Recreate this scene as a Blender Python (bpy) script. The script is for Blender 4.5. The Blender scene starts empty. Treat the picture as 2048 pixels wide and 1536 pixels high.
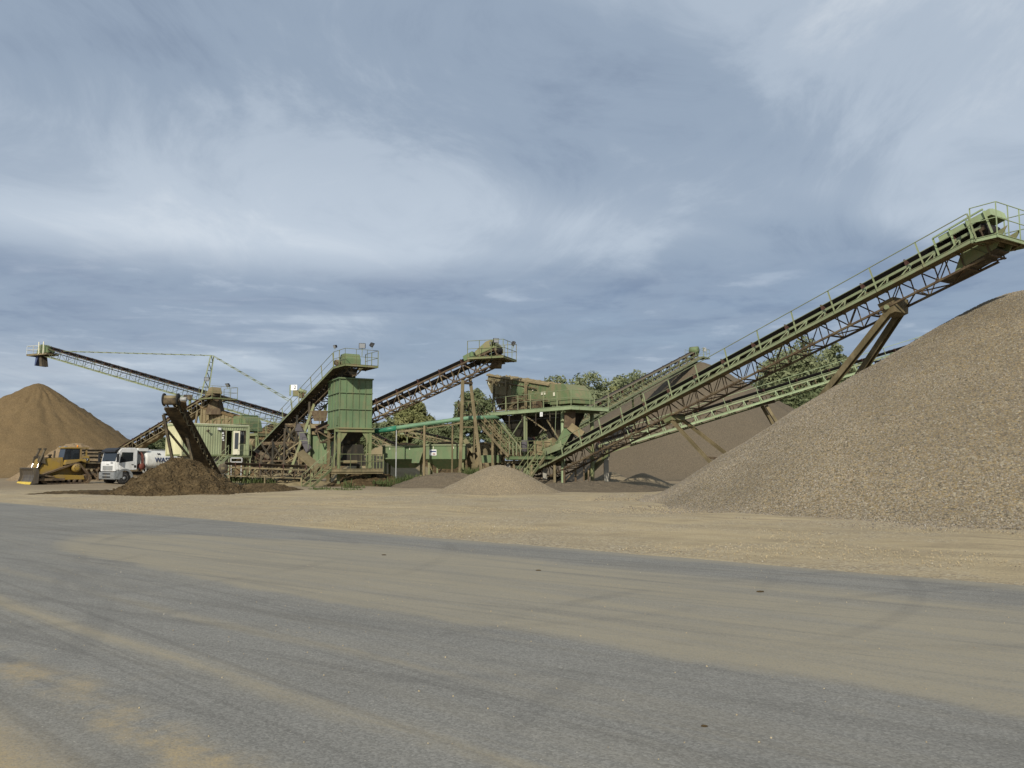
import bpy, bmesh, math, random
from mathutils import Vector, Matrix, noise
import numpy as np
R = math.radians
rnd = random.Random(7)

# ------------------------------------------------------------------ camera, world, sun, exposure
scene = bpy.context.scene
COL = scene.collection
CAMZ = 1.7
FPX = 1595.0
PITCH = math.atan(160 / FPX)
cam_d = bpy.data.cameras.new('camera')
cam_d.sensor_width = 36.0
cam_d.lens = FPX / 2048 * 36.0
cam_d.clip_start = 0.1
cam_d.clip_end = 6000
cam = bpy.data.objects.new('camera', cam_d)
COL.objects.link(cam)
cam.location = (0, 0, CAMZ)
cam.rotation_euler = (math.pi / 2 + PITCH, 0, 0)
scene.camera = cam

SUN_FROM = Vector((-0.17, -0.985, 0)).normalized()
SUN_EL = R(30)
world = bpy.data.worlds.new('World')
scene.world = world
world.use_nodes = True


def build_world():
    nt = world.node_tree
    nt.nodes.clear()
    N = nt.nodes.new
    L = nt.links.new
    out = N('ShaderNodeOutputWorld')
    sky = N('ShaderNodeTexSky')
    sky.sky_type = 'NISHITA'
    sky.sun_disc = False
    sky.sun_elevation = SUN_EL
    sky.sun_rotation = math.atan2(SUN_FROM.x, SUN_FROM.y)
    sky.dust_density = 1.5
    bg1 = N('ShaderNodeBackground')
    bg1.inputs['Strength'].default_value = 0.08
    L(sky.outputs[0], bg1.inputs['Color'])
    tc = N('ShaderNodeTexCoord')
    sep = N('ShaderNodeSeparateXYZ')
    L(tc.outputs['Generated'], sep.inputs[0])

    def m(op, a, b=None, c=None, clamp=False):
        n = N('ShaderNodeMath')
        n.operation = op
        n.use_clamp = clamp
        for i, v in enumerate((a, b, c)):
            if v is None:
                continue
            if isinstance(v, (int, float)):
                n.inputs[i].default_value = v
            else:
                L(v, n.inputs[i])
        return n.outputs[0]
    zc = m('MAXIMUM', sep.outputs[2], 0.0)

    def layer(zoff, sx, sy, ox, oy, rot, scale, detail, rough, dist=0.0):
        z = m('ADD', zc, zoff)
        x = m('DIVIDE', sep.outputs[0], z)
        y = m('DIVIDE', sep.outputs[1], z)
        cmb = N('ShaderNodeCombineXYZ')
        L(x, cmb.inputs[0])
        L(y, cmb.inputs[1])
        mp = N('ShaderNodeMapping')
        mp.inputs['Scale'].default_value = (sx, sy, 1)
        mp.inputs['Rotation'].default_value = (0, 0, rot)
        mp.inputs['Location'].default_value = (ox, oy, 0)
        L(cmb.outputs[0], mp.inputs[0])
        nz = N('ShaderNodeTexNoise')
        nz.inputs['Scale'].default_value = scale
        nz.inputs['Detail'].default_value = detail
        nz.inputs['Roughness'].default_value = rough
        nz.inputs['Distortion'].default_value = dist
        L(mp.outputs[0], nz.inputs['Vector'])
        return nz.outputs['Fac']

    def ramp(v, stops):
        r = N('ShaderNodeValToRGB')
        r.color_ramp.interpolation = 'EASE'
        el = r.color_ramp.elements
        while len(el) < len(stops):
            el.new(0.5)
        for e, (p, c) in zip(el, stops):
            e.position = p
            e.color = c if len(c) == 4 else (*c, 1)
        L(v, r.inputs[0])
        return r.outputs[0]

    def mix(f, a, b):
        n = N('ShaderNodeMix')
        n.data_type = 'RGBA'
        L(f, n.inputs[0])
        for i, v in ((6, a), (7, b)):
            if isinstance(v, tuple):
                n.inputs[i].default_value = (*v, 1)
            else:
                L(v, n.inputs[i])
        return n.outputs[2]
    big = layer(0.25, 0.6, 1.0, 3.1, 1.7, R(20), 0.9, 3, 0.5, 0.6)
    wisp = layer(0.12, 1.0, 0.62, 7.3, 2.2, R(-35), 1.9, 10, 0.64, 0.8)
    s = m('ADD', m('MULTIPLY', big, 0.58), m('MULTIPLY', wisp, 0.46))
    high = ramp(s, [(0.34, (0.215, 0.268, 0.355)), (0.46, (0.285, 0.352, 0.445)), (0.57, (0.40, 0.468, 0.555)), (0.70, (0.58, 0.63, 0.685))])
    # lighter towards the lower sky, as thin cloud is seen edge on
    lowl = ramp(sep.outputs[2], [(0.0, (0.0,) * 3), (0.10, (0.25,) * 3), (0.24, (0.75,) * 3), (0.42, (0.0,) * 3)])
    wl = m('MULTIPLY', lowl, ramp(big, [(0.36, (0.0,) * 3), (0.62, (1.0,) * 3)]))
    high = mix(m('MULTIPLY', wl, 0.75), high, (0.58, 0.645, 0.72))
    # low dark stratocumulus banks
    bank = layer(0.05, 0.35, 0.62, 2.4, 5.1, 0, 0.75, 9, 0.55, 0.3)
    lump = layer(0.06, 0.8, 0.8, 9.0, 1.0, 0, 2.6, 8, 0.6, 0.2)
    bk = m('ADD', m('MULTIPLY', bank, 0.75), m('MULTIPLY', lump, 0.27))
    win = ramp(sep.outputs[2], [(0.0, (0.35,) * 3), (0.09, (0.55,) * 3), (0.15, (1.0,) * 3), (0.205, (1.0,) * 3), (0.265, (0.0,) * 3)])
    mask = m('MULTIPLY', ramp(bk, [(0.38, (0.0,) * 3), (0.50, (1.0,) * 3)]), win)
    lowc = ramp(lump, [(0.30, (0.165, 0.22, 0.325)), (0.55, (0.245, 0.31, 0.41)), (0.72, (0.36, 0.425, 0.52))])
    col = mix(m('MULTIPLY', mask, 0.9), high, lowc)
    bg2 = N('ShaderNodeBackground')
    L(col, bg2.inputs['Color'])
    bg2.inputs['Strength'].default_value = 0.84
    cov = ramp(s, [(0.30, (0.80,) * 3), (0.5, (0.93,) * 3)])
    mx = N('ShaderNodeMixShader')
    L(cov, mx.inputs[0])
    L(bg1.outputs[0], mx.inputs[1])
    L(bg2.outputs[0], mx.inputs[2])
    L(mx.outputs[0], out.inputs['Surface'])


build_world()
sun_d = bpy.data.lights.new('sun', 'SUN')
sun_d.energy = 3.3
sun_d.angle = R(1.0)
sun_d.color = (1.0, 0.93, 0.80)
sun = bpy.data.objects.new('sun', sun_d)
COL.objects.link(sun)
sdir = Vector((SUN_FROM.x * math.cos(SUN_EL), SUN_FROM.y * math.cos(SUN_EL), math.sin(SUN_EL)))
sun.rotation_euler = sdir.to_track_quat('Z', 'Y').to_euler()
sun.location = sdir * 100
vs = scene.view_settings
vs.view_transform = 'Standard'
vs.look = 'None'
vs.exposure = 0.42
vs.gamma = 1.0
vs.use_curve_mapping = False
scene.cycles.max_bounces = 5
scene.cycles.diffuse_bounces = 3
scene.cycles.transparent_max_bounces = 8
scene.cycles.use_denoising = True


# ------------------------------------------------------------------ measuring: a sight line at a known distance
def sight(px, py):
    cx, cz = (px - 1024) / FPX, (768 - py) / FPX
    c, s = math.cos(PITCH), math.sin(PITCH)
    return Vector((cx, c - cz * s, s + cz * c))


def at(px, py, Y):
    r = sight(px, py)
    t = Y / r.y
    return Vector((r.x * t, Y, CAMZ + r.z * t))


def gnd(px, py, z=0.0):
    r = sight(px, py)
    t = (z - CAMZ) / r.z
    return Vector((r.x * t, r.y * t, z))


# ------------------------------------------------------------------ materials
MATS = {}


class NT:
    def __init__(self, name, rough=0.8, spec=0.25):
        self.m = bpy.data.materials.new(name)
        self.m.use_nodes = True
        self.nt = self.m.node_tree
        self.b = self.nt.nodes['Principled BSDF']
        self.b.inputs['Roughness'].default_value = rough
        self.b.inputs['Specular IOR Level'].default_value = spec
        self.geo = self.N('ShaderNodeNewGeometry')
        self.pos = self.geo.outputs['Position']
        MATS[name] = self.m

    def N(self, t):
        return self.nt.nodes.new(t)

    def L(self, a, b):
        self.nt.links.new(a, b)

    def mapped(self, scale=(1, 1, 1), rot=(0, 0, 0), loc=(0, 0, 0), src=None):
        mp = self.N('ShaderNodeMapping')
        mp.inputs['Scale'].default_value = scale
        mp.inputs['Rotation'].default_value = rot
        mp.inputs['Location'].default_value = loc
        self.L(src or self.pos, mp.inputs[0])
        return mp.outputs[0]

    def noise(self, scale, detail=4, rough=0.55, vec=None, dist=0.0):
        n = self.N('ShaderNodeTexNoise')
        n.inputs['Scale'].default_value = scale
        n.inputs['Detail'].default_value = detail
        n.inputs['Roughness'].default_value = rough
        n.inputs['Distortion'].default_value = dist
        self.L(vec or self.pos, n.inputs['Vector'])
        return n.outputs['Fac']

    def voro(self, scale, vec=None, out='Color', feature='F1'):
        n = self.N('ShaderNodeTexVoronoi')
        n.feature = feature
        n.inputs['Scale'].default_value = scale
        self.L(vec or self.pos, n.inputs['Vector'])
        return n.outputs[out]

    def ramp(self, v, stops, interp='LINEAR'):
        r = self.N('ShaderNodeValToRGB')
        r.color_ramp.interpolation = interp
        el = r.color_ramp.elements
        while len(el) < len(stops):
            el.new(0.5)
        for e, (p, c) in zip(el, stops):
            e.position = p
            if isinstance(c, (int, float)):
                c = (c, c, c)
            e.color = (*c, 1)
        self.L(v, r.inputs[0])
        return r.outputs[0]

    def math(self, op, a, b=None, c=None, clamp=False):
        n = self.N('ShaderNodeMath')
        n.operation = op
        n.use_clamp = clamp
        for i, v in enumerate((a, b, c)):
            if v is None:
                continue
            if isinstance(v, (int, float)):
                n.inputs[i].default_value = v
            else:
                self.L(v, n.inputs[i])
        return n.outputs[0]

    def mix(self, f, a, b, mode='MIX'):
        n = self.N('ShaderNodeMix')
        n.data_type = 'RGBA'
        n.blend_type = mode
        if isinstance(f, (int, float)):
            n.inputs[0].default_value = f
        else:
            self.L(f, n.inputs[0])
        for i, v in ((6, a), (7, b)):
            if isinstance(v, tuple):
                n.inputs[i].default_value = (*v, 1)
            else:
                self.L(v, n.inputs[i])
        return n.outputs[2]

    def dot(self, vec):
        n = self.N('ShaderNodeVectorMath')
        n.operation = 'DOT_PRODUCT'
        self.L(self.pos, n.inputs[0])
        n.inputs[1].default_value = vec
        return n.outputs['Value']

    def color(self, c):
        if isinstance(c, tuple):
            self.b.inputs['Base Color'].default_value = (*c, 1)
        else:
            self.L(c, self.b.inputs['Base Color'])

    def bump(self, h, strength=0.4, dist=0.02):
        n = self.N('ShaderNodeBump')
        n.inputs['Strength'].default_value = strength
        n.inputs['Distance'].default_value = dist
        self.L(h, n.inputs['Height'])
        self.L(n.outputs[0], self.b.inputs['Normal'])


DUST = (0.225, 0.182, 0.105)
RUST = (0.13, 0.062, 0.03)


def paint(name, base, dust=0.4, rust=0.15, rough=0.65, streak=0.35, dcol=DUST, metal=0.0):
    t = NT(name, rough, 0.3)
    v = t.noise(0.7, 4)
    c = t.mix(t.ramp(v, [(0.35, 0.0), (0.7, 1.0)]), tuple(x * 0.84 for x in base), tuple(min(1, x * 1.10) for x in base))
    st = t.noise(2.6, 5, 0.6, t.mapped((1.6, 1.6, 0.22)))
    c = t.mix(t.math('MULTIPLY', t.ramp(st, [(0.46, 0.0), (0.66, 1.0)]), streak), c, dcol)
    d = t.noise(1.3, 8, 0.62)
    k = 0.62 - 0.30 * dust
    c = t.mix(t.math('MULTIPLY', t.ramp(d, [(k, 0.0), (k + 0.16, 1.0)]), min(1.0, 0.35 + dust)), c, dcol)
    # dust settles on what faces up
    sp = t.N('ShaderNodeSeparateXYZ')
    t.L(t.geo.outputs['Normal'], sp.inputs[0])
    up = t.ramp(sp.outputs[2], [(0.35, 0.0), (0.85, 1.0)])
    c = t.mix(t.math('MULTIPLY', up, min(0.9, dust * 1.2)), c, dcol)
    if rust > 0:
        r = t.noise(4.5, 7, 0.65)
        k = 0.70 - 0.25 * rust
        c = t.mix(t.math('MULTIPLY', t.ramp(r, [(k, 0.0), (k + 0.10, 1.0)]), 0.85), c, RUST)
    t.color(c)
    t.b.inputs['Metallic'].default_value = metal
    t.bump(t.noise(30, 3), 0.08, 0.01)
    return t.m


def flat(name, base, rough=0.6, var=0.25, scale=3.0, metal=0.0, spec=0.3, bump=0.0):
    t = NT(name, rough, spec)
    t.color(t.mix(t.noise(scale, 6, 0.6), tuple(x * (1 - var) for x in base), tuple(min(1, x * (1 + var)) for x in base)))
    t.b.inputs['Metallic'].default_value = metal
    if bump:
        t.bump(t.noise(scale * 8, 4), bump, 0.02)
    return t.m


paint('silo_green', (0.125, 0.190, 0.100), 0.18, 0.05, 0.55, 0.32)
paint('olive_caked', (0.195, 0.178, 0.10), 0.6, 0.12, 0.85, 0.45)
paint('screen_green', (0.130, 0.180, 0.085), 0.38, 0.22, 0.7, 0.5)
paint('machine_green', (0.120, 0.178, 0.085), 0.28, 0.12, 0.6, 0.3)
paint('pale_green', (0.225, 0.265, 0.155), 0.25, 0.10, 0.6, 0.3)
paint('bright_pale_green', (0.275, 0.345, 0.20), 0.10, 0.06, 0.6, 0.2)
paint('olive_green', (0.165, 0.20, 0.095), 0.45, 0.14, 0.75, 0.45)
paint('dusty_steel', (0.135, 0.115, 0.066), 0.65, 0.22, 0.8, 0.5)
paint('rusty_steel', (0.085, 0.060, 0.038), 0.38, 0.45, 0.85, 0.35)
paint('dark_steel', (0.055, 0.046, 0.034), 0.30, 0.40, 0.8, 0.3)
paint('brown_leg', (0.13, 0.105, 0.055), 0.45, 0.15, 0.75, 0.4)
paint('sand_caked', (0.185, 0.148, 0.080), 0.7, 0.15, 0.9, 0.5)
paint('galvanised', (0.36, 0.37, 0.37), 0.2, 0.02, 0.5, 0.2)
paint('shade_black_steel', (0.028, 0.026, 0.021), 0.12, 0.3, 0.85, 0.15)  # near-black tone carries the shade under the screen deck and silo
paint('pipe_pale', (0.13, 0.255, 0.155), 0.12, 0.0, 0.5, 0.15)
paint('pipe_green', (0.030, 0.19, 0.115), 0.12, 0.0, 0.4, 0.15)
paint('cabin_green', (0.33, 0.375, 0.225), 0.12, 0.02, 0.6, 0.25)
paint('cabin_cream', (0.60, 0.58, 0.36), 0.10, 0.01, 0.6, 0.18)
paint('cream_paint', (0.66, 0.64, 0.50), 0.10, 0.0, 0.55, 0.15)
paint('dozer_yellow', (0.28, 0.185, 0.036), 0.5, 0.10, 0.55, 0.3, (0.22, 0.16, 0.08))
paint('cutting_edge_yellow', (0.62, 0.45, 0.06), 0.15, 0.02, 0.55, 0.2)
paint('blade_steel', (0.10, 0.085, 0.07), 0.25, 0.3, 0.45, 0.4, metal=0.3)
paint('track_steel', (0.060, 0.045, 0.034), 0.55, 0.3, 0.8, 0.4, (0.17, 0.12, 0.07))
paint('truck_white', (0.70, 0.71, 0.71), 0.14, 0.0, 0.35, 0.20)
paint('tank_white', (0.68, 0.69, 0.67), 0.18, 0.02, 0.4, 0.25)
paint('truck_grey', (0.20, 0.215, 0.225), 0.2, 0.0, 0.6, 0.2)
flat('black_plastic', (0.018, 0.018, 0.02), 0.5)
flat('rubber', (0.028, 0.027, 0.026), 0.85, 0.35)
flat('belt_rubber', (0.020, 0.018, 0.017), 0.75, 0.45, 2.0)
paint('belt_dusty', (0.045, 0.036, 0.026), 0.5, 0.05, 0.9, 0.3, (0.15, 0.115, 0.07))
flat('chrome', (0.7, 0.7, 0.7), 0.2, 0.1, 3, 1.0)
flat('white_sign', (0.78, 0.79, 0.78), 0.5, 0.05)
flat('blue_lettering', (0.06, 0.08, 0.16), 0.5, 0.05)
flat('dark_lettering', (0.02, 0.02, 0.025), 0.5, 0.05)
flat('red_rubber', (0.16, 0.05, 0.035), 0.7, 0.2)
flat('idler_red', (0.07, 0.036, 0.028), 0.7, 0.3)
flat('concrete', (0.30, 0.285, 0.24), 0.9, 0.25, 2.0, bump=0.3)
flat('lamp_glass', (0.24, 0.25, 0.26), 0.12, 0.05, spec=0.6)
flat('tarp_grey', (0.085, 0.078, 0.085), 0.8, 0.2)
flat('orange_lamp', (0.7, 0.25, 0.03), 0.4, 0.05)


def glassy(name, base):
    t = NT(name, 0.06, 0.8)
    t.color(base)
    return t.m


glassy('dark_glass', (0.018, 0.022, 0.026))
glassy('window_glass', (0.045, 0.05, 0.055))


def gravel(name, cols, cell, tint_scale=0.25, bump=0.9, fine=0.0, tint=((0.85, 0.85, 0.85), (1.12, 1.08, 1.0))):
    """loose stones: every cell of the pattern is one stone with its own colour"""
    t = NT(name, 0.95, 0.12)
    wob = t.N('ShaderNodeVectorMath')
    wob.operation = 'ADD'
    nz = t.N('ShaderNodeTexNoise')
    nz.inputs['Scale'].default_value = 1 / cell * 0.6
    t.L(t.pos, nz.inputs['Vector'])
    sc = t.N('ShaderNodeVectorMath')
    sc.operation = 'SCALE'
    sc.inputs[3].default_value = cell * 0.8
    t.L(nz.outputs['Color'], sc.inputs[0])
    t.L(t.pos, wob.inputs[0])
    t.L(sc.outputs[0], wob.inputs[1])
    vec = wob.outputs[0]
    rc = t.voro(1 / cell, vec)
    sp = t.N('ShaderNodeSeparateXYZ')
    t.L(rc, sp.inputs[0])
    n = len(cols)
    c = t.ramp(sp.outputs[0], [(i / n, k) for i, k in enumerate(cols)], 'CONSTANT')
    lo, hi = tint
    c = t.mix(1.0, c, t.mix(t.noise(tint_scale, 5, 0.6), lo, hi), 'MULTIPLY')
    c = t.mix(1.0, c, t.ramp(sp.outputs[1], [(0.0, 0.78), (1.0, 1.25)]), 'MULTIPLY')
    t.color(c)
    h = t.voro(1 / cell, vec, 'Distance')
    hh = t.math('ADD', t.math('MULTIPLY', h, -1.0), t.math('MULTIPLY', t.noise(6, 4), 0.6))
    t.bump(hh, bump, cell * 0.6)
    return t.m


gravel('gravel_mixed', [(0.179, 0.148, 0.098), (0.228, 0.186, 0.115), (0.144, 0.125, 0.094), (0.205, 0.179, 0.129), (0.251, 0.198, 0.115), (0.122, 0.106, 0.080), (0.274, 0.247, 0.189), (0.182, 0.141, 0.087)], 0.06)
gravel('gravel_fine', [(0.246, 0.205, 0.144), (0.213, 0.176, 0.121), (0.271, 0.226, 0.156), (0.189, 0.156, 0.109)], 0.035, 0.35, 0.6)
gravel('gravel_grey', [(0.129, 0.106, 0.077), (0.117, 0.097, 0.071), (0.142, 0.116, 0.084), (0.122, 0.103, 0.077)], 0.05, 0.12, 0.5)
gravel('sand_tan', [(0.156, 0.112, 0.063), (0.142, 0.101, 0.053), (0.162, 0.119, 0.066), (0.148, 0.107, 0.060)], 0.07, 0.10, 0.4, tint=((0.80, 0.78, 0.74), (1.15, 1.12, 1.05)))
gravel('sand_pale', [(0.25, 0.185, 0.115), (0.225, 0.165, 0.10)], 0.08, 0.5, 0.5)


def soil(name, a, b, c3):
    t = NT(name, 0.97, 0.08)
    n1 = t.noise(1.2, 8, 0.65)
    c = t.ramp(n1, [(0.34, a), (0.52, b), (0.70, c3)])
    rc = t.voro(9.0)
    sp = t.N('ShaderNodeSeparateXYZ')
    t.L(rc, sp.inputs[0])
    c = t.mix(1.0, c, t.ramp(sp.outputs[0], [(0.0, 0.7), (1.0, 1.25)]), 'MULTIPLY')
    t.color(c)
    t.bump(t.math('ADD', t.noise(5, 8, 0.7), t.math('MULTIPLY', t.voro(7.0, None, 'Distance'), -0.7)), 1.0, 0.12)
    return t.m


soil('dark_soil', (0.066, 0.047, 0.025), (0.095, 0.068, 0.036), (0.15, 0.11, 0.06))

# road geometry: the far edge of the asphalt runs along E, D grows into the road from that edge
EDGE_P = Vector((7.25, 11.3, 0))
E_DIR = Vector((0.774, -0.633, 0)).normalized()
D_DIR = Vector((-E_DIR.y, E_DIR.x, 0)) * -1.0


def mat_ground():
    t = NT('yard_dirt', 0.97, 0.08)
    s = t.dot(tuple(E_DIR))
    # tyre tracks run along the road
    ang = math.atan2(E_DIR.y, E_DIR.x)
    dv = t.dot(tuple(D_DIR))
    cmb = t.N('ShaderNodeCombineXYZ')
    t.L(t.math('MULTIPLY', s, 0.13), cmb.inputs[0])
    t.L(t.math('MULTIPLY', dv, 1.1), cmb.inputs[1])
    n_str = t.noise(1.0, 8, 0.64, cmb.outputs[0], 0.5)
    n_big = t.noise(0.10, 6, 0.6)
    n_mid = t.noise(0.55, 8, 0.65)
    mixv = t.math('ADD', t.math('MULTIPLY', n_str, 0.55), t.math('MULTIPLY', n_mid, 0.5))
    dust = t.ramp(mixv, [(0.42, (0.295, 0.24, 0.158)), (0.515, (0.38, 0.308, 0.193)), (0.60, (0.45, 0.365, 0.228))])
    # gravelly zones
    rc = t.voro(22.0)
    sp = t.N('ShaderNodeSeparateXYZ')
    t.L(rc, sp.inputs[0])
    stones = t.ramp(sp.outputs[0], [(0.0, (0.30, 0.245, 0.165)), (0.25, (0.36, 0.295, 0.19)), (0.5, (0.24, 0.20, 0.145)), (0.75, (0.43, 0.37, 0.265))], 'CONSTANT')
    gm = t.ramp(t.math('ADD', t.math('MULTIPLY', n_big, 0.6), t.math('MULTIPLY', n_mid, 0.42)), [(0.45, 0.0), (0.55, 0.95)])
    c = t.mix(gm, dust, stones)
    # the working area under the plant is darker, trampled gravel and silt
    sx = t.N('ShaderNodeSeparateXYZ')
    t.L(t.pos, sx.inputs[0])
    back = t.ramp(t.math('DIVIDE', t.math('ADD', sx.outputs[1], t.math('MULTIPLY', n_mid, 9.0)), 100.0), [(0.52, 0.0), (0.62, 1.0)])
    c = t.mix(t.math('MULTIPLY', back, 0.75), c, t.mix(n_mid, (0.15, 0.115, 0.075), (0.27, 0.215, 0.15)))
    far = t.ramp(t.math('DIVIDE', sx.outputs[1], 1000.0), [(0.12, 0.0), (0.14, 1.0)])
    c = t.mix(far, c, (0.07, 0.085, 0.035))
    sq = t.ramp(t.noise(9, 5, 0.7), [(0.62, 0.0), (0.72, 0.6)])
    c = t.mix(sq, c, (0.17, 0.135, 0.09))
    t.color(c)
    t.bump(t.math('ADD', t.noise(8, 8, 0.7), t.math('MULTIPLY', t.voro(22.0, None, 'Distance'), -0.5)), 0.7, 0.05)
    return t.m


def mat_road():
    t = NT('asphalt', 0.93, 0.10)
    s = t.math('SUBTRACT', t.dot(tuple(E_DIR)), E_DIR.dot(EDGE_P))
    d = t.math('SUBTRACT', t.dot(tuple(D_DIR)), D_DIR.dot(EDGE_P))

    def sd(ks, kd, skew=0.0, off=0.0):
        c = t.N('ShaderNodeCombineXYZ')
        t.L(t.math('ADD', t.math('MULTIPLY', s, ks), off), c.inputs[0])
        t.L(t.math('MULTIPLY', t.math('ADD', d, t.math('MULTIPLY', s, skew)), kd), c.inputs[1])
        return c.outputs[0]
    wob = t.noise(0.16, 5, 0.55)
    wob2 = t.noise(0.9, 7, 0.65)
    strk = t.noise(1.0, 9, 0.66, sd(0.11, 1.9), 0.35)
    strk2 = t.noise(1.0, 8, 0.66, sd(0.16, 3.6, 0.12, 5.0), 0.4)
    strk3 = t.noise(1.0, 6, 0.6, sd(0.05, 7.0, -0.08, 9.0), 0.2)
    # aggregate of the worn surface
    asph = t.mix(t.ramp(t.noise(0.35, 6, 0.62), [(0.35, 0.0), (0.65, 1.0)]), (0.190, 0.184, 0.166), (0.222, 0.215, 0.193))
    asph = t.mix(t.ramp(strk2, [(0.38, 0.55), (0.50, 0.0)]), asph, (0.148, 0.142, 0.128))
    asph = t.mix(t.ramp(strk3, [(0.36, 0.5), (0.46, 0.0)]), asph, (0.15, 0.144, 0.13))
    agg = t.voro(70.0)
    sp = t.N('ShaderNodeSeparateXYZ')
    t.L(agg, sp.inputs[0])
    asph = t.mix(1.0, asph, t.ramp(sp.outputs[0], [(0.0, 0.80), (0.5, 1.0), (1.0, 1.22)]), 'MULTIPLY')
    asph = t.mix(1.0, asph, t.ramp(t.noise(26, 4, 0.75), [(0.3, 0.88), (0.7, 1.12)]), 'MULTIPLY')

    def step(x, a, b, lo=0.0, hi=1.0):
        n = t.N('ShaderNodeMapRange')
        n.interpolation_type = 'SMOOTHSTEP'
        n.inputs['From Min'].default_value = a
        n.inputs['From Max'].default_value = b
        n.inputs['To Min'].default_value = lo
        n.inputs['To Max'].default_value = hi
        t.L(x, n.inputs['Value'])
        return n.outputs[0]

    def band(x, a, b, c, e):
        return t.math('MULTIPLY', step(x, a, b), step(x, c, e, 1.0, 0.0))
    dd = t.math('ADD', d, t.math('ADD', t.math('MULTIPLY', t.math('SUBTRACT', wob, 0.5), 1.8), t.math('MULTIPLY', t.math('SUBTRACT', wob2, 0.5), 0.5)))
    d3 = t.math('ADD', d, t.math('ADD', t.math('MULTIPLY', t.math('SUBTRACT', t.noise(0.09, 3), 0.5), 1.2), t.math('MULTIPLY', t.math('SUBTRACT', t.noise(3.0, 5, 0.7), 0.5), 0.25)))
    # a wide swath of blown sand where lorries turn out of the yard, ending in a rounded sweep
    cy = t.math('SUBTRACT', d, 4.7)
    sweep = t.math('ADD', s, t.math('MULTIPLY', t.math('MULTIPLY', cy, cy), -0.85))
    sweep = t.math('ADD', sweep, t.math('MULTIPLY', wob2, 1.2))
    swath = t.math('MULTIPLY', band(dd, 1.4, 2.4, 6.7, 7.05), step(sweep, -18.8, -17.0))
    swath = t.math('MULTIPLY', swath, t.ramp(strk, [(0.34, 0.50), (0.56, 1.0)]))
    swath = t.math('MULTIPLY', swath, t.ramp(strk2, [(0.36, 0.55), (0.48, 1.0)]))
    lane = t.math('ADD', t.math('MULTIPLY', band(d3, 9.2, 9.5, 9.55, 9.8), 0.8), t.math('MULTIPLY', band(d3, 8.25, 8.45, 8.5, 8.65), 0.5))
    lane = t.math('MULTIPLY', lane, t.ramp(strk, [(0.38, 0.05), (0.60, 1.0)]))
    lane2 = t.math('MULTIPLY', band(d3, 10.2, 10.6, 10.7, 11.0), t.ramp(t.noise(0.8, 6, 0.7), [(0.42, 0.0), (0.60, 1.0)]))
    verge = t.math('MULTIPLY', band(d3, 10.9, 11.5, 90, 91), 1.0)
    rim = t.math('MULTIPLY', band(dd, -9, -8, 0.0, 0.6), 0.7)
    haze = t.math('MULTIPLY', t.ramp(strk, [(0.46, 0.0), (0.74, 1.0)]), 0.30)
    fleck = t.math('MULTIPLY', t.ramp(t.noise(0.55, 8, 0.72), [(0.61, 0.0), (0.70, 1.0)]), 0.28)
    allm = swath
    for k in (lane, lane2, verge, rim, haze, fleck):
        allm = t.math('MAXIMUM', allm, k)
    allm = t.math('MULTIPLY', allm, t.ramp(t.noise(48, 5, 0.8), [(0.34, 0.35), (0.58, 1.0)]))
    sand = t.mix(wob2, (0.262, 0.236, 0.178), (0.33, 0.287, 0.203))
    sand = t.mix(t.math('MAXIMUM', verge, lane2), sand, (0.36, 0.285, 0.17))
    sand = t.mix(t.math('MULTIPLY', lane, 0.7), sand, (0.37, 0.31, 0.20))
    c = t.mix(allm, asph, sand)
    # curved tyre marks of lorries swinging round
    sx = t.N('ShaderNodeSeparateXYZ')
    t.L(t.pos, sx.inputs[0])
    marks = None
    for cx, cy_, rad, wd in ((-9.5, 15.5, 6.4, 0.12), (-9.5, 15.5, 8.3, 0.12), (-1.4, 14.0, 5.6, 0.10), (-1.4, 14.0, 7.5, 0.10), (9.0, 2.0, 9.6, 0.11), (9.0, 2.0, 11.5, 0.11), (-16.0, 4.0, 12.5, 0.14), (4.0, 21.0, 13.4, 0.12)):
        dx, dy = t.math('SUBTRACT', sx.outputs[0], cx), t.math('SUBTRACT', sx.outputs[1], cy_)
        r = t.math('SQRT', t.math('ADD', t.math('MULTIPLY', dx, dx), t.math('MULTIPLY', dy, dy)))
        q = t.math('ABSOLUTE', t.math('SUBTRACT', r, rad))
        m_ = step(q, wd * 0.6, wd * 1.5, 1.0, 0.0)
        marks = m_ if marks is None else t.math('MAXIMUM', marks, m_)
    marks = t.math('MULTIPLY', marks, t.ramp(t.noise(0.28, 4, 0.6), [(0.45, 0.0), (0.60, 0.24)]))
    marks = t.math('MULTIPLY', marks, t.ramp(t.noise(14, 4, 0.7), [(0.3, 0.5), (0.6, 1.0)]))
    c = t.mix(marks, c, (0.095, 0.092, 0.088))
    # pale chips pressed into the asphalt
    vd = t.voro(11.0, None, 'Distance')
    chip = t.ramp(vd, [(0.05, 0.8), (0.075, 0.0)])
    c = t.mix(t.math('MULTIPLY', chip, t.ramp(t.noise(1.7, 3), [(0.46, 0.0), (0.56, 1.0)])), c, (0.42, 0.39, 0.32))
    t.color(c)
    t.bump(t.math('ADD', t.noise(110, 5, 0.75), t.math('MULTIPLY', t.voro(70.0, None, 'Distance'), -0.6)), 0.30, 0.008)
    return t.m


mat_ground()
mat_road()


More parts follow.
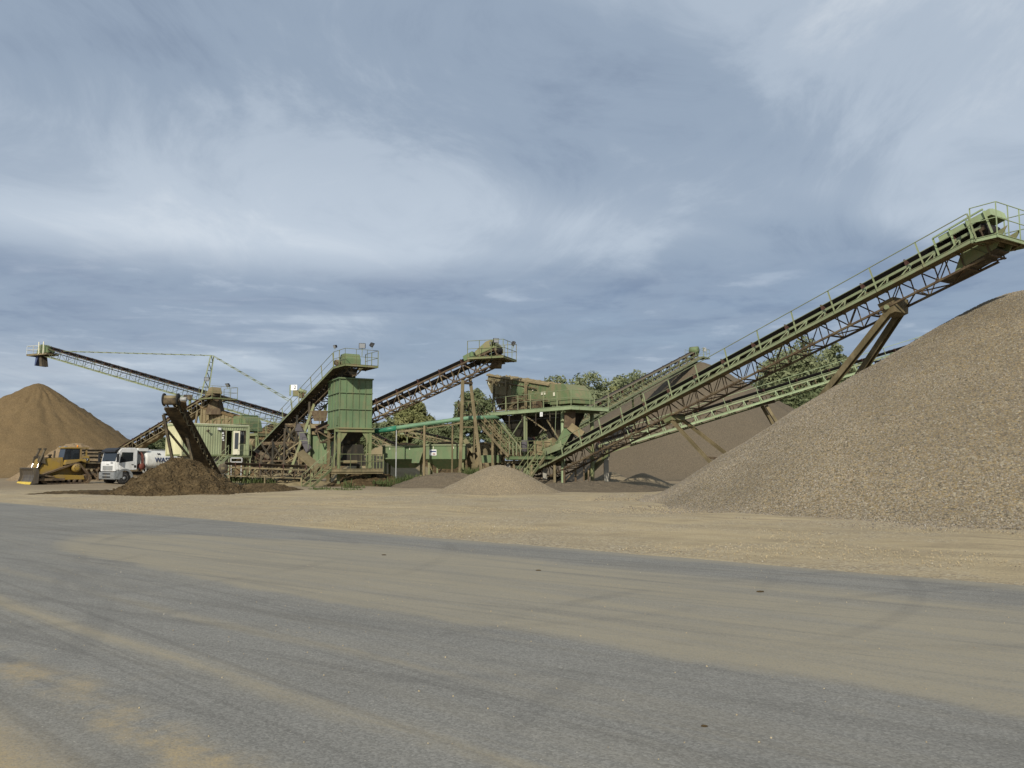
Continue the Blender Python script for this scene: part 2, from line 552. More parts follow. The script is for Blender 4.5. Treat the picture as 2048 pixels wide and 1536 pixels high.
def mat_leaf(name, a, b, c3):
    t = NT(name, 0.75, 0.15)
    c = t.ramp(t.noise(0.45, 5, 0.6), [(0.33, a), (0.5, b), (0.68, c3)])
    t.color(c)
    try:
        t.b.inputs['Subsurface Weight'].default_value = 0.0
    except KeyError:
        pass
    tr = t.N('ShaderNodeBsdfTranslucent')
    t.L(c, tr.inputs['Color'])
    mx = t.N('ShaderNodeMixShader')
    mx.inputs[0].default_value = 0.3
    t.L(t.b.outputs[0], mx.inputs[1])
    t.L(tr.outputs[0], mx.inputs[2])
    t.L(mx.outputs[0], t.nt.nodes['Material Output'].inputs['Surface'])
    return t.m


mat_leaf('leaf_willow', (0.156, 0.182, 0.098), (0.215, 0.240, 0.130), (0.273, 0.293, 0.169))
mat_leaf('leaf_dark', (0.111, 0.137, 0.065), (0.156, 0.182, 0.091), (0.202, 0.227, 0.117))
mat_leaf('leaf_olive', (0.169, 0.182, 0.072), (0.234, 0.240, 0.104), (0.286, 0.286, 0.130))
mat_leaf('weed_green', (0.07, 0.095, 0.035), (0.10, 0.13, 0.05), (0.15, 0.17, 0.07))
flat('bark', (0.09, 0.07, 0.05), 0.95, 0.3, 4.0)


def mat_pebble():
    t = NT('pebble', 0.85, 0.2)
    oi = t.N('ShaderNodeObjectInfo')
    c = t.ramp(oi.outputs['Random'], [(0.0, (0.226, 0.190, 0.140)), (0.16, (0.253, 0.211, 0.146)), (0.32, (0.193, 0.168, 0.138)), (0.48, (0.253, 0.220, 0.175)), (0.62, (0.295, 0.243, 0.166)), (0.76, (0.169, 0.148, 0.122)), (0.90, (0.282, 0.258, 0.211)), (0.988, (0.379, 0.355, 0.320))], 'CONSTANT')
    c = t.mix(1.0, c, t.ramp(t.noise(0.20, 6, 0.62), [(0.34, 0.74), (0.52, 1.0), (0.68, 1.22)]), 'MULTIPLY')
    t.color(c)
    return t.m


mat_pebble()


def mat_verge_pebble():
    t = NT('verge_pebble', 0.9, 0.12)
    oi = t.N('ShaderNodeObjectInfo')
    t.color(t.ramp(oi.outputs['Random'], [(0.0, (0.33, 0.27, 0.175)), (0.25, (0.40, 0.325, 0.20)), (0.5, (0.28, 0.235, 0.16)), (0.7, (0.40, 0.34, 0.235)), (0.9, (0.21, 0.18, 0.135)), (0.985, (0.50, 0.46, 0.38))], 'CONSTANT'))
    return t.m


mat_verge_pebble()

# ------------------------------------------------------------------ building helpers
W = {}          # world matrix of every object made
I4 = Matrix.Identity(4)
UNITS = {}


def unit(kind, mat):
    key = (kind, mat)
    if key in UNITS:
        return UNITS[key]
    bm = bmesh.new()
    if kind == 'box':
        bmesh.ops.create_cube(bm, size=1.0)
    elif kind.startswith('cyl'):
        n = int(kind[3:])
        bmesh.ops.create_cone(bm, cap_ends=True, segments=n, radius1=0.5, radius2=0.5, depth=1.0, matrix=Matrix.Rotation(math.pi / 2, 4, 'Y'))
    elif kind == 'ibeam':      # along x, web vertical (z)
        f, w = 0.12, 0.10
        prof = [(-.5, -.5), (.5, -.5), (.5, -.5 + f), (w / 2, -.5 + f), (w / 2, .5 - f), (.5, .5 - f), (.5, .5), (-.5, .5), (-.5, .5 - f), (-w / 2, .5 - f), (-w / 2, -.5 + f), (-.5, -.5 + f)]
        a = [bm.verts.new((-.5, y, z)) for y, z in prof]
        b = [bm.verts.new((.5, y, z)) for y, z in prof]
        n = len(prof)
        for i in range(n):
            bm.faces.new((a[i], a[(i + 1) % n], b[(i + 1) % n], b[i]))
        bm.faces.new(a[::-1])
        bm.faces.new(b)
    elif kind == 'angle':      # along x, an L of steel
        f = 0.16
        prof = [(-.5, -.5), (.5, -.5), (.5, -.5 + f), (-.5 + f, -.5 + f), (-.5 + f, .5), (-.5, .5)]
        a = [bm.verts.new((-.5, y, z)) for y, z in prof]
        b = [bm.verts.new((.5, y, z)) for y, z in prof]
        n = len(prof)
        for i in range(n):
            bm.faces.new((a[i], a[(i + 1) % n], b[(i + 1) % n], b[i]))
        bm.faces.new(a[::-1])
        bm.faces.new(b)
    bmesh.ops.recalc_face_normals(bm, faces=bm.faces)
    me = bpy.data.meshes.new(kind)
    bm.to_mesh(me)
    bm.free()
    if kind.startswith('cyl'):
        for p in me.polygons:
            p.use_smooth = len(p.vertices) == 4
    me.materials.append(MATS[mat])
    UNITS[key] = me
    return me


def link(name, data, M, parent=None):
    o = bpy.data.objects.new(name, data)
    COL.objects.link(o)
    W[o] = M.copy()
    if parent is not None:
        o.parent = parent
        o.matrix_basis = W[parent].inverted() @ M
    else:
        o.matrix_basis = M
    return o


def thing(name, label, cat, loc=(0, 0, 0), rotz=0.0, group=None):
    M = Matrix.Translation(Vector(loc)) @ Matrix.Rotation(rotz, 4, 'Z')
    o = link(name, None, M)
    o.empty_display_size = 0.3
    o['label'] = label
    o['category'] = cat
    if group:
        o['group'] = group
    return o


def tag(o, label=None, cat=None, group=None, kind=None):
    for k, v in (('label', label), ('category', cat), ('group', group), ('kind', kind)):
        if v:
            o[k] = v
    return o


def frame_along(p0, p1, up=Vector((0, 0, 1))):
    x = (p1 - p0)
    ln = x.length
    x = x / ln
    if abs(x.dot(up)) > 0.999:
        up = Vector((0, 1, 0))
    y = up.cross(x).normalized()
    z = x.cross(y)
    M = Matrix((x, y, z)).transposed().to_4x4()
    M.translation = (p0 + p1) / 2
    return M, ln


def bar(name, parent, p0, p1, w, h, mat, up=Vector((0, 0, 1)), kind='box', G=None):
    p0, p1 = Vector(p0), Vector(p1)
    M, ln = frame_along(p0, p1, Vector(up))
    M = M @ Matrix.Diagonal((ln, w, h, 1))
    if G is not None:
        M = G @ M
    return link(name, unit(kind, mat), M, parent)


def tube(name, parent, p0, p1, r, mat, n=8, G=None):
    return bar(name, parent, p0, p1, 2 * r, 2 * r, mat, kind='cyl%d' % n, G=G)


def block(name, parent, c, size, mat, rotz=0.0, G=None):
    M = Matrix.Translation(Vector(c)) @ Matrix.Rotation(rotz, 4, 'Z') @ Matrix.Diagonal((*size, 1))
    if G is not None:
        M = G @ M
    return link(name, unit('box', mat), M, parent)


def meshobj(name, parent, verts, faces, mat, G=None, smooth=False, bevel=0.0, solid=0.0):
    """verts in the frame G (world if None); kept as real-size mesh with origin at the frame"""
    me = bpy.data.meshes.new(name)
    me.from_pydata([tuple(v) for v in verts], [], faces)
    bm = bmesh.new()
    bm.from_mesh(me)
    bmesh.ops.remove_doubles(bm, verts=bm.verts, dist=1e-5)
    bmesh.ops.recalc_face_normals(bm, faces=bm.faces)
    if solid:
        bmesh.ops.solidify(bm, geom=bm.faces[:], thickness=solid)
        bmesh.ops.recalc_face_normals(bm, faces=bm.faces)
    if bevel:
        bmesh.ops.bevel(bm, geom=bm.edges[:], offset=bevel, segments=2, affect='EDGES', clamp_overlap=True)
    if parent is not None and G is None:
        # put the origin at the parent's base, mesh in world axes
        off = W[parent].translation
        for v in bm.verts:
            v.co -= off
        M = Matrix.Translation(off)
    elif G is not None:
        M = G.copy()
    else:
        M = I4
    bm.to_mesh(me)
    bm.free()
    if smooth:
        for p in me.polygons:
            p.use_smooth = True
    me.materials.append(MATS[mat])
    return link(name, me, M, parent)


def prism(name, parent, prof, y0, y1, mat, G=None, bevel=0.0, smooth=False):
    """closed outline (x,z) swept along local y"""
    n = len(prof)
    v = [(x, y0, z) for x, z in prof] + [(x, y1, z) for x, z in prof]
    f = [tuple(range(n)), tuple(range(2 * n - 1, n - 1, -1))]
    f += [(i, (i + 1) % n, n + (i + 1) % n, n + i) for i in range(n)]
    return meshobj(name, parent, v, f, mat, G, smooth, bevel)


def hexa(name, parent, bot, top, mat, G=None, bevel=0.0):
    """solid from 4 bottom and 4 top corners"""
    v = list(bot) + list(top)
    f = [(3, 2, 1, 0), (4, 5, 6, 7)] + [(i, (i + 1) % 4, 4 + (i + 1) % 4, 4 + i) for i in range(4)]
    return meshobj(name, parent, v, f, mat, G, False, bevel)


def lathe(name, parent, prof, mat, G=None, n=20, axis='y', smooth=True):
    """prof: (axial, radius) list"""
    v, f = [], []
    for a, r in prof:
        for k in range(n):
            t = 2 * math.pi * k / n
            c, s = r * math.cos(t), r * math.sin(t)
            v.append({'y': (c, a, s), 'x': (a, c, s), 'z': (c, s, a)}[axis])
    m = len(prof)
    for i in range(m - 1):
        for k in range(n):
            f.append((i * n + k, i * n + (k + 1) % n, (i + 1) * n + (k + 1) % n, (i + 1) * n + k))
    f.append(tuple(range(n)))
    f.append(tuple(range((m - 1) * n, m * n)))
    o = meshobj(name, parent, v, f, mat, G)
    if smooth:
        for p in o.data.polygons:
            p.use_smooth = len(p.vertices) == 4
    return o


def polytube(name, parent, pts, r, mat, n=8):
    pts = [Vector(p) for p in pts]
    v, f = [], []
    for i, p in enumerate(pts):
        d = (pts[min(i + 1, len(pts) - 1)] - pts[max(i - 1, 0)]).normalized()
        u = Vector((0, 0, 1)) if abs(d.z) < 0.95 else Vector((0, 1, 0))
        a = u.cross(d).normalized()
        b = d.cross(a)
        rr = r[i] if isinstance(r, (list, tuple)) else r
        for k in range(n):
            t = 2 * math.pi * k / n
            v.append(p + a * (rr * math.cos(t)) + b * (rr * math.sin(t)))
    for i in range(len(pts) - 1):
        for k in range(n):
            f.append((i * n + k, i * n + (k + 1) % n, (i + 1) * n + (k + 1) % n, (i + 1) * n + k))
    f.append(tuple(range(n)))
    f.append(tuple(range((len(pts) - 1) * n, len(pts) * n)))
    o = meshobj(name, parent, v, f, mat)
    for p in o.data.polygons:
        p.use_smooth = len(p.vertices) == 4
    return o


def text_mesh(name, parent, body, size, mat, M, extrude=0.004):
    cu = bpy.data.curves.new(name, 'FONT')
    cu.body = body
    cu.size = size
    cu.extrude = extrude
    cu.align_x = 'CENTER'
    cu.align_y = 'CENTER'
    tmp = bpy.data.objects.new('tmp_text', cu)
    COL.objects.link(tmp)
    dg = bpy.context.evaluated_depsgraph_get()
    me = bpy.data.meshes.new_from_object(tmp.evaluated_get(dg))
    bpy.data.objects.remove(tmp)
    bpy.data.curves.remove(cu)
    me.materials.clear()
    me.materials.append(MATS[mat])
    return link(name, me, M, parent)


def axes_matrix(x, y, z, loc):
    M = Matrix((Vector(x), Vector(y), Vector(z))).transposed().to_4x4()
    M.translation = Vector(loc)
    return M


# ------------------------------------------------------------------ railings, platforms, stairs
def railing(parent, pts, mat='pale_green', h=1.05, step=1.4, up=None, r=0.022, pw=0.05, rails=(1.0, 0.52), kick=0.0, post_extra=0.0):
    """posts and rails over a run of points; every post and every rail length is its own piece"""
    pts = [Vector(p) for p in pts]
    upv = Vector(up) if up is not None else Vector((0, 0, 1))
    for i in range(len(pts) - 1):
        a, b = pts[i], pts[i + 1]
        n = max(1, round((b - a).length / step))
        for k in range(n + (1 if i == len(pts) - 2 else 0)):
            p = a.lerp(b, k / n)
            bar('handrail_post', parent, p - upv * post_extra, p + upv * h, pw, pw * 0.7, mat, kind='angle', up=(b - a))
        for f in rails:
            tube('handrail', parent, a + upv * (h * f), b + upv * (h * f), r, mat, 6)
        if kick:
            bar('kick_plate', parent, a + upv * (0.02 + kick / 2), b + upv * (0.02 + kick / 2), 0.012, kick, mat)


def deck(parent, corners, mat_edge='pale_green', mat_deck='dusty_steel', plates=3, edge_h=0.18, name='deck_plate'):
    """level or inclined four-cornered deck: plates, edge channels and joists"""
    c = [Vector(p) for p in corners]
    nrm = (c[1] - c[0]).cross(c[3] - c[0]).normalized()
    if nrm.z < 0:
        nrm = -nrm
    for k in range(plates):
        a, b = k / plates + 0.004, (k + 1) / plates - 0.004
        q = [c[0].lerp(c[1], a), c[0].lerp(c[1], b), c[3].lerp(c[2], b), c[3].lerp(c[2], a)]
        hexa(name, parent, [p - nrm * 0.03 for p in q], q, mat_deck)
    for i in range(4):
        a, b = c[i], c[(i + 1) % 4]
        d = (b - a).normalized()
        bar('edge_channel', parent, a - nrm * (edge_h / 2 - 0.02) - d * 0.03, b - nrm * (edge_h / 2 - 0.02) + d * 0.03, 0.06, edge_h, mat_edge, nrm, 'ibeam')
    for k in range(1, plates + 1):
        t = (k - 0.5) / plates
        bar('joist', parent, c[0].lerp(c[1], t) - nrm * 0.10, c[3].lerp(c[2], t) - nrm * 0.10, 0.06, 0.12, mat_deck, nrm)


def stairs(parent, bottom, top, width, side, mat='olive_green', n=None, rails=(1, -1), h=0.95, tread_mat=None):
    """bottom/top = middle of the flight, side = horizontal unit vector across it"""
    b, t, s = Vector(bottom), Vector(top), Vector(side).normalized()
    n = n or max(3, round((t.z - b.z) / 0.21))
    run = Vector((t.x - b.x, t.y - b.y, 0))
    rd = run.normalized()
    for k in (-1, 1):
        bar('stair_stringer', parent, b + s * (k * width / 2), t + s * (k * width / 2), 0.05, 0.20, mat)
    for i in range(n):
        p = b.lerp(t, (i + 0.6) / n)
        bar('stair_tread', parent, p - s * (width / 2 - 0.03), p + s * (width / 2 - 0.03), 0.22, 0.035, tread_mat or mat, Vector((0, 0, 1)))
    for k in rails:
        o = s * (k * width / 2)
        m = max(2, round((t - b).length / 1.1))
        for i in range(m + 1):
            p = b.lerp(t, i / m) + o
            bar('handrail_post', parent, p, p + Vector((0, 0, h)), 0.045, 0.035, mat, up=rd)
        for f in (1.0, 0.5):
            tube('handrail', parent, b + o + Vector((0, 0, h * f)), t + o + Vector((0, 0, h * f)), 0.022, mat, 6)


def floodlight(label, p, aim, post=0.5, s=0.42):
    """lamp housing with glass, tilting bracket and a short post standing at p"""
    t = thing('floodlight', label, 'floodlight', p, 0, 'floodlights on the platforms')
    p = Vector(p)
    tube('post', t, p, p + Vector((0, 0, post)), 0.025, 'pale_green', 8)
    a = Vector(aim).normalized()
    c = p + Vector((0, 0, post + s * 0.42))
    y = Vector((0, 0, 1)).cross(a).normalized()
    z = a.cross(y)
    G = axes_matrix(a, y, z, c)
    prof = [(-0.10, -s * 0.30), (-0.10, s * 0.30), (0.03, s * 0.42), (0.06, s * 0.42), (0.06, -s * 0.42), (0.03, -s * 0.42)]
    body = prism('housing', t, prof, -s * 0.5, s * 0.5, 'black_plastic', G, 0.01)
    block('lens', body, (0.066, 0, 0), (0.014, s * 0.86, s * 0.70), 'lamp_glass', 0, G)
    for k in (-1, 1):
        bar('bracket', t, p + Vector((0, 0, post)) + y * (k * 0.03), c + y * (k * s * 0.53), 0.02, 0.03, 'black_plastic')
    return t


# ------------------------------------------------------------------ belt conveyors
class Conv:
    pass


def idler_mesh(bw, mat):
    key = ('idler', round(bw, 2), mat)
    if key in UNITS:
        return UNITS[key]
    bm = bmesh.new()
    w = bw / 2
    segs = [((0, -w * 0.38, 0.10), (0, w * 0.38, 0.10)), ((0, w * 0.40, 0.11), (0, w * 1.05, 0.30)), ((0, -w * 0.40, 0.11), (0, -w * 1.05, 0.30))]
    for a, b in segs:
        M, ln = frame_along(Vector(a), Vector(b))
        bmesh.ops.create_cone(bm, cap_ends=True, segments=8, radius1=0.06, radius2=0.06, depth=ln, matrix=M @ Matrix.Rotation(math.pi / 2, 4, 'Y'))
    for k in (-1, 1):
        M, ln = frame_along(Vector((0, k * w * 1.10, 0.0)), Vector((0, k * w * 1.12, 0.36)))
        bmesh.ops.create_cube(bm, size=1.0, matrix=M @ Matrix.Diagonal((ln, 0.05, 0.16, 1)))
    M, ln = frame_along(Vector((0, -w * 1.15, 0.03)), Vector((0, w * 1.15, 0.03)))
    bmesh.ops.create_cube(bm, size=1.0, matrix=M @ Matrix.Diagonal((ln, 0.10, 0.05, 1)))
    me = bpy.data.meshes.new('idler')
    bm.to_mesh(me)
    bm.free()
    me.materials.append(MATS[mat])
    UNITS[key] = me
    return me


def conveyor(label, p0, p1, name='belt_conveyor', cat='conveyor', bw=0.8, hw=0.52, depth=1.0, bay=1.2, yref=0.0, zref=0.0, walk=0.0, walk_z=-0.5,
             chord='rusty_steel', brace='rusty_steel', rail='pale_green', edge='pale_green', belt='belt_rubber', idl=2, post_every=2, rails=True,
             group='belt conveyors of the gravel plant', cw=0.09, uw=0.06, rail_from=0.0, rail_to=1.0, cover=None, plate_mat='dusty_steel', load=None, side_idler='idler_red', top_chord=None, triangles=False, plain_under=False, ret_z=-0.33, bwid=None):
    p0, p1 = Vector(p0), Vector(p1)
    d = (p1 - p0).normalized()
    s = d.cross(Vector((0, 0, 1))).normalized()
    n = s.cross(d).normalized()
    o = p0 - s * yref - n * zref
    Lg = (p1 - p0).length
    t = thing(name, label, cat, (o.x, o.y, 0), 0, group)
    c = Conv()
    c.t, c.d, c.s, c.n, c.L, c.o = t, d, s, n, Lg, o

    def P(a, y, z):
        return o + d * a + s * y + n * z
    c.P = P
    # chords
    for k in (-1, 1):
        bar('chord', t, P(0, k * hw, 0), P(Lg, k * hw, 0), cw, cw * 1.25, top_chord or chord, n, 'angle')
        bar('chord', t, P(0.3, k * hw, -depth), P(Lg - 0.3, k * hw, -depth), cw, cw, chord, n, 'angle')
    N = max(2, round(Lg / bay))
    bq = bwid or uw * 0.9
    for i in range(N + 1):
        a = Lg * i / N
        a = min(max(a, 0.05), Lg - 0.05)
        for k in (-1, 1):
            bar('upright', t, P(a, k * hw, 0), P(a, k * hw, -depth), uw, uw, brace, d, 'angle')
            if i < N:
                a2 = Lg * (i + 1) / N
                if (i + (k > 0)) % 2:
                    bar('brace', t, P(a, k * hw, -0.02), P(a2, k * hw, -depth), bq, bq, brace, s, 'angle')
                else:
                    bar('brace', t, P(a, k * hw, -depth), P(a2, k * hw, -0.02), bq, bq, brace, s, 'angle')
        if plain_under:
            continue
        bar('cross_member', t, P(a, -hw, -depth), P(a, hw, -depth), uw, uw, brace, n)
        if i < N:
            a2 = Lg * (i + 1) / N
            k = 1 if i % 2 else -1
            bar('bottom_brace', t, P(a, -hw * k, -depth), P(a2, hw * k, -depth), uw * 0.8, uw * 0.8, brace, n)
        if i % idl == 0 and idl:
            M = axes_matrix(d, -s, n, P(a, 0, 0.02))
            link('idler', idler_mesh(bw, side_idler), M, t)
        elif i % 2 == 1:
            tube('return_roller', t, P(a, -bw / 2, ret_z - 0.07), P(a, bw / 2, ret_z - 0.07), 0.05, 'dark_steel', 8)
    # belt: troughed carrying strand, drums, flat return strand
    w = bw / 2
    prof = [(-w, 0.36), (-w * 0.42, 0.18), (w * 0.42, 0.18), (w, 0.36), (w, 0.335), (w * 0.42, 0.155), (-w * 0.42, 0.155), (-w, 0.335)]
    v = [P(0.1, y, z) for y, z in prof] + [P(Lg - 0.1, y, z) for y, z in prof]
    m = len(prof)
    f = [tuple(range(m)), tuple(range(2 * m - 1, m - 1, -1))] + [(i, (i + 1) % m, m + (i + 1) % m, m + i) for i in range(m)]
    meshobj('belt', t, v, f, belt)
    bar('return_belt', t, P(0.1, 0, ret_z), P(Lg - 0.1, 0, ret_z), bw, 0.02, belt, n)
    for a, nm in ((0.0, 'tail_drum'), (Lg, 'head_drum')):
        lathe(nm, t, [(-w - 0.04, 0.02), (-w - 0.04, 0.25), (w + 0.04, 0.25), (w + 0.04, 0.02)], belt, axes_matrix(d, -s, n, P(a, 0, -0.08)), 16)
        for k in (-1, 1):
            bar('bearing_block', t, P(a, k * (w + 0.05), -0.08), P(a, k * (w + 0.16), -0.08), 0.22, 0.18, chord, n)
    if load:
        # material riding on the belt
        K = max(6, int(Lg / 0.5))
        v, f = [], []
        for i in range(K + 1):
            a = 0.3 + (Lg - 0.6) * i / K
            hh = 0.30 + 0.06 * noise.noise((a * 0.9, 3.1, 0))
            for y, z in ((-w * 0.75, 0.27), (-w * 0.3, hh), (w * 0.3, hh + 0.02), (w * 0.75, 0.27)):
                v.append(P(a, y, z))
        for i in range(K):
            for k in range(3):
                q = i * 4 + k
                f.append((q, q + 1, q + 5, q + 4))
        meshobj('belt_load', t, v, f, load, smooth=True)
    if cover:
        a0, a1, hc = cover
        pts = [(-w - 0.16, 0.05), (-w - 0.12, 0.45 + hc * 0.3), (-w * 0.5, 0.45 + hc), (w * 0.5, 0.45 + hc), (w + 0.12, 0.45 + hc * 0.3), (w + 0.16, 0.05)]
        v = [P(a0, y, z) for y, z in pts] + [P(a1, y, z) for y, z in pts]
        m = len(pts)
        f = [(i, i + 1, m + i + 1, m + i) for i in range(m - 1)] + [tuple(range(m)), tuple(range(2 * m - 1, m - 1, -1))]
        meshobj('hood', t, v, f, 'machine_green')
    if walk:
        y0, y1, z = hw + 0.06, hw + 0.06 + walk, walk_z
        aa, bb = Lg * rail_from, Lg * rail_to
        K = max(1, round((bb - aa) / bay))
        for i in range(K):
            a, b2 = aa + (bb - aa) * i / K + 0.01, aa + (bb - aa) * (i + 1) / K - 0.01
            hexa('walkway_plate', t, [P(a, y0, z - 0.03), P(b2, y0, z - 0.03), P(b2, y1, z - 0.03), P(a, y1, z - 0.03)], [P(a, y0, z), P(b2, y0, z), P(b2, y1, z), P(a, y1, z)], plate_mat)
            bar('walkway_bracket', t, P(a, hw, z - 0.06), P(a, y1, z - 0.06), 0.05, 0.06, plate_mat, n)
            if triangles:
                bar('gusset', t, P(a, y1, z + 0.02), P(a + 0.25, hw + 0.02, 0.0), 0.035, 0.035, edge, n)
                bar('gusset', t, P(a + 0.25, y1 - 0.3, z + 0.0), P(a + 0.25, hw + 0.05, 0.0), 0.06, 0.04, edge, n)
        bar('walkway_edge', t, P(aa, y1, z - 0.03), P(bb, y1, z - 0.03), 0.05, 0.17, edge, n, 'ibeam')
        if rails:
            K = max(1, round((bb - aa) / (bay * post_every)))
            for i in range(K + 1):
                a = aa + (bb - aa) * i / K
                bar('handrail_post', t, P(a, y1 + 0.02, z - 0.10), P(a + rnd.uniform(-.05, .05), y1 + 0.02 + rnd.uniform(-.02, .03), z + 1.1), 0.055, 0.05, rail, d, 'angle')
            tube('handrail', t, P(aa, y1 + 0.02, z + 1.1), P(bb, y1 + 0.02, z + 1.1), 0.022, rail, 6)
            tube('handrail', t, P(aa, y1 + 0.02, z + 0.58), P(bb, y1 + 0.02, z + 0.58), 0.016, rail, 6)
    return c


# ------------------------------------------------------------------ heaps
def heap_mesh(name, cx, cy, H, RAD, parent=None, mat='gravel_mixed', seed=0, rough=0.05, apex_round=0.10, toe=0.06, nr=56, nt=112, lump=0.0, ridge=None, skew=None, sink=0.06, spread=1.35, wobble=0.05, gully=0.0):
    """cone of loose material: rounded top, straight flanks at the angle of repose, spread toe"""
    v, f = [], []

    def prof(q):
        lin = 1 + apex_round - math.sqrt(q * q + apex_round ** 2)
        return lin if lin / toe > 30 else toe * math.log(1 + math.exp(max(-40, lin / toe)))
    top = prof(0)
    sv = Vector((seed * 3.7, seed * 1.9, seed * 0.7))
    for i in range(nr + 1):
        q = (i / nr) ** 0.9 * spread
        for k in range(nt):
            a = 2 * math.pi * k / nt
            ux, uy = math.cos(a), math.sin(a)
            rr = RAD * (1 + wobble * noise.noise(Vector((ux * 1.3, uy * 1.3, 0)) + sv) * 2)
            x, y = ux * q * rr, uy * q * rr
            if ridge:
                rx, ry, rl = ridge
                tt = ux * rx + uy * ry
                x += rx * rl * tt * min(1, q * 2.0)
                y += ry * rl * tt * min(1, q * 2.0)
            z = H * prof(q) / top
            e = min(1.0, q * 6) * max(0.0, min(1, (spread - q) * 3))
            z += rough * H * 0.5 * (noise.fractal(Vector((x, y, 0)) * (1.6 / max(RAD, 1) * 3) + sv, 0.9, 2.2, 5)) * e * min(1, z / (0.25 * H) + 0.15)
            if gully:
                z += gully * H * (noise.noise(Vector((ux * 9, uy * 9, q * 0.8)) + sv) + 0.6 * noise.noise(Vector((ux * 23, uy * 23, q * 1.5)) + sv)) * e * min(1, q * 2)
            if lump:
                z += lump * noise.fractal(Vector((x, y, 1.0)) * 1.7 + sv, 0.8, 2.1, 4) * e * min(1, z / (0.2 * H) + 0.05)
            if skew:
                z_f = max(0, z / H)
                x += skew[0] * z_f
                y += skew[1] * z_f
            v.append((cx + x, cy + y, z - sink))
    for i in range(nr):
        for k in range(nt):
            f.append((i * nt + k, i * nt + (k + 1) % nt, (i + 1) * nt + (k + 1) % nt, (i + 1) * nt + k))
    o = meshobj(name, None, v, f, mat, G=None, smooth=True)
    # normals up
    me = o.data
    if sum(p.normal.z for p in me.polygons) < 0:
        me.flip_normals()
    # move origin to the base
    for vv in me.vertices:
        vv.co.x -= cx
        vv.co.y -= cy
    o.matrix_basis = Matrix.Translation((cx, cy, 0))
    W[o] = Matrix.Translation((cx, cy, 0))
    return o


def heap(label, cx, cy, H, RAD, name='gravel_pile', cat='pile', group='heaps of sand and gravel', **kw):
    o = heap_mesh(name, cx, cy, H, RAD, **kw)
    return tag(o, label, cat, group)


def scatter(name, parent, verts, faces, density, size, seed, mat='pebble', vari=0.6):
    """loose stones strewn over a surface (geometry nodes, one object)"""
    me = bpy.data.meshes.new(name)
    me.from_pydata(verts, [], faces)
    me.materials.append(MATS[mat])
    M = W[parent] if parent is not None else I4
    o = link(name, me, M, parent)
    o['kind'] = 'stuff'
    ng = bpy.data.node_groups.new(name, 'GeometryNodeTree')
    ng.interface.new_socket('Geometry', in_out='INPUT', socket_type='NodeSocketGeometry')
    ng.interface.new_socket('Geometry', in_out='OUTPUT', socket_type='NodeSocketGeometry')
    N, L = ng.nodes.new, ng.links.new
    gi, go = N('NodeGroupInput'), N('NodeGroupOutput')
    dp = N('GeometryNodeDistributePointsOnFaces')
    dp.inputs['Density'].default_value = density
    dp.inputs['Seed'].default_value = seed
    L(gi.outputs[0], dp.inputs['Mesh'])
    ico = N('GeometryNodeMeshIcoSphere')
    ico.inputs['Radius'].default_value = size
    ico.inputs['Subdivisions'].default_value = 1
    tr = N('GeometryNodeTransform')
    tr.inputs['Scale'].default_value = (1.0, 0.8, 0.62)
    L(ico.outputs[0], tr.inputs[0])
    sm = N('GeometryNodeSetMaterial')
    sm.inputs['Material'].default_value = MATS[mat]
    L(tr.outputs[0], sm.inputs[0])
    iop = N('GeometryNodeInstanceOnPoints')
    L(dp.outputs['Points'], iop.inputs['Points'])
    L(sm.outputs[0], iop.inputs['Instance'])
    rv = N('FunctionNodeRandomValue')
    rv.data_type = 'FLOAT_VECTOR'
    rv.inputs[0].default_value = (-3.1, -3.1, -3.1)
    rv.inputs[1].default_value = (3.1, 3.1, 3.1)
    L(rv.outputs[0], iop.inputs['Rotation'])
    rs = N('FunctionNodeRandomValue')
    rs.data_type = 'FLOAT'
    rs.inputs[2].default_value = 1 - vari
    rs.inputs[3].default_value = 1 + vari
    rs.inputs['Seed'].default_value = 5
    L(rs.outputs[1], iop.inputs['Scale'])
    L(iop.outputs[0], go.inputs[0])
    md = o.modifiers.new('stones', 'NODES')
    md.node_group = ng
    return o


def facing_faces(o, zmin=0.05, cam_side=True):
    """faces of a heap that look towards the yard side, in the heap's own frame"""
    M = W[o]
    vs_ = [v.co.copy() for v in o.data.vertices]
    keep = []
    cp = Vector((0, 0, CAMZ))
    for p in o.data.polygons:
        c = M @ p.center
        if c.z < zmin - 0.2:
            continue
        if p.normal.dot(cp - c) > -0.6:
            keep.append(tuple(p.vertices))
    used = sorted({i for q in keep for i in q})
    mp = {i: k for k, i in enumerate(used)}
    return [tuple(vs_[i]) for i in used], [tuple(mp[i] for i in q) for q in keep]


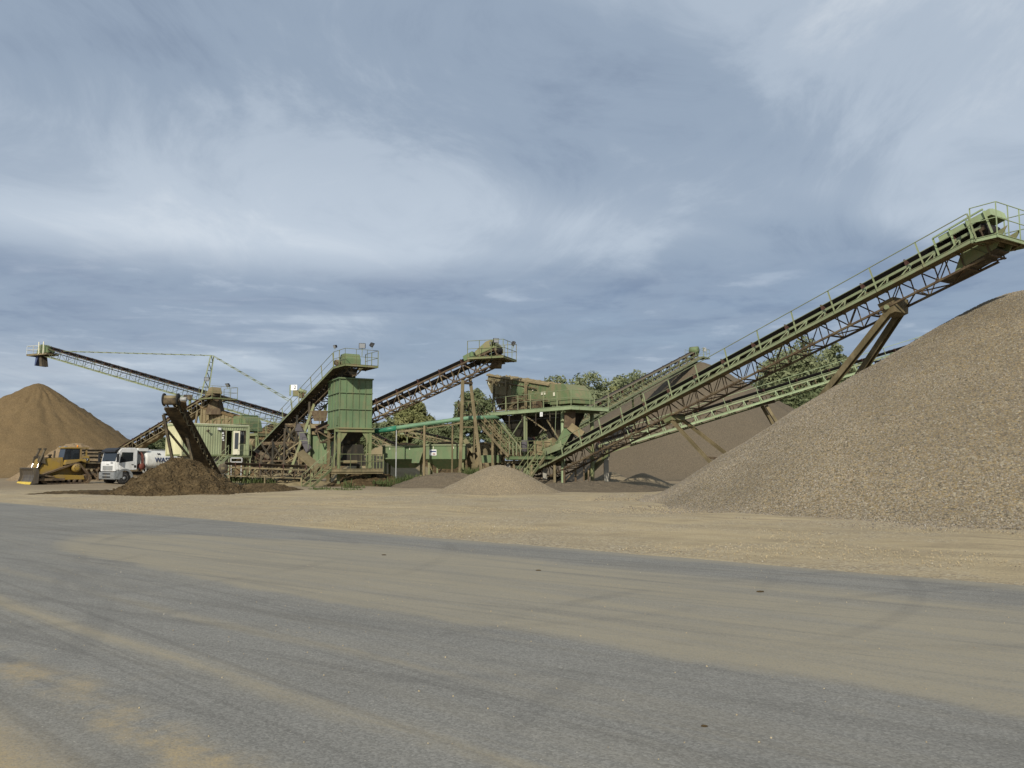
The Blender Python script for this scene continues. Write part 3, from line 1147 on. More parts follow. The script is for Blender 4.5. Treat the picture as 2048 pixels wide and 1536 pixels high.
# ------------------------------------------------------------------ trees
def tree(label, base, H, RW, leaf='leaf_willow', seed=1, leaves=9000, trunk_h=0.28, size=0.34, name='deciduous_tree', lean=0.0, dome=1.0):
    rg = random.Random(seed)
    b = Vector(base)
    t = thing(name, label, 'tree', b, 0, 'trees behind the plant')
    # trunk and limbs
    pts = [b + Vector((lean * k * k * 0.3, 0, H * 0.62 * k)) for k in (0, .2, .45, .7, 1)]
    r0 = 0.022 * H + 0.08
    polytube('trunk', t, pts, [r0 * 1.25, r0, r0 * 0.75, r0 * 0.5, r0 * 0.2], 'bark', 8)
    centers = []
    for k in range(9):
        a = 2.4 * k + rg.uniform(-.3, .3)
        z0 = H * (trunk_h * 0.8 + 0.045 * k)
        st = b + Vector((lean * 0.1, 0, z0))
        ln = RW * rg.uniform(0.55, 0.85)
        e = st + Vector((math.cos(a) * ln, math.sin(a) * ln, H * rg.uniform(0.16, 0.34)))
        mid = st.lerp(e, 0.5) + Vector((0, 0, H * 0.03))
        polytube('limb', t, [st, mid, e], [r0 * 0.42, r0 * 0.28, r0 * 0.08], 'bark', 6)
        centers.append((e, RW * rg.uniform(0.18, 0.26)))
    zc = H * (0.5 + trunk_h / 2)
    zr = H * (0.5 - trunk_h / 2)
    n_cl = 150
    zl = H * trunk_h * 0.7
    for k in range(n_cl):
        a = rg.uniform(0, 2 * math.pi)
        rr = math.sqrt(rg.random()) * 0.90
        bulge = 1 + 0.16 * math.sin(3 * a + seed) + 0.10 * math.sin(5 * a + 2 * seed)
        cr = RW * rg.uniform(0.14, 0.25)
        zt = zl + (H - zl) * math.sqrt(max(0.02, 1 - (rr * 0.98) ** 2.8)) * rg.uniform(0.86, 1.0)
        z = zl + max(0.0, zt - cr * 0.8 - zl) * rg.random() ** 0.28
        c = b + Vector((math.cos(a) * rr * RW * bulge + lean, math.sin(a) * rr * RW * bulge, z))
        centers.append((c, cr))
    per = max(20, int(leaves * 2.4) // len(centers))
    V, F = [], []
    for c, cr in centers:
        for _ in range(int(per * (0.5 + cr / (RW * 0.22) * 0.5))):
            d = Vector((rg.gauss(0, 1), rg.gauss(0, 1), rg.gauss(0, 1))).normalized()
            p = c + Vector((d.x, d.y, d.z * 0.85)) * cr * (rg.random() ** 0.4) * 1.05
            if p.z < b.z + 0.3:
                continue
            nn = (d + Vector((rg.gauss(0, .6), rg.gauss(0, .6), rg.gauss(0.2, .6)))).normalized()
            x = nn.orthogonal().normalized()
            x = Matrix.Rotation(rg.uniform(0, 6.28), 3, nn) @ x
            y = nn.cross(x)
            s = size * rg.uniform(0.6, 1.35)
            i = len(V)
            V += [p - x * s, p + y * s * 0.42, p + x * s, p - y * s * 0.42]
            F.append((i, i + 1, i + 2, i + 3))
    off = W[t].translation
    me = bpy.data.meshes.new('crown')
    me.from_pydata([tuple(v - off) for v in V], [], F)
    me.materials.append(MATS[leaf])
    o = link('crown', me, Matrix.Translation(off), t)
    return t

# ------------------------------------------------------------------ the setting: ground and road
def build_ground():
    xs = [-3000, -1500, -700, -300, -200, -150, -120, -100] + list(np.arange(-90, 91, 1.0)) + [100, 120, 150, 200, 300, 700, 1500, 3000]
    ys = [-300, -100, -40, -15] + list(np.arange(-8, 131, 1.0)) + [140, 160, 200, 300, 600, 1200, 3000]
    v, f = [], []
    for y in ys:
        for x in xs:
            d = (Vector((x, y, 0)) - EDGE_P).dot(D_DIR)
            k = max(0.0, min(1.0, (-d - 0.8) / 4.0)) if y < 140 else 0
            z = k * (0.10 * noise.fractal(Vector((x, y, 0)) * 0.22, 1.0, 2.0, 4) + 0.03)
            v.append((x, y, z))
    nx = len(xs)
    for j in range(len(ys) - 1):
        for i in range(nx - 1):
            q = j * nx + i
            f.append((q, q + 1, q + nx + 1, q + nx))
    o = meshobj('ground', None, v, f, 'yard_dirt', smooth=True)
    if sum(p.normal.z for p in o.data.polygons) < 0:
        o.data.flip_normals()
    tag(o, 'tan gravelly dirt yard between the road and the plant', None, None, 'structure')
    # asphalt sheet, its far edge a little ragged
    v, f = [], []
    S = list(np.arange(-160, -60, 10)) + list(np.arange(-60, 25, 0.25)) + list(np.arange(25, 120, 10))
    for s in S:
        e = 0.10 * noise.fractal(Vector((s * 0.5, 0.3, 0)), 1.0, 2.0, 4) + 0.04 * noise.noise(Vector((s * 3.0, 9, 0)))
        for d in (e, 30.0):
            p = EDGE_P + E_DIR * s + D_DIR * d
            v.append((p.x, p.y, 0.006))
    for i in range(len(S) - 1):
        f.append((2 * i, 2 * i + 1, 2 * i + 3, 2 * i + 2))
    o = meshobj('road', None, v, f, 'asphalt')
    if sum(p.normal.z for p in o.data.polygons) < 0:
        o.data.flip_normals()
    tag(o, 'grey asphalt road with blown sand and tyre marks', None, None, 'structure')


build_ground()

# loose stones on the verge and a few carried onto the asphalt
def strip(s0, s1, d0, d1, z):
    q = [EDGE_P + E_DIR * s + D_DIR * d for s, d in ((s0, d0), (s1, d0), (s1, d1), (s0, d1))]
    return [(p.x, p.y, z) for p in q], [(0, 1, 2, 3)]


def verge_stones():
    rg = random.Random(3)
    v, f = [], []
    for i in range(-34, 8):
        for j in range(0, 26):
            s, d = i * 1.0, -j * 1.0 - 0.3
            k = noise.noise(Vector((s * 0.18, d * 0.35, 4.0)))
            if k < 0.0:
                continue
            q, _ = strip(s, s + 1, d, d - 1, 0.03)
            b = len(v)
            zz = 0.0
            v += [(x, y, 0.02 + 0.0 * zz) for x, y, _z in q]
            f.append((b, b + 1, b + 2, b + 3))
    o = scatter('verge_gravel', None, v, f, 70, 0.011, 11, mat='verge_pebble', vari=0.75)
    tag(o, 'loose pebbles strewn over the dirt verge of the road', 'gravel', None, 'stuff')
    v, f = strip(-18, 10, 0.4, 12.5, 0.008)
    o = scatter('road_grit', None, v, f, 3.0, 0.006, 12, mat='verge_pebble', vari=0.7)
    tag(o, 'small grit carried onto the grey asphalt', 'gravel', None, 'stuff')
    # a handful of larger clods on the road
    for n, (px, py, s) in enumerate(((1077, 1142, 0.028), (1520, 1185, 0.032), (1408, 1455, 0.016), (768, 1111, 0.028))):
        p = gnd(px, py)
        me = bpy.data.meshes.new('clod')
        bm = bmesh.new()
        bmesh.ops.create_icosphere(bm, subdivisions=2, radius=s)
        for vv in bm.verts:
            vv.co *= 1 + 0.35 * noise.noise(vv.co * 40 + Vector((n, 0, 0)))
            vv.co.z *= 0.35
            vv.co.x *= 1.6
        bm.to_mesh(me)
        bm.free()
        me.materials.append(MATS['dark_soil'])
        o = link('dirt_clod', me, Matrix.Translation((p.x, p.y, 0.006 + s * 0.25)))
        tag(o, ['small dark clod on the asphalt near the middle of the far lane', 'flat dark clod on the asphalt to the right of the sandy swath', 'dark clod lying on bare asphalt close to the viewer', 'tiny dark clod lying on the sandy swath of the road'][n], 'clod', 'dirt clods on the road')


verge_stones()

# ------------------------------------------------------------------ heaps of sand and gravel
fp = heap('tall mixed gravel pile in front at the far right of the yard', 23.25, 35.4, 9.5, 15.2, gully=0.004, spread=1.24, mat='gravel_mixed', seed=2, rough=0.025, apex_round=0.125, toe=0.026, nr=90, nt=180, lump=0.05, wobble=0.008, sink=0.05)
v, f = facing_faces(fp)
scatter('pebbles', fp, v, f, 330, 0.022, 4)
vv, ff = [], []
for i in range(90):
    a = R(150) + R(170) * i / 89
    for q in (16.3, 17.6, 19.6):
        vv.append((math.cos(a) * q, math.sin(a) * q, 0.04))
for i in range(89):
    for k in range(2):
        b_ = i * 3 + k
        ff.append((b_, b_ + 1, b_ + 4, b_ + 3))
scatter('stray_stones', fp, vv, [ff[i] for i in range(0, len(ff)) if i % 2 == 0], 55, 0.024, 31, vari=0.75)
scatter('stray_stones', fp, vv, [ff[i] for i in range(0, len(ff)) if i % 2 == 1], 12, 0.024, 32, vari=0.75)
heap('broad grey brown gravel pile behind the slanting conveyors', 24.2, 103, 15.0, 24.0, gully=0.012, lump=0.15, mat='gravel_grey', seed=5, rough=0.02, apex_round=0.05, toe=0.03, nr=60, nt=140, wobble=0.02)
heap('tan sand pile at the far left under the stacker head', -66.8, 112, 13.1, 18.6, name='sand_pile', gully=0.016, mat='sand_tan', seed=9, rough=0.03, apex_round=0.045, toe=0.03, nr=60, nt=140, lump=0.25, wobble=0.03)
sp = heap('small round gravel pile standing alone before the stairs', -0.72, 47.6, 1.70, 3.15, mat='gravel_fine', seed=4, rough=0.05, apex_round=0.22, toe=0.07, lump=0.02, spread=1.6)
v, f = facing_faces(sp)
scatter('pebbles', sp, v, f, 90, 0.02, 8)
so = heap('dark brown soil heap below the small tilted conveyor', -19.2, 46.6, 2.12, 3.2, name='soil_pile', mat='dark_soil', seed=6, rough=0.14, apex_round=0.16, toe=0.05, lump=0.16, spread=1.7, nr=80, nt=150, wobble=0.09)
v, f = facing_faces(so)
scatter('clods', so, v, f, 26, 0.055, 21, mat='dark_soil', vari=0.8)
heap('low dark gravel mound in front of the green hoppers', -4.4, 57.6, 1.15, 2.7, mat='gravel_grey', seed=11, rough=0.12, apex_round=0.35, toe=0.06, lump=0.05, ridge=(1, 0, 0.9))
heap('small gravel cone below the post of the lowest conveyor', 7.6, 61.5, 1.15, 2.3, mat='gravel_fine', seed=12, rough=0.06, apex_round=0.10, toe=0.06)
heap('small gravel cone beside the toe of the tall pile', 9.5, 58.2, 1.10, 2.5, mat='gravel_fine', seed=13, rough=0.06, apex_round=0.10, toe=0.06)
heap('flat trampled gravel hump right of the small pile', 5.2, 52.3, 0.62, 4.0, mat='gravel_grey', seed=14, rough=0.25, apex_round=0.5, toe=0.10, lump=0.10)
heap('low pale sand heap just behind the bulldozer', -47.0, 86, 4.0, 4.8, name='sand_pile', mat='sand_pale', seed=15, rough=0.10, apex_round=0.3, toe=0.05, lump=0.10)
heap('brown sand heap behind the cabin and the inclined conveyor', -29.5, 100, 6.9, 10.5, name='sand_pile', mat='sand_tan', seed=16, rough=0.04, toe=0.03)
heap('brown earth heap between the silo and the green hoppers', -12.0, 77, 3.7, 5.5, name='soil_pile', mat='sand_caked', seed=17, rough=0.08, toe=0.05, lump=0.1)
heap('long dark earth bank under the trees behind the pipe', -7.0, 100, 4.2, 8.0, name='soil_pile', mat='dark_soil', seed=18, rough=0.12, toe=0.06, lump=0.3, ridge=(1, 0, 1.2))
heap('thin dark soil spill beside the low frame conveyor', -16.2, 51.8, 0.5, 2.0, name='soil_pile', mat='dark_soil', seed=19, rough=0.2, apex_round=0.3, toe=0.08, lump=0.10, ridge=(1, 0, 0.5))
heap('muddy sand spill under the tangled trusses', -17.8, 62.5, 1.0, 3.2, name='sand_pile', mat='sand_caked', seed=20, rough=0.2, apex_round=0.3, toe=0.08, lump=0.15, ridge=(1, 0, 0.6))
heap('dark gravel spill below the tail of the front conveyor', 2.0, 60.5, 0.9, 3.6, mat='gravel_grey', seed=22, rough=0.12, apex_round=0.3, toe=0.06, lump=0.12)
heap('dark mound added for the shade under the silo platform', -11.2, 62.6, 1.15, 2.6, name='soil_pile', mat='dark_soil', seed=24, rough=0.2, apex_round=0.4, toe=0.06, lump=0.15, ridge=(1, 0, 0.3))  # dark mound added to carry the platform's shade on the ground
heap('flat dark soil apron left of the soil heap', -24.0, 46.0, 0.22, 2.6, name='soil_pile', mat='dark_soil', seed=23, rough=0.3, apex_round=0.5, toe=0.10, lump=0.06, ridge=(1, 0, 0.4), sink=0.03)

# ------------------------------------------------------------------ trees and weeds
def T(label, px, ytop, Y, wpx, leaf, seed, **kw):
    p = at(px, ytop, Y)
    tree(label, (p.x, Y, 0), p.z * 1.08, wpx / 2 / FPX * Y, leaf, seed, **kw)


T('rounded olive green tree between the silo and the middle conveyor leg', 826, 806, 128, 92, 'leaf_olive', 31, leaves=6500, trunk_h=0.2)
T('grey green tree right beside the olive tree behind the pipe', 782, 838, 150, 70, 'leaf_willow', 32, leaves=4500, trunk_h=0.15)
T('dark tree behind the leg of the middle conveyor', 950, 782, 132, 100, 'leaf_dark', 33, leaves=6500, trunk_h=0.1)
T('low dark bushy tree under the long green pipe', 880, 842, 122, 120, 'leaf_dark', 34, leaves=6000, trunk_h=0.06)
T('small dark bushy tree just right of the silo', 748, 848, 124, 90, 'leaf_dark', 35, leaves=4500, trunk_h=0.06)
T('tall tree behind the middle of the screen hood', 1178, 748, 130, 150, 'leaf_willow', 36, leaves=8500, trunk_h=0.12)
T('bushy tree behind the screen box', 1112, 752, 138, 130, 'leaf_willow', 37, leaves=6000, trunk_h=0.12)
T('dark tree seen between the columns of the screen house', 1060, 822, 120, 150, 'leaf_dark', 38, leaves=6500, trunk_h=0.06)
T('broad tree between the screen house and the far conveyor', 1280, 742, 140, 190, 'leaf_willow', 39, leaves=8000, trunk_h=0.12)
T('tree left of the broad tree above the walkway rail', 1222, 775, 136, 110, 'leaf_olive', 40, leaves=5000, trunk_h=0.12)
T('large spreading tree behind the legs of the front conveyor', 1592, 684, 118, 215, 'leaf_willow', 41, leaves=13000, trunk_h=0.08)
T('smaller tree at the side of the large spreading tree', 1668, 706, 126, 120, 'leaf_willow', 42, leaves=9000, trunk_h=0.08)
T('low tree hidden below the large spreading tree', 1585, 765, 112, 170, 'leaf_dark', 43, leaves=7000, trunk_h=0.04)
T('small dark tree seen beneath the far feed conveyor', 318, 872, 135, 70, 'leaf_dark', 44, leaves=3500, trunk_h=0.08)
T('dark tree hedge far behind the silo legs', 690, 868, 130, 120, 'leaf_dark', 45, leaves=3500, trunk_h=0.04)


def weeds():
    rg = random.Random(77)
    V, F = [], []
    spots = [(675, 982, 1.6, 0.25), (696, 978, 0.45, 0.75), (716, 978, 0.6, 0.3), (735, 976, 0.5, 0.25), (790, 972, 1.4, 0.75), (805, 970, 1.2, 0.8), (824, 968, 0.8, 0.9), (770, 974, 0.5, 0.35),
             (935, 952, 0.8, 0.8), (945, 950, 0.5, 0.6), (1222, 982, 0.5, 0.35), (1270, 975, 0.5, 0.3), (500, 966, 1.5, 0.6), (470, 962, 1.2, 0.6), (530, 966, 0.9, 0.4), (1285, 972, 0.4, 0.25), (640, 980, 0.7, 0.25), (760, 968, 0.6, 0.4)]
    for px, py, rad, h in spots:
        c = gnd(px, py) if py > 970 else at(px, py, 59.5)
        z0 = max(0.0, c.z)
        for _ in range(int(120 * rad)):
            a, q = rg.uniform(0, 6.28), rad * math.sqrt(rg.random())
            p = Vector((c.x + math.cos(a) * q, c.y + math.sin(a) * q * 0.6, z0))
            hh = h * rg.uniform(0.4, 1.15)
            w = rg.uniform(0.012, 0.03)
            b = rg.uniform(0, 6.28)
            dx = Vector((math.cos(b), math.sin(b), 0))
            ln = Vector((rg.gauss(0, .3), rg.gauss(0, .3), 1)).normalized() * hh
            i = len(V)
            V += [p - dx * w, p + dx * w, p + ln * 0.6 + dx * w * 1.4, p + ln * 0.6 - dx * w * 1.4, p + ln + Vector((rg.gauss(0, .05), rg.gauss(0, .05), -0.03))]
            F += [(i, i + 1, i + 2, i + 3), (i + 3, i + 2, i + 4)]
    o = meshobj('weeds', None, V, F, 'weed_green')
    tag(o, 'tufts of green weeds growing at the feet of the plant', 'weeds', None, 'stuff')


weeds()

# ------------------------------------------------------------------ the plant
ZUP = Vector((0, 0, 1))


def on_line(A, B, px):
    """point on the 3-D line AB whose sight line is at column px"""
    fw = Vector((0, math.cos(PITCH), math.sin(PITCH)))
    k = (px - 1024) / FPX
    def g(p):
        q = p - Vector((0, 0, CAMZ))
        return q.x - k * q.dot(fw)
    a, b = g(A), g(B)
    t = a / (a - b)
    return A + (B - A) * t


def box_leg(t, a, b, w=0.22, mat='brown_leg', name='support_leg', kind='ibeam', up=(0, 1, 0)):
    return bar(name, t, a, b, w, w, mat, Vector(up), kind)


def head_platform(c, a, fwd, over, walk_z, y1, mat='pale_green', deck_mat='dusty_steel', back=0.0, sides=(1, -1), h=1.1, step=1.3, dz=0.0, rail_mat=None, sag=0.0):
    """level service platform round the discharge end of conveyor c, from a, reaching fwd metres"""
    t = c.t
    dh = Vector((c.d.x, c.d.y, 0)).normalized()
    base = c.P(a, 0, walk_z) + Vector((0, 0, dz))

    def Q(x, y):
        return base + dh * x + c.s * y
    yi = y1 - over
    rm = rail_mat or mat
    for k in sides:
        deck(t, [Q(-back, k * yi), Q(fwd, k * yi), Q(fwd, k * y1), Q(-back, k * y1)], mat, deck_mat, max(2, int(fwd + back)), 0.16, 'platform_plate')
    deck(t, [Q(fwd + 0.02, -y1), Q(fwd + 0.9, -y1), Q(fwd + 0.9, y1), Q(fwd + 0.02, y1)], mat, deck_mat, 2, 0.16, 'platform_plate')
    pts = []
    if 1 in sides:
        pts.append(Q(-back, y1))
    pts += [Q(fwd + 0.9, y1), Q(fwd + 0.9, -y1)]
    if -1 in sides:
        pts.append(Q(-back, -y1))
    railing(t, pts, rm, h, step, r=0.02, post_extra=0.1)
    # carrying struts below
    for k in (1, -1):
        bar('strut', t, c.P(a + 0.2, k * 0.5, -0.9), Q(fwd * 0.8, k * yi) - ZUP * 0.1, 0.08, 0.08, deck_mat)
        bar('strut', t, Q(-back * 0.5, k * y1) - ZUP * 0.12, Q(fwd + 0.85, k * yi) - ZUP * 0.12, 0.06, 0.10, deck_mat)
    return Q


# --- front conveyor: the big one that climbs to the right
A, B = at(1180, 881, 53.0), at(1940, 481, 31.5)
w1 = 0.72
c1 = conveyor('long green stacking conveyor in front, climbing over the tall gravel pile', on_line(A, B, 1042), on_line(A, B, 1952), bw=0.85, hw=0.55, depth=1.28, bay=1.15,
              yref=0.55 + 0.06 + w1, zref=-0.62, walk=w1, walk_z=-0.62, chord='rusty_steel', brace='rusty_steel', edge='pale_green', rail='pale_green', top_chord='pale_green', triangles=True, plate_mat='brown_leg', rail_from=0.03, ret_z=0.03)
L1 = c1.L
Q = head_platform(c1, L1 - 0.2, 0.12, 0.72, -0.62, 1.33, 'bright_pale_green', 'brown_leg', step=1.0, h=1.3)
t = c1.t
# hood, motor and discharge end
for (a0, a1, hc) in ((L1 - 1.7, L1 - 0.55, 0.06), (L1 - 0.5, L1 + 0.55, 0.14)):
    P = c1.P
    pts = [(-0.62, 0.25), (-0.60, 0.50 + hc * .2), (-0.3, 0.45 + hc), (0.3, 0.45 + hc), (0.60, 0.50 + hc * .2), (0.62, 0.25)]
    v = [P(a0, y, z) for y, z in pts] + [P(a1, y, z) for y, z in pts]
    m = len(pts)
    f = [(i, i + 1, m + i + 1, m + i) for i in range(m - 1)] + [tuple(range(m)), tuple(range(2 * m - 1, m - 1, -1))]
    meshobj('hood', t, v, f, 'bright_pale_green')
block('gear_box', t, c1.P(L1 - 0.3, -0.95, -0.1), (0.5, 0.5, 0.5), 'machine_green', math.atan2(c1.d.y, c1.d.x))
tube('drive_motor', t, c1.P(L1 - 1.3, -0.95, -0.05), c1.P(L1 - 0.5, -0.95, -0.05), 0.17, 'machine_green', 12)
for k in (0, 1, 2, 3):
    bar('hood_frame', t, c1.P(L1 - 1.9 + k * 0.75, 0.66, -0.5), c1.P(L1 - 1.9 + k * 0.75, 0.66, 0.55), 0.10, 0.05, 'bright_pale_green', c1.d, 'angle')
bar('hood_frame', t, c1.P(L1 - 1.9, 0.66, 0.55), c1.P(L1 + 0.35, 0.66, 0.62), 0.06, 0.06, 'bright_pale_green')
# closed belly plate below the head
pv = [c1.P(L1 - 2.2, -0.5, -1.30), c1.P(L1 + 0.2, -0.5, -1.14), c1.P(L1 + 0.2, 0.5, -1.14), c1.P(L1 - 2.2, 0.5, -1.30)]
hexa('belly_plate', t, pv, [p + c1.n * 0.05 for p in pv], 'dark_steel')
for k in (-0.52, 0.52):
    pv = [c1.P(L1 - 1.6, k - .02, -1.23), c1.P(L1 + 0.2, k - .02, -1.10), c1.P(L1 + 0.2, k + .02, -1.10), c1.P(L1 - 1.6, k + .02, -1.23)]
    hexa('side_plate', t, pv, [c1.P(L1 - 1.1, k - .02, -0.62), c1.P(L1 + 0.9, k - .02, -0.45), c1.P(L1 + 0.9, k + .02, -0.45), c1.P(L1 - 1.1, k + .02, -0.62)], 'olive_green')
# tall slanting legs with a pivot bracket, feet buried in the pile
top = on_line(c1.P(0, 0, -1.2), c1.P(L1, 0, -1.2), 1788)
hexa('pivot_bracket', t, [top + c1.d * a + c1.s * b + c1.n * z for a, b, z in ((-.30, -.5, -.42), (.25, -.5, -.42), (.25, .5, -.42), (-.30, .5, -.42))],
     [top + c1.d * a + c1.s * b + c1.n * z for a, b, z in ((-.38, -.6, .22), (.42, -.6, .22), (.42, .6, .22), (-.38, .6, .22))], 'brown_leg')
tube('pivot_pin', t, top + c1.s * 0.66 - c1.n * 0.1, top - c1.s * 0.66 - c1.n * 0.1, 0.11, 'pale_green', 12)
for k, ft in ((1, at(1600, 850, 40.5)), (-1, at(1652, 850, 42.0))):
    tp = top + c1.s * (k * 0.38) - c1.n * 0.25
    dr = (ft - tp).normalized()
    e = tp + dr * ((tp.z + 0.2) / -dr.z)
    box_leg(t, tp, e, 0.29, 'brown_leg', up=tuple(c1.s))
    if k == 1:
        e1, tp1 = e, tp
    else:
        for fq in (0.55, 0.8):
            bar('leg_brace', t, tp1.lerp(e1, fq), tp.lerp(e, fq), 0.14, 0.14, 'brown_leg')
# lower pair of legs
top2 = on_line(c1.P(0, 0, -1.3), c1.P(L1, 0, -1.3), 1348)
for k, (px, py, Y) in ((1, (1412, 915, 46.2)), (-1, (1440, 898, 47.6))):
    ft = at(px, py, Y)
    tp = top2 + c1.s * (k * 0.45) + c1.n * 0.05
    dr = (ft - tp).normalized()
    e = tp + dr * ((tp.z + 0.2) / -dr.z)
    box_leg(t, tp, e, 0.17, 'brown_leg', up=tuple(c1.s))
    if k == 1:
        e1, tp1 = e, tp
    else:
        bar('leg_brace', t, tp1.lerp(e1, 0.52), tp.lerp(e, 0.55), 0.14, 0.14, 'rusty_steel')
        bar('leg_brace', t, tp1.lerp(e1, 0.60), tp.lerp(e, 0.63), 0.10, 0.10, 'rusty_steel')
hexa('pivot_bracket', t, [top2 + c1.d * a + c1.s * b + c1.n * z for a, b, z in ((-.3, -.55, -.25), (.3, -.55, -.25), (.3, .55, -.25), (-.3, .55, -.25))],
     [top2 + c1.d * a + c1.s * b + c1.n * z for a, b, z in ((-.4, -.6, .12), (.4, -.6, .12), (.4, .6, .12), (-.4, .6, .12))], 'olive_green')
# posts under the tail and the loading skirt
for a in (1.2, 4.4):
    for k in (-1, 1):
        p = c1.P(a, k * 0.5, -1.25)
        bar('tail_post', t, p, (p.x, p.y, 0), 0.14, 0.14, 'rusty_steel', (0, 1, 0), 'ibeam')
    bar('tail_brace', t, c1.P(a, -0.5, -1.3), (c1.P(a, 0.5, 0).x, c1.P(a, 0.5, 0).y, 0.2), 0.07, 0.07, 'rusty_steel')
for k in (-1, 1):
    pv = [c1.P(0.4, k * 0.5, 0.2), c1.P(5.4, k * 0.5, 0.2), c1.P(5.4, k * 0.54, 0.2), c1.P(0.4, k * 0.54, 0.2)]
    hexa('loading_skirt', t, pv, [p + c1.n * 0.5 + c1.s * (k * 0.15) for p in pv], 'machine_green')

# --- far conveyor to the big grey pile
A, B = at(1239, 805, 84.0), at(1414, 709, 104.0)
c2 = conveyor('far inclined conveyor with rail leading to the top of the broad grey pile', on_line(A, B, 1085), on_line(A, B, 1408), bw=0.8, hw=0.5, depth=0.9, bay=1.3, yref=1.26, zref=-0.42,
              walk=0.7, walk_z=-0.42, chord='olive_green', brace='rusty_steel', edge='pale_green', rail='pale_green', plate_mat='olive_green', load='gravel_grey', triangles=True)
Q = head_platform(c2, c2.L - 0.2, 1.2, 0.6, -0.42, 1.28, 'pale_green', 'olive_green', step=0.9, h=1.1)
lathe('drive_housing', c2.t, [(-0.55, 0.1), (-0.55, 0.48), (0.55, 0.48), (0.55, 0.1)], 'machine_green', axes_matrix(c2.d, -c2.s, c2.n, c2.P(c2.L + 0.1, 0, 0.45)), 14)
block('switch_box', c2.t, c2.P(c2.L + 0.6, 1.2, 0.35), (0.35, 0.25, 0.5), 'galvanised', 0.4)
tp = c2.P(c2.L * 0.55, 0, -0.9)
for k in (-1, 1):
    box_leg(c2.t, tp + c2.s * (k * 0.5), (tp.x + c2.s.x * k * 1.6 + 1.5, tp.y + c2.s.y * k * 1.6, 0), 0.2, 'olive_green')

# --- lowest conveyor running level with the picture, behind the tall pile
A, B = at(1262, 884, 57.0), at(1654, 763, 57.0)
c3 = conveyor('pale green conveyor with light handrail passing behind the tall gravel pile', on_line(A, B, 1205), on_line(A, B, 1905), bw=0.7, hw=0.45, depth=0.72, bay=1.25, yref=1.16, zref=-0.45,
              walk=0.65, walk_z=-0.45, chord='olive_green', brace='rusty_steel', edge='bright_pale_green', rail='bright_pale_green', top_chord='pale_green', plate_mat='olive_green', rail_from=0.08, triangles=True, ret_z=-0.10)
t = c3.t
for px, fx in ((1212, 1212), ):
    tp = on_line(c3.P(0, 0, -0.7), c3.P(c3.L, 0, -0.7), px)
    bar('support_post', t, tp, (tp.x, tp.y, 0), 0.34, 0.30, 'concrete')
tp = on_line(c3.P(0, 0, -0.8), c3.P(c3.L, 0, -0.8), 1528)
for k, dx in ((1, 3.2), (-1, 3.6)):
    box_leg(t, tp + c3.s * (k * 0.45), (tp.x + dx, tp.y + c3.s.y * k * 1.2, 0), 0.2, 'brown_leg')
bar('pivot_bracket', t, tp + Vector((-0.6, 0, 0.1)), tp + Vector((0.6, 0, 0.35)), 1.2, 0.35, 'rusty_steel')
# pale side plate of its feed ramp
ra, rb = at(1168, 950, 60.0), at(1216, 902, 57.6)
hexa('feed_ramp', t, [ra + Vector((0, 0, -0.4)), rb + Vector((0, 0, -0.35)), rb + Vector((0.3, 1.3, -0.35)), ra + Vector((0.3, 1.3, -0.4))],
     [ra + Vector((0, 0, 0.05)), rb + Vector((0, 0, 0.12)), rb + Vector((0.3, 1.3, 0.12)), ra + Vector((0.3, 1.3, 0.05))], 'olive_green')

# --- conveyor up to the silo
A, B = at(505, 903, 78.0), at(668, 733, 60.0)
c4 = conveyor('steep green conveyor with handrail climbing to the top of the silo', on_line(A, B, 503), on_line(A, B, 668), bw=0.8, hw=0.5, depth=0.95, bay=1.2, yref=1.28, zref=-0.35,
              walk=0.72, walk_z=-0.35, chord='rusty_steel', brace='rusty_steel', edge='pale_green', rail='olive_green', plate_mat='dark_steel', load='gravel_fine', post_every=2)
Q = head_platform(c4, c4.L - 0.1, 1.5, 0.72, -0.35, 1.30, 'olive_green', 'dark_steel', step=1.0, h=1.15)
t = c4.t
pv = [(-0.5, 0.1), (-0.5, 0.75), (-0.25, 1.0), (0.5, 1.0), (0.75, 0.6), (0.75, 0.1)]
Gh = axes_matrix(Vector((c4.d.x, c4.d.y, 0)).normalized(), -c4.s, ZUP, c4.P(c4.L - 0.1, 0, -0.3))
prism('head_hood', t, pv, -0.62, 0.62, 'machine_green', Gh, 0.03)
hexa('discharge_chute', t, [Gh @ Vector(p) for p in ((-1.1, -.45, -1.2), (-0.3, -.45, -1.2), (-0.3, .45, -1.2), (-1.1, .45, -1.2))], [Gh @ Vector(p) for p in ((-1.3, -.6, -.1), (0.3, -.6, -.1), (0.3, .6, -.1), (-1.3, .6, -.1))], 'shade_black_steel')
lathe('drive_drum', t, [(-0.2, 0.05), (-0.2, 0.24), (0.2, 0.24), (0.2, 0.05)], 'dark_steel', axes_matrix((1, 0, 0), (0, 1, 0), (0, 0, 1), Gh @ Vector((-0.1, -0.95, 0.3))), 12)
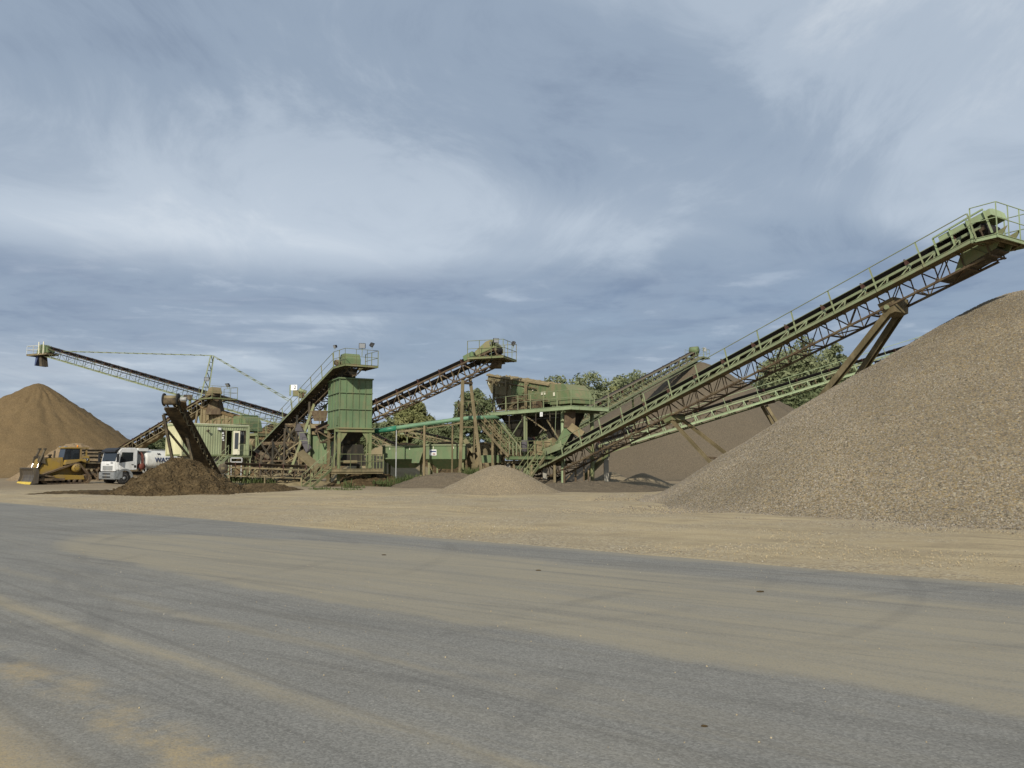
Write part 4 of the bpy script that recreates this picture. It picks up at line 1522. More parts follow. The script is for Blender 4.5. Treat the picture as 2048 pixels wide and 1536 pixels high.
# drive station with a numbered sign half way up
ap = on_line(c4.P(0, 1.28, -0.35), c4.P(c4.L, 1.28, -0.35), 600)
dst = thing('drive_station', 'pale drive unit with white number sign halfway up the silo conveyor', 'drive unit', ap)
hs = Vector((c4.d.x, c4.d.y, 0)).normalized()
for i, (dx, dz, sz, mt) in enumerate(((-0.35, 0.75, (0.6, 0.5, 0.5), 'olive_green'), (0.1, 0.55, (0.4, 0.6, 0.4), 'rusty_steel'), (-0.9, 1.0, (0.12, 0.5, 0.85), 'pale_green'))):
    block('housing', dst, ap + Vector((dx, 0.2, dz)), sz, mt, 0.3)
tube('motor', dst, ap + Vector((-0.1, -0.1, 1.0)), ap + Vector((0.5, 0.1, 0.8)), 0.16, 'pale_green', 12)
for dx in (-0.1, 0.45):
    bar('post', dst, ap + Vector((dx, 0, -0.05)), ap + Vector((dx, 0, 0.95)), 0.07, 0.07, 'pale_green')
sg = block('sign_plate', dst, ap + Vector((-0.5, -0.12, 1.2)), (0.52, 0.02, 0.46), 'white_sign')
text_mesh('sign_lettering', dst, '2', 0.42, 'dark_lettering', axes_matrix((1, 0, 0), (0, 0, 1), (0, -1, 0), ap + Vector((-0.42, -0.137, 1.2))))
tp = c4.P(c4.L * 0.42, 0, -0.95)
for k in (-1, 1):
    box_leg(t, tp + c4.s * (k * 0.5), (tp.x + c4.s.x * k * 1.0, tp.y + c4.s.y * k * 1.0, 0), 0.18, 'brown_leg')
tp = c4.P(c4.L * 0.70, 0, -0.95)
fl = at(571, 968, 62.0)
box_leg(t, tp + c4.s * 0.5, (fl.x, fl.y, 0), 0.20, 'olive_green')
box_leg(t, tp - c4.s * 0.5, (fl.x + 1.6, fl.y + 1.2, 0), 0.20, 'olive_green')

# --- middle conveyor feeding the screen
A, B = at(748, 812, 62.0), at(985, 704, 58.5)
c8 = conveyor('rusty brown truss conveyor rising from behind the silo to the screen box', on_line(A, B, 640), on_line(A, B, 996), bw=0.8, hw=0.5, depth=1.05, bay=0.95, chord='rusty_steel', brace='rusty_steel', idl=2, cw=0.10, uw=0.085)
Q = head_platform(c8, c8.L - 2.1, 1.9, 0.75, -0.30, 1.35, 'olive_green', 'dusty_steel', step=0.9, h=1.2, dz=0.35)
t = c8.t
Gh = axes_matrix(c8.d, -c8.s, c8.n, c8.P(c8.L - 0.4, 0, 0))
prism('head_hood', t, [(-1.2, 0.1), (-1.2, 0.45), (-0.1, 0.80), (0.35, 0.75), (0.65, 0.1)], -0.55, 0.55, 'olive_green', Gh, 0.03)
prism('belt_cover', t, [(-2.2, 0.1), (-2.2, 0.5), (-1.35, 0.55), (-1.35, 0.1)], -0.58, 0.58, 'machine_green', Gh, 0.02)
e0 = c8.P(c8.L, 0, 0)
hexa('discharge_chute', t, [e0 + Vector(p) for p in ((-0.65, -.3, -1.35), (0.25, -.3, -1.35), (0.25, .7, -1.35), (-0.65, .7, -1.35))], [e0 + Vector(p) for p in ((-0.15, -.4, -.45), (0.35, -.4, -.45), (0.35, .6, -.45), (-0.15, .6, -.45))], 'rusty_steel')
tp = on_line(c8.P(0, 0, -1.05), c8.P(c8.L, 0, -1.05), 933)
for k, (px, py) in ((1, (920, 953)), (-1, (962, 938))):
    ft = at(px, py, 59.2)
    q0 = tp + c8.s * (k * 0.3) + Vector((-k * 0.15, 0, 0))
    dr = (ft - q0).normalized()
    e = q0 + dr * (q0.z / -dr.z)
    box_leg(t, q0, e, 0.24, 'brown_leg', up=(0, 1, 0), kind='box')
    if k == 1:
        e1, tp1 = e, q0
    else:
        bar('leg_brace', t, tp1.lerp(e1, 0.45), q0.lerp(e, 0.45), 0.10, 0.10, 'brown_leg')
        bar('leg_brace', t, tp1.lerp(e1, 0.04), q0.lerp(e, 0.04), 0.5, 0.14, 'rusty_steel')

# --- small dark conveyor above the soil heap
hd, tl = at(343, 796, 45.6), at(438, 966, 55.5)
c5 = conveyor('short dark conveyor tilted over the soil heap, drum at its top', tl, hd, bw=0.64, hw=0.36, depth=0.42, bay=0.75, chord='rusty_steel', brace='dusty_steel', belt='belt_dusty', cw=0.08, uw=0.05, idl=2, zref=0.1, side_idler='dark_steel', plain_under=True, ret_z=-0.46)
t = c5.t
for k in (-1, 1):
    Gd = axes_matrix(c5.d, -c5.s, c5.n, c5.P(c5.L, k * 0.39, 0.0))
    lathe('drum_flange', t, [(-0.03, 0.05), (-0.03, 0.36), (0.03, 0.36), (0.03, 0.05)], 'rubber', Gd, 18)
lathe('head_pulley', t, [(-0.36, 0.05), (-0.36, 0.22), (0.36, 0.22), (0.36, 0.05)], 'dusty_steel', axes_matrix(c5.d, -c5.s, c5.n, c5.P(c5.L + 0.03, 0, 0.0)), 20)
tube('drive_motor', t, c5.P(c5.L - 0.05, -0.5, 0.05), c5.P(c5.L - 0.05, -0.85, 0.05), 0.13, 'galvanised', 12)
bar('motor_bracket', t, c5.P(c5.L - 0.6, -0.6, -0.2), c5.P(c5.L + 0.1, -0.75, -0.2), 0.3, 0.06, 'rusty_steel', c5.n)
# carrying frame
f1, f2 = at(327, 829, 46.6), at(364, 829, 48.2)
g1, g2 = at(346, 925, 47.4), at(386, 925, 48.8)
for a, b in ((f1, g1), (f2, g2)):
    dr = (b - a).normalized()
    bar('frame_leg', t, a, a + dr * (a.z / -dr.z), 0.15, 0.15, 'dark_steel', (0, 1, 0), 'ibeam')
bar('frame_beam', t, f1, f2, 0.14, 0.14, 'dark_steel', (0, 0, 1), 'ibeam')
bar('frame_beam', t, f1.lerp(g1, 0.93), f2.lerp(g2, 0.93), 0.08, 0.08, 'dusty_steel')
bar('frame_brace', t, f1 - ZUP * 0.6, at(396, 935, 50.2), 0.10, 0.10, 'dusty_steel')
bar('frame_brace', t, f2, at(440, 955, 55.0), 0.08, 0.08, 'dusty_steel')

# --- far left feed conveyor
A, B = at(255, 893, 100.0), at(425, 792, 88.0)
c6 = conveyor('rusty feed conveyor rising behind the truck to the sand caked screen', on_line(A, B, 240), on_line(A, B, 432), bw=0.8, hw=0.5, depth=0.95, bay=1.1, chord='dusty_steel', brace='dusty_steel', belt='belt_dusty', load='sand_tan', uw=0.075)
Q = head_platform(c6, c6.L - 1.0, 1.8, 0.8, -0.3, 1.5, 'olive_green', 'dusty_steel', step=1.1, h=1.25)
t = c6.t
Gh = axes_matrix(c6.d, -c6.s, c6.n, c6.P(c6.L - 0.2, 0, 0))
prism('head_hood', t, [(-1.1, 0.1), (-1.0, 0.35), (-0.1, 0.80), (0.45, 0.7), (0.6, -0.1)], -0.55, 0.55, 'sand_caked', Gh, 0.04)
e0 = c6.P(c6.L, 0, 0)
hexa('discharge_chute', t, [e0 + Vector(p) for p in ((-0.9, -.7, -2.3), (0.9, -.7, -2.3), (0.9, .7, -2.3), (-0.9, .7, -2.3))], [e0 + Vector(p) for p in ((-0.35, -.5, -.5), (0.45, -.5, -.5), (0.45, .5, -.5), (-0.35, .5, -.5))], 'rusty_steel')
tp = c6.P(c6.L * 0.86, 0, -0.95)
for k in (-1, 1):
    box_leg(t, tp + c6.s * (k * 0.5), (tp.x + c6.s.x * k * 1.4, tp.y + c6.s.y * k * 1.4, 0), 0.2, 'brown_leg')
# mud hanging under the belt
rg = random.Random(5)
vv, ff = [], []
for i in range(26):
    a = c6.L * (0.10 + 0.85 * i / 25)
    dd = 0.95 + 0.25 * rg.random()
    for y, z in ((-.5, -.93), (-.3, -dd - .1), (.3, -dd - .1), (.5, -.93)):
        vv.append(c6.P(a, y, z))
for i in range(25):
    for k in range(3):
        q = i * 4 + k
        ff.append((q, q + 1, q + 5, q + 4))
meshobj('caked_mud', t, vv, ff, 'sand_caked')

# --- long stacker with mast at the far left
hd, lo = at(96, 697, 111.0), at(618, 847, 93.0)
c7 = conveyor('long lattice stacker reaching left over the tan sand pile, hung from a mast', lo, hd, name='stacker_conveyor', bw=0.7, hw=0.5, depth=1.12, bay=1.75, chord='pale_green', brace='pale_green', cw=0.09, uw=0.075, bwid=0.035, idl=1, top_chord='dark_steel')
t = c7.t
dh = Vector((c7.d.x, c7.d.y, 0)).normalized()
b0 = c7.P(c7.L, 0, -0.8)


def Q7(x, y, z=0.0):
    return b0 + dh * x + c7.s * y + ZUP * z


deck(t, [Q7(-1.2, -0.9), Q7(2.9, -0.9), Q7(2.9, 0.9), Q7(-1.2, 0.9)], 'dusty_steel', 'dusty_steel', 4, 0.25, 'platform_plate')
railing(t, [Q7(0.2, -0.9), Q7(2.9, -0.9), Q7(2.9, 0.9), Q7(0.2, 0.9)], 'cream_paint', 1.15, 1.5, r=0.03)
prism('head_hood', t, [(-1.2, 0.1), (-1.0, 0.9), (0.2, 1.35), (0.9, 1.2), (1.2, 0.1)], -0.55, 0.55, 'machine_green', axes_matrix(dh, Vector((-dh.y, dh.x, 0)), ZUP, Q7(0.2, 0, 0)), 0.05)
for x in (0.45, 1.4):
    bar('hood_frame', t, Q7(x - 1.0, -0.95, -0.1), Q7(x - 1.0, -0.95, 1.6), 0.12, 0.08, 'cream_paint')
pv = [Q7(0.6, -.5, -.2), Q7(1.5, -.5, -.2), Q7(1.5, .5, -.2), Q7(0.6, .5, -.2)]
hexa('rubber_flap', t, [Q7(0.15, -.45, -1.75), Q7(0.75, -.45, -1.75), Q7(0.75, .45, -1.75), Q7(0.15, .45, -1.75)], [Q7(0.5, -.45, -.25), Q7(1.0, -.45, -.25), Q7(1.0, .45, -.25), Q7(0.5, .45, -.25)], 'dark_steel')
hexa('rubber_flap', t, [Q7(1.6, -.45, -1.6), Q7(1.8, -.45, -1.6), Q7(1.8, .45, -1.6), Q7(1.6, .45, -1.6)], [Q7(1.1, -.45, -.25), Q7(1.6, -.45, -.25), Q7(1.6, .45, -.25), Q7(1.1, .45, -.25)], 'blue_lettering')
mb = on_line(c7.P(0, 0, 0), c7.P(c7.L, 0, 0), 408)
mt = at(425, 711, mb.y)
for k in (-1, 1):
    bar('mast', t, mb + c7.s * (k * 0.6) - ZUP * 1.0, mt + c7.s * (k * 0.25), 0.16, 0.16, 'pale_green', (0, 1, 0), 'angle')
for q in (0.15, 0.38, 0.6, 0.82):
    z0 = mb.lerp(mt, q)
    z1 = mb.lerp(mt, min(1, q + 0.2))
    wq = 0.6 - 0.35 * q
    bar('mast_lacing', t, z0 + c7.s * wq, z1 - c7.s * (wq - 0.07), 0.07, 0.07, 'pale_green')
    bar('mast_lacing', t, z0 - c7.s * wq, z0 + c7.s * wq, 0.07, 0.07, 'pale_green')
s1 = on_line(c7.P(0, 0, 0.3), c7.P(c7.L, 0, 0.3), 132)
s2 = at(582, 803, mb.y - 5)
for a, b, nn in ((mt, s1, 16), (mt, s2, 11)):
    for k in (-1, 1):
        bar('stay', t, a + c7.s * (k * 0.2), b + c7.s * (k * 0.45), 0.055, 0.055, 'pale_green')
    for i in range(1, nn):
        p = a.lerp(b, i / nn)
        bar('stay_spacer', t, p - c7.s * 0.4, p + c7.s * 0.4, 0.05, 0.10, 'olive_green')
bar('stay_post', t, s2, on_line(c7.P(0, 0, 0), c7.P(c7.L, 0, 0), 588), 0.12, 0.12, 'pale_green')
tp = on_line(c7.P(0, 0, -1.1), c7.P(c7.L, 0, -1.1), 386)
for k in (-1, 1):
    box_leg(t, tp + c7.s * (k * 0.5), (tp.x + c7.s.x * k * 2.0 + 1.5, tp.y + c7.s.y * k * 2.0, 0), 0.25, 'olive_green')
block('counterweight', t, tp + Vector((-0.4, -0.6, 0.2)), (1.0, 0.6, 0.6), 'dark_steel', 0.3)

# --- low frame conveyor lying level in front of the cabin
c9 = conveyor('low level frame conveyor with dark drum in front of the cabin', at(612, 940, 60.5), at(446, 934, 58.5), bw=0.8, hw=0.5, depth=0.62, bay=0.8, chord='dusty_steel', brace='rusty_steel', belt='belt_dusty', zref=0.0)
for q in (0.06, 0.5, 0.92):
    for k in (-1, 1):
        p = c9.P(c9.L * q, k * 0.5, -0.6)
        bar('trestle_leg', c9.t, p, (p.x, p.y, 0), 0.10, 0.10, 'dusty_steel', (0, 1, 0), 'angle')
lathe('head_pulley', c9.t, [(-0.55, 0.05), (-0.55, 0.36), (0.55, 0.36), (0.55, 0.05)], 'dark_steel', axes_matrix(c9.d, -c9.s, c9.n, c9.P(c9.L, 0, -0.1)), 18)
tube('drive_motor', c9.t, c9.P(c9.L - 0.3, 0.75, 0.0), c9.P(c9.L + 0.3, 0.75, 0.0), 0.17, 'galvanised', 12)

# --- short truss conveyor crossing below the silo conveyor
c10 = conveyor('short rusty truss conveyor crossing under the silo conveyor', at(520, 942, 67.0), at(640, 862, 65.0), bw=0.7, hw=0.45, depth=0.85, bay=0.8, chord='dusty_steel', brace='dusty_steel', belt='belt_dusty', load='sand_caked')
for q in (0.35, 0.75):
    for k in (-1, 1):
        p = c10.P(c10.L * q, k * 0.45, -0.85)
        bar('trestle_leg', c10.t, p, (p.x + 0.3 * k, p.y, 0), 0.14, 0.14, 'dusty_steel', (0, 1, 0), 'ibeam')
c11 = conveyor('second low rusty truss conveyor in the dark below the silo conveyor', at(505, 905, 72.0), at(600, 962, 66.0), bw=0.7, hw=0.45, depth=0.8, bay=0.8, chord='rusty_steel', brace='dusty_steel', belt='belt_dusty')
# --- distant yard conveyor behind the pipe
c12 = conveyor('distant low conveyor descending to the right behind the green pipe', at(905, 884, 92.0), at(812, 862, 92.0), bw=0.6, hw=0.4, depth=0.5, bay=0.9, chord='dusty_steel', brace='dusty_steel')
deck(c12.t, [at(800, 866, 92), at(838, 866, 92), at(838, 866, 93.2) + Vector((0, 0, 0.0)), at(800, 866, 93.2)], 'pale_green', 'pale_green', 2)
railing(c12.t, [at(800, 866, 92), at(838, 866, 92)], 'pale_green', 1.1, 0.6)
for q in (0.3, 0.95):
    p = c12.P(c12.L * q, 0, -0.5)
    bar('trestle_leg', c12.t, p, (p.x, p.y, 0), 0.14, 0.14, 'olive_green', (0, 1, 0), 'ibeam')
c13 = conveyor('distant brown conveyor sloping down just right of the silo', at(800, 899, 80.0), at(738, 868, 80.0), bw=0.6, hw=0.4, depth=0.6, bay=0.8, chord='dusty_steel', brace='dusty_steel', load='sand_caked')
for q in (0.2, 0.9):
    p = c13.P(c13.L * q, 0, -0.6)
    bar('trestle_leg', c13.t, p, (p.x, p.y, 0), 0.14, 0.14, 'dusty_steel', (0, 1, 0), 'ibeam')

# ------------------------------------------------------------------ silo tower
SA = R(27)
P0 = at(677, 900, 60.0)
silo = thing('silo_tower', 'green ribbed steel silo standing on legs below the steep conveyor', 'silo', (P0.x, P0.y, 0), SA)
G = W[silo]
SW, SD, Z0, Z1 = 2.5, 3.3, 4.42, 8.22
rows = [Z0, Z0 + 1.42, Z0 + 2.67, Z1]


def silo_face(nx, fn, w):
    for r in range(3):
        for i in range(nx):
            a, b = w * i / nx + 0.012, w * (i + 1) / nx - 0.012
            z0, z1 = rows[r] + 0.02, rows[r + 1] - 0.02
            q = [fn(a, z0, 0.02), fn(b, z0, 0.02), fn(b, z1, 0.02), fn(a, z1, 0.02)]
            q2 = [fn(a, z0, 0.05), fn(b, z0, 0.05), fn(b, z1, 0.05), fn(a, z1, 0.05)]
            hexa('wall_panel', silo, q2, q, 'silo_green', G)
    for i in range(nx + 1):
        a = w * i / nx
        bar('rib', silo, fn(a, Z0, 0.0), fn(a, Z1, 0.0), 0.03, 0.09, 'silo_green', Vector(fn(0, 0, 1)) - Vector(fn(0, 0, 0)), G=G)
    for z in rows[1:3]:
        bar('band', silo, fn(-0.03, z, 0.0), fn(w + 0.03, z, 0.0), 0.06, 0.16, 'silo_green', (0, 0, 1) if False else Vector(fn(0, 0, 1)) - Vector(fn(0, 0, 0)), G=G)
    for z in (Z1 - 0.04, Z0 - 0.02):
        bar('flange', silo, fn(-0.08, z, -0.02), fn(w + 0.08, z, -0.02), 0.10, 0.20, 'silo_green' if z > 6 else 'olive_green', Vector(fn(0, 0, 1)) - Vector(fn(0, 0, 0)), G=G)


silo_face(5, lambda a, z, d: (a, d, z), SW)
silo_face(4, lambda a, z, d: (d, a, z), SD)
silo_face(5, lambda a, z, d: (a, SD - d, z), SW)
silo_face(4, lambda a, z, d: (SW - d, a, z), SD)
# hatch on the left side, hopper bottom and discharge
bar('hatch', silo, (-0.03, 0.35, Z0 + 0.55), (-0.03, 0.75, Z0 + 0.55), 0.03, 0.7, 'silo_green', G=G)
hexa('hopper_bottom', silo, [(0.9, 1.2, 3.2), (1.6, 1.2, 3.2), (1.6, 2.1, 3.2), (0.9, 2.1, 3.2)], [(0.1, 0.1, Z0), (SW - .1, 0.1, Z0), (SW - .1, SD - .1, Z0), (0.1, SD - .1, Z0)], 'shade_black_steel', G)  # near-black instead of green, to carry the shade below the silo
hexa('feeder', silo, [(0.1, 1.0, 1.55), (2.4, 1.0, 1.55), (2.4, 3.1, 1.55), (0.1, 3.1, 1.55)], [(0.3, 1.1, 3.2), (2.2, 1.1, 3.2), (2.2, 3.0, 3.2), (0.3, 3.0, 3.2)], 'shade_black_steel', G)
hexa('drive_cover', silo, [(0.5, 0.9, 3.25), (1.1, 0.9, 3.25), (1.1, 1.6, 3.25), (0.5, 1.6, 3.25)], [(0.8, 0.8, 4.2), (1.3, 0.8, 4.2), (1.3, 1.6, 4.2), (0.8, 1.6, 4.2)], 'shade_black_steel', G)
tube('drive_motor', silo, (0.15, 0.35, 2.35), (0.15, 0.85, 2.35), 0.26, 'machine_green', 14, G)
tube('drive_pipe', silo, (0.3, 0.6, 1.85), (1.6, 0.6, 1.85), 0.13, 'sand_caked', 10, G)
for x in (0.05, SW - 0.05):
    for y in (0.1, SD - 0.1):
        bar('leg', silo, (x, y, 0), (x, y, Z0), 0.20, 0.20, 'olive_green' if y < 1 else 'brown_leg', (0, 1, 0), 'ibeam', G)
for x in (-0.28, SW - 0.30):
    bar('leg', silo, (x, 0.1, 1.4), (x, 0.1, Z0), 0.08, 0.10, 'olive_green', (0, 1, 0), 'angle', G)
for y in (0.0, SD):
    bar('header_beam', silo, (-0.3, y, Z0 - 0.18), (SW + 0.25, y, Z0 - 0.18), 0.14, 0.26, 'olive_green', (0, 0, 1), 'ibeam', G)
    for sx, x in ((1, 0.16), (-1, SW - 0.16)):
        prism('gusset', silo, [(x, Z0 - 0.32), (x + sx * 0.55, Z0 - 0.32), (x, Z0 - 1.15)], y + 0.06, y + 0.12, 'olive_green', G)
        prism('gusset', silo, [(x, 1.05), (x + sx * 0.62, 1.05), (x, 0.5)], y + 0.06, y + 0.12, 'dusty_steel', G)
bar('brace', silo, (-0.0, 0.15, 4.1), (0.0, 1.7, 1.5), 0.12, 0.12, 'pale_green', G=G)
# service platform round the legs
GP = lambda x, y, z: G @ Vector((x, y, z))
deck(silo, [GP(-0.85, -0.75, 1.33), GP(3.25, -0.75, 1.33), GP(3.25, 0.0, 1.33), GP(-0.85, 0.0, 1.33)], 'dusty_steel', 'olive_green', 4, 0.26, 'platform_plate')
deck(silo, [GP(2.55, 0.06, 1.33), GP(3.25, 0.06, 1.33), GP(3.25, 3.4, 1.33), GP(2.55, 3.4, 1.33)], 'dusty_steel', 'olive_green', 2, 0.26, 'platform_plate')
for y in (-0.7, 0.05, SD):
    bar('platform_beam', silo, (-0.85, y, 1.08), (3.25, y, 1.08), 0.14, 0.22, 'dusty_steel', (0, 0, 1), 'ibeam', G)
railing(silo, [GP(-0.1, -0.75, 1.33), GP(3.25, -0.75, 1.33), GP(3.25, 3.4, 1.33)], 'olive_green', 1.1, 0.9, r=0.022, pw=0.07, post_extra=0.2)

st = thing('steel_stairs', 'short steel stair with handrails leading up to the silo platform', 'stairs', gnd(612, 975))
pb = gnd(612, 976)
pt = GP(-0.9, -0.4, 1.33)
sd = Vector((pt.x - pb.x, pt.y - pb.y, 0)).normalized()
stairs(st, pb, pt, 0.8, Vector((-sd.y, sd.x, 0)), 'olive_green', 6)
for k in range(3):
    q = pb.lerp(pt, 0.2 + 0.3 * k)
    bar('cage_bar', st, q + Vector((-0.5, 0.3, 0.7)), q + Vector((0.3, 0.3, 1.6)), 0.035, 0.035, 'pale_green')

floodlight('square floodlight facing the yard above the silo head platform', c4.P(c4.L, 0, 0) + Vector((1.0, -0.3, 0.55)), (0.1, -1, -0.05), 0.55, 0.50)
floodlight('floodlight on the right corner post of the silo head platform', at(744, 697, 58.6), (0.9, -0.2, -0.6), 0.1, 0.42)
floodlight('small floodlight at the left corner post of the silo head platform', at(670, 699, 59.6), (-0.6, -0.6, -0.3), 0.1, 0.30)
floodlight('square floodlight on a post above the middle conveyor head', at(992, 701, 57.6), (0.35, -1, 0.0), 0.55, 0.42)
floodlight('small floodlight beside the square one above the middle conveyor head', at(982, 703, 57.8), (-0.9, -0.5, -0.2), 0.5, 0.28)
floodlight('dark floodlight at the right corner of the middle conveyor head platform', at(1027, 696, 57.2), (0.9, -0.2, -0.5), 0.15, 0.42)
floodlight('floodlight on the corner of the sand caked feed platform', at(455, 778, 87.0), (-0.5, -0.7, -0.6), 0.2, 0.55)
floodlight('small floodlight at the foot of the stacker mast', at(413, 764, 92.0), (0.4, -1, 0), 0.1, 0.55)

# ------------------------------------------------------------------ screen house in the middle
u = Vector((0.61, -0.79, 0)).normalized()
SL = at(970, 826, 63.2)
ZD = SL.z
sh = thing('screen_house', 'green vibrating screen on a railed steel deck with columns and chutes', 'screening plant', (SL.x, SL.y, 0), math.atan2(u.y, u.x))
G = W[sh]
GP = lambda x, y, z: G @ Vector((x, y, z))
deck(sh, [GP(0, 0, ZD), GP(10.2, 0, ZD), GP(10.2, 0.75, ZD), GP(0, 0.75, ZD)], 'bright_pale_green', 'olive_green', 7, 0.28)
deck(sh, [GP(9.2, 0.78, ZD), GP(10.2, 0.78, ZD), GP(10.2, 3.6, ZD), GP(9.2, 3.6, ZD)], 'bright_pale_green', 'olive_green', 3, 0.28)
deck(sh, [GP(0, 2.9, ZD), GP(9.15, 2.9, ZD), GP(9.15, 3.6, ZD), GP(0, 3.6, ZD)], 'pale_green', 'olive_green', 6, 0.28)
railing(sh, [GP(1.2, 0.02, ZD), GP(10.2, 0.02, ZD), GP(10.2, 3.6, ZD), GP(3.0, 3.6, ZD)], 'pale_green', 1.12, 1.5, r=0.022, pw=0.065, post_extra=0.2)
for x in (0.3, 4.6, 9.4):
    bar('deck_beam', sh, (x, 0.1, ZD - 0.28), (x, 3.5, ZD - 0.28), 0.16, 0.26, 'olive_green', (0, 0, 1), 'ibeam', G)
# the screen itself
prof = [(-0.75, 8.84), (-0.93, 8.25), (-0.3, 7.35), (2.3, 6.95), (4.6, 6.15), (7.1, 6.1), (7.1, 7.42)]
for y, nm in ((0.85, 'side_plate'), (2.75, 'side_plate')):
    prism(nm, sh, prof[:4] + [(2.35, 8.24)], y, y + 0.06, 'olive_caked', G)
    prism(nm, sh, [(2.37, 8.235), (2.32, 6.94), (4.6, 6.15), (7.1, 6.1), (7.1, 7.42)], y, y + 0.06, 'screen_green', G)
hexa('screen_deck', sh, [(-0.6, .92, 8.0), (7.1, .92, 6.7), (7.1, 2.74, 6.7), (-0.6, 2.74, 8.0)], [(-0.6, .92, 8.1), (7.1, .92, 6.8), (7.1, 2.74, 6.8), (-0.6, 2.74, 8.1)], 'sand_caked', G)
hexa('under_pan', sh, [(0.9, .95, 5.95), (5.2, .95, 5.95), (5.2, 2.7, 5.95), (0.9, 2.7, 5.95)], [(-0.2, .95, 7.35), (4.6, .95, 6.5), (4.6, 2.7, 6.5), (-0.2, 2.7, 7.35)], 'olive_caked', G)
prism('hood', sh, [(7.0, 5.98), (7.0, 7.50), (8.55, 7.42), (9.05, 7.0), (9.5, 6.3), (9.5, 5.98)], 0.8, 2.85, 'screen_green', G, 0.015)
prism('hood_top', sh, [(5.9, 7.50), (6.0, 7.62), (7.0, 7.54), (7.0, 7.40)], 0.83, 2.8, 'screen_green', G, 0.015)
for i in range(13):
    x = -0.4 + i * 0.57
    zt = 8.68 - x * 0.185
    bar('rib', sh, (x, 0.83, zt), (x, 0.83, zt - (0.55 if i % 2 else 0.9)), 0.05, 0.05, 'olive_caked' if x < 2.6 else 'machine_green', (0, 1, 0), G=G)
bar('top_rail', sh, (-0.85, 0.80, 8.87), (7.0, 0.80, 7.46), 0.14, 0.10, 'sand_caked', G=G)
for x, tpz in ((0.55, 8.5), (2.2, 8.2), (4.6, 7.85)):
    bar('frame_post', sh, (x, 0.45, ZD), (x, 0.45, tpz), 0.14, 0.14, 'dusty_steel', (0, 1, 0), 'ibeam', G)
    bar('frame_post', sh, (x, 0.72, tpz - 0.1), (x, 0.42, tpz - 0.1), 0.10, 0.10, 'dusty_steel', G=G)
lathe('exciter_guard', sh, [(0.0, 0.05), (0.0, 0.50), (-0.10, 0.50), (-0.16, 0.30), (-0.16, 0.05)], 'machine_green', G @ Matrix.Translation((3.55, 0.83, 7.35)), 20)
for k in range(10):
    a = 2 * math.pi * k / 10
    bar('guard_vane', sh, (3.55 + 0.2 * math.cos(a), 0.68, 7.35 + 0.2 * math.sin(a)), (3.55 + 0.48 * math.cos(a), 0.70, 7.35 + 0.48 * math.sin(a)), 0.03, 0.05, 'machine_green', (0, 1, 0), G=G)
for x, z in ((1.3, 6.55), (3.2, 6.45), (5.6, 6.15)):
    bar('spring_box', sh, (x - 0.35, 0.6, z), (x + 0.35, 0.6, z), 0.35, 0.35, 'rusty_steel', G=G)
    for k in (-0.18, 0.0, 0.18):
        tube('spring', sh, (x + k, 0.6, z - 0.45), (x + k, 0.6, z - 0.17), 0.06, 'dark_steel', 8, G)
for x, z, w_, h_ in ((1.75, 7.72, 0.16, 0.24), (4.95, 7.3, 0.16, 0.24), (6.0, 6.9, 0.5, 0.22), (7.4, 6.75, 0.2, 0.26)):
    bar('notice_plate', sh, (x, 0.795 if x < 7 else 0.77, z), (x + w_, 0.795 if x < 7 else 0.77, z), 0.012, h_, 'cream_paint', G=G)
bar('notice_plate', sh, (6.9, -0.06, ZD - 0.45), (7.2, -0.06, ZD - 0.45), 0.012, 0.32, 'white_sign', G=G)
text_mesh('sign_lettering', sh, '1', 0.26, 'dark_lettering', G @ axes_matrix((1, 0, 0), (0, 0, 1), (0, -1, 0), (7.05, -0.07, ZD - 0.45)))
# rusty bracing, pipes and cable runs that crowd the screen
for x0, x1 in ((0.55, 2.2), (2.2, 4.6)):
    bar('frame_rail', sh, (x0, 0.45, ZD + 1.05), (x1, 0.45, ZD + 1.05), 0.09, 0.10, 'rusty_steel', G=G)
    bar('frame_rail', sh, (x0, 0.45, ZD + 0.15), (x1, 0.45, ZD + 0.15), 0.09, 0.10, 'rusty_steel', G=G)
    bar('frame_brace', sh, (x0, 0.43, ZD + 0.15), (x1, 0.43, ZD + 1.05), 0.06, 0.06, 'dusty_steel', G=G)
for k in range(7):
    x = -0.6 + k * 0.48
    bar('spray_pipe', sh, (x, 0.70, 8.35 - 0.18 * x), (x + 0.1, 0.78, 7.95 - 0.18 * x), 0.045, 0.045, 'cream_paint' if k % 3 == 0 else 'dusty_steel', G=G)
tube('water_pipe', sh, (-0.8, 0.68, 8.45), (5.6, 0.68, 7.30), 0.05, 'rusty_steel', 8, G)
tube('water_pipe', sh, (3.0, 0.62, 6.55), (6.9, 0.62, 6.35), 0.07, 'dusty_steel', 8, G)
bar('motor_base', sh, (5.2, 0.55, ZD + 0.35), (6.2, 0.55, ZD + 0.35), 0.4, 0.5, 'rusty_steel', G=G)
for k in range(4):
    bar('motor_fin', sh, (5.35 + k * 0.23, 0.33, ZD + 0.2), (5.35 + k * 0.23, 0.33, ZD + 0.55), 0.04, 0.05, 'dark_steel', (0, 1, 0), G=G)
for x in (-0.3, 0.2, 0.7):
    bar('pan_rib', sh, (x + 0.6, 0.90, 6.0), (x - 0.35, 0.90, 7.25), 0.05, 0.06, 'rusty_steel', G=G)
for a, b in (((0.3, 0.2, ZD - 0.3), (1.0, 0.3, 3.2)), ((4.7, 0.3, ZD - 0.4), (6.4, 1.0, ZD - 1.6)), ((8.3, 0.9, 3.0), (6.8, 0.7, 4.9)), ((1.0, 3.2, 5.2), (4.7, 3.2, 2.2))):
    bar('brace', sh, a, b, 0.08, 0.08, 'dusty_steel', G=G)
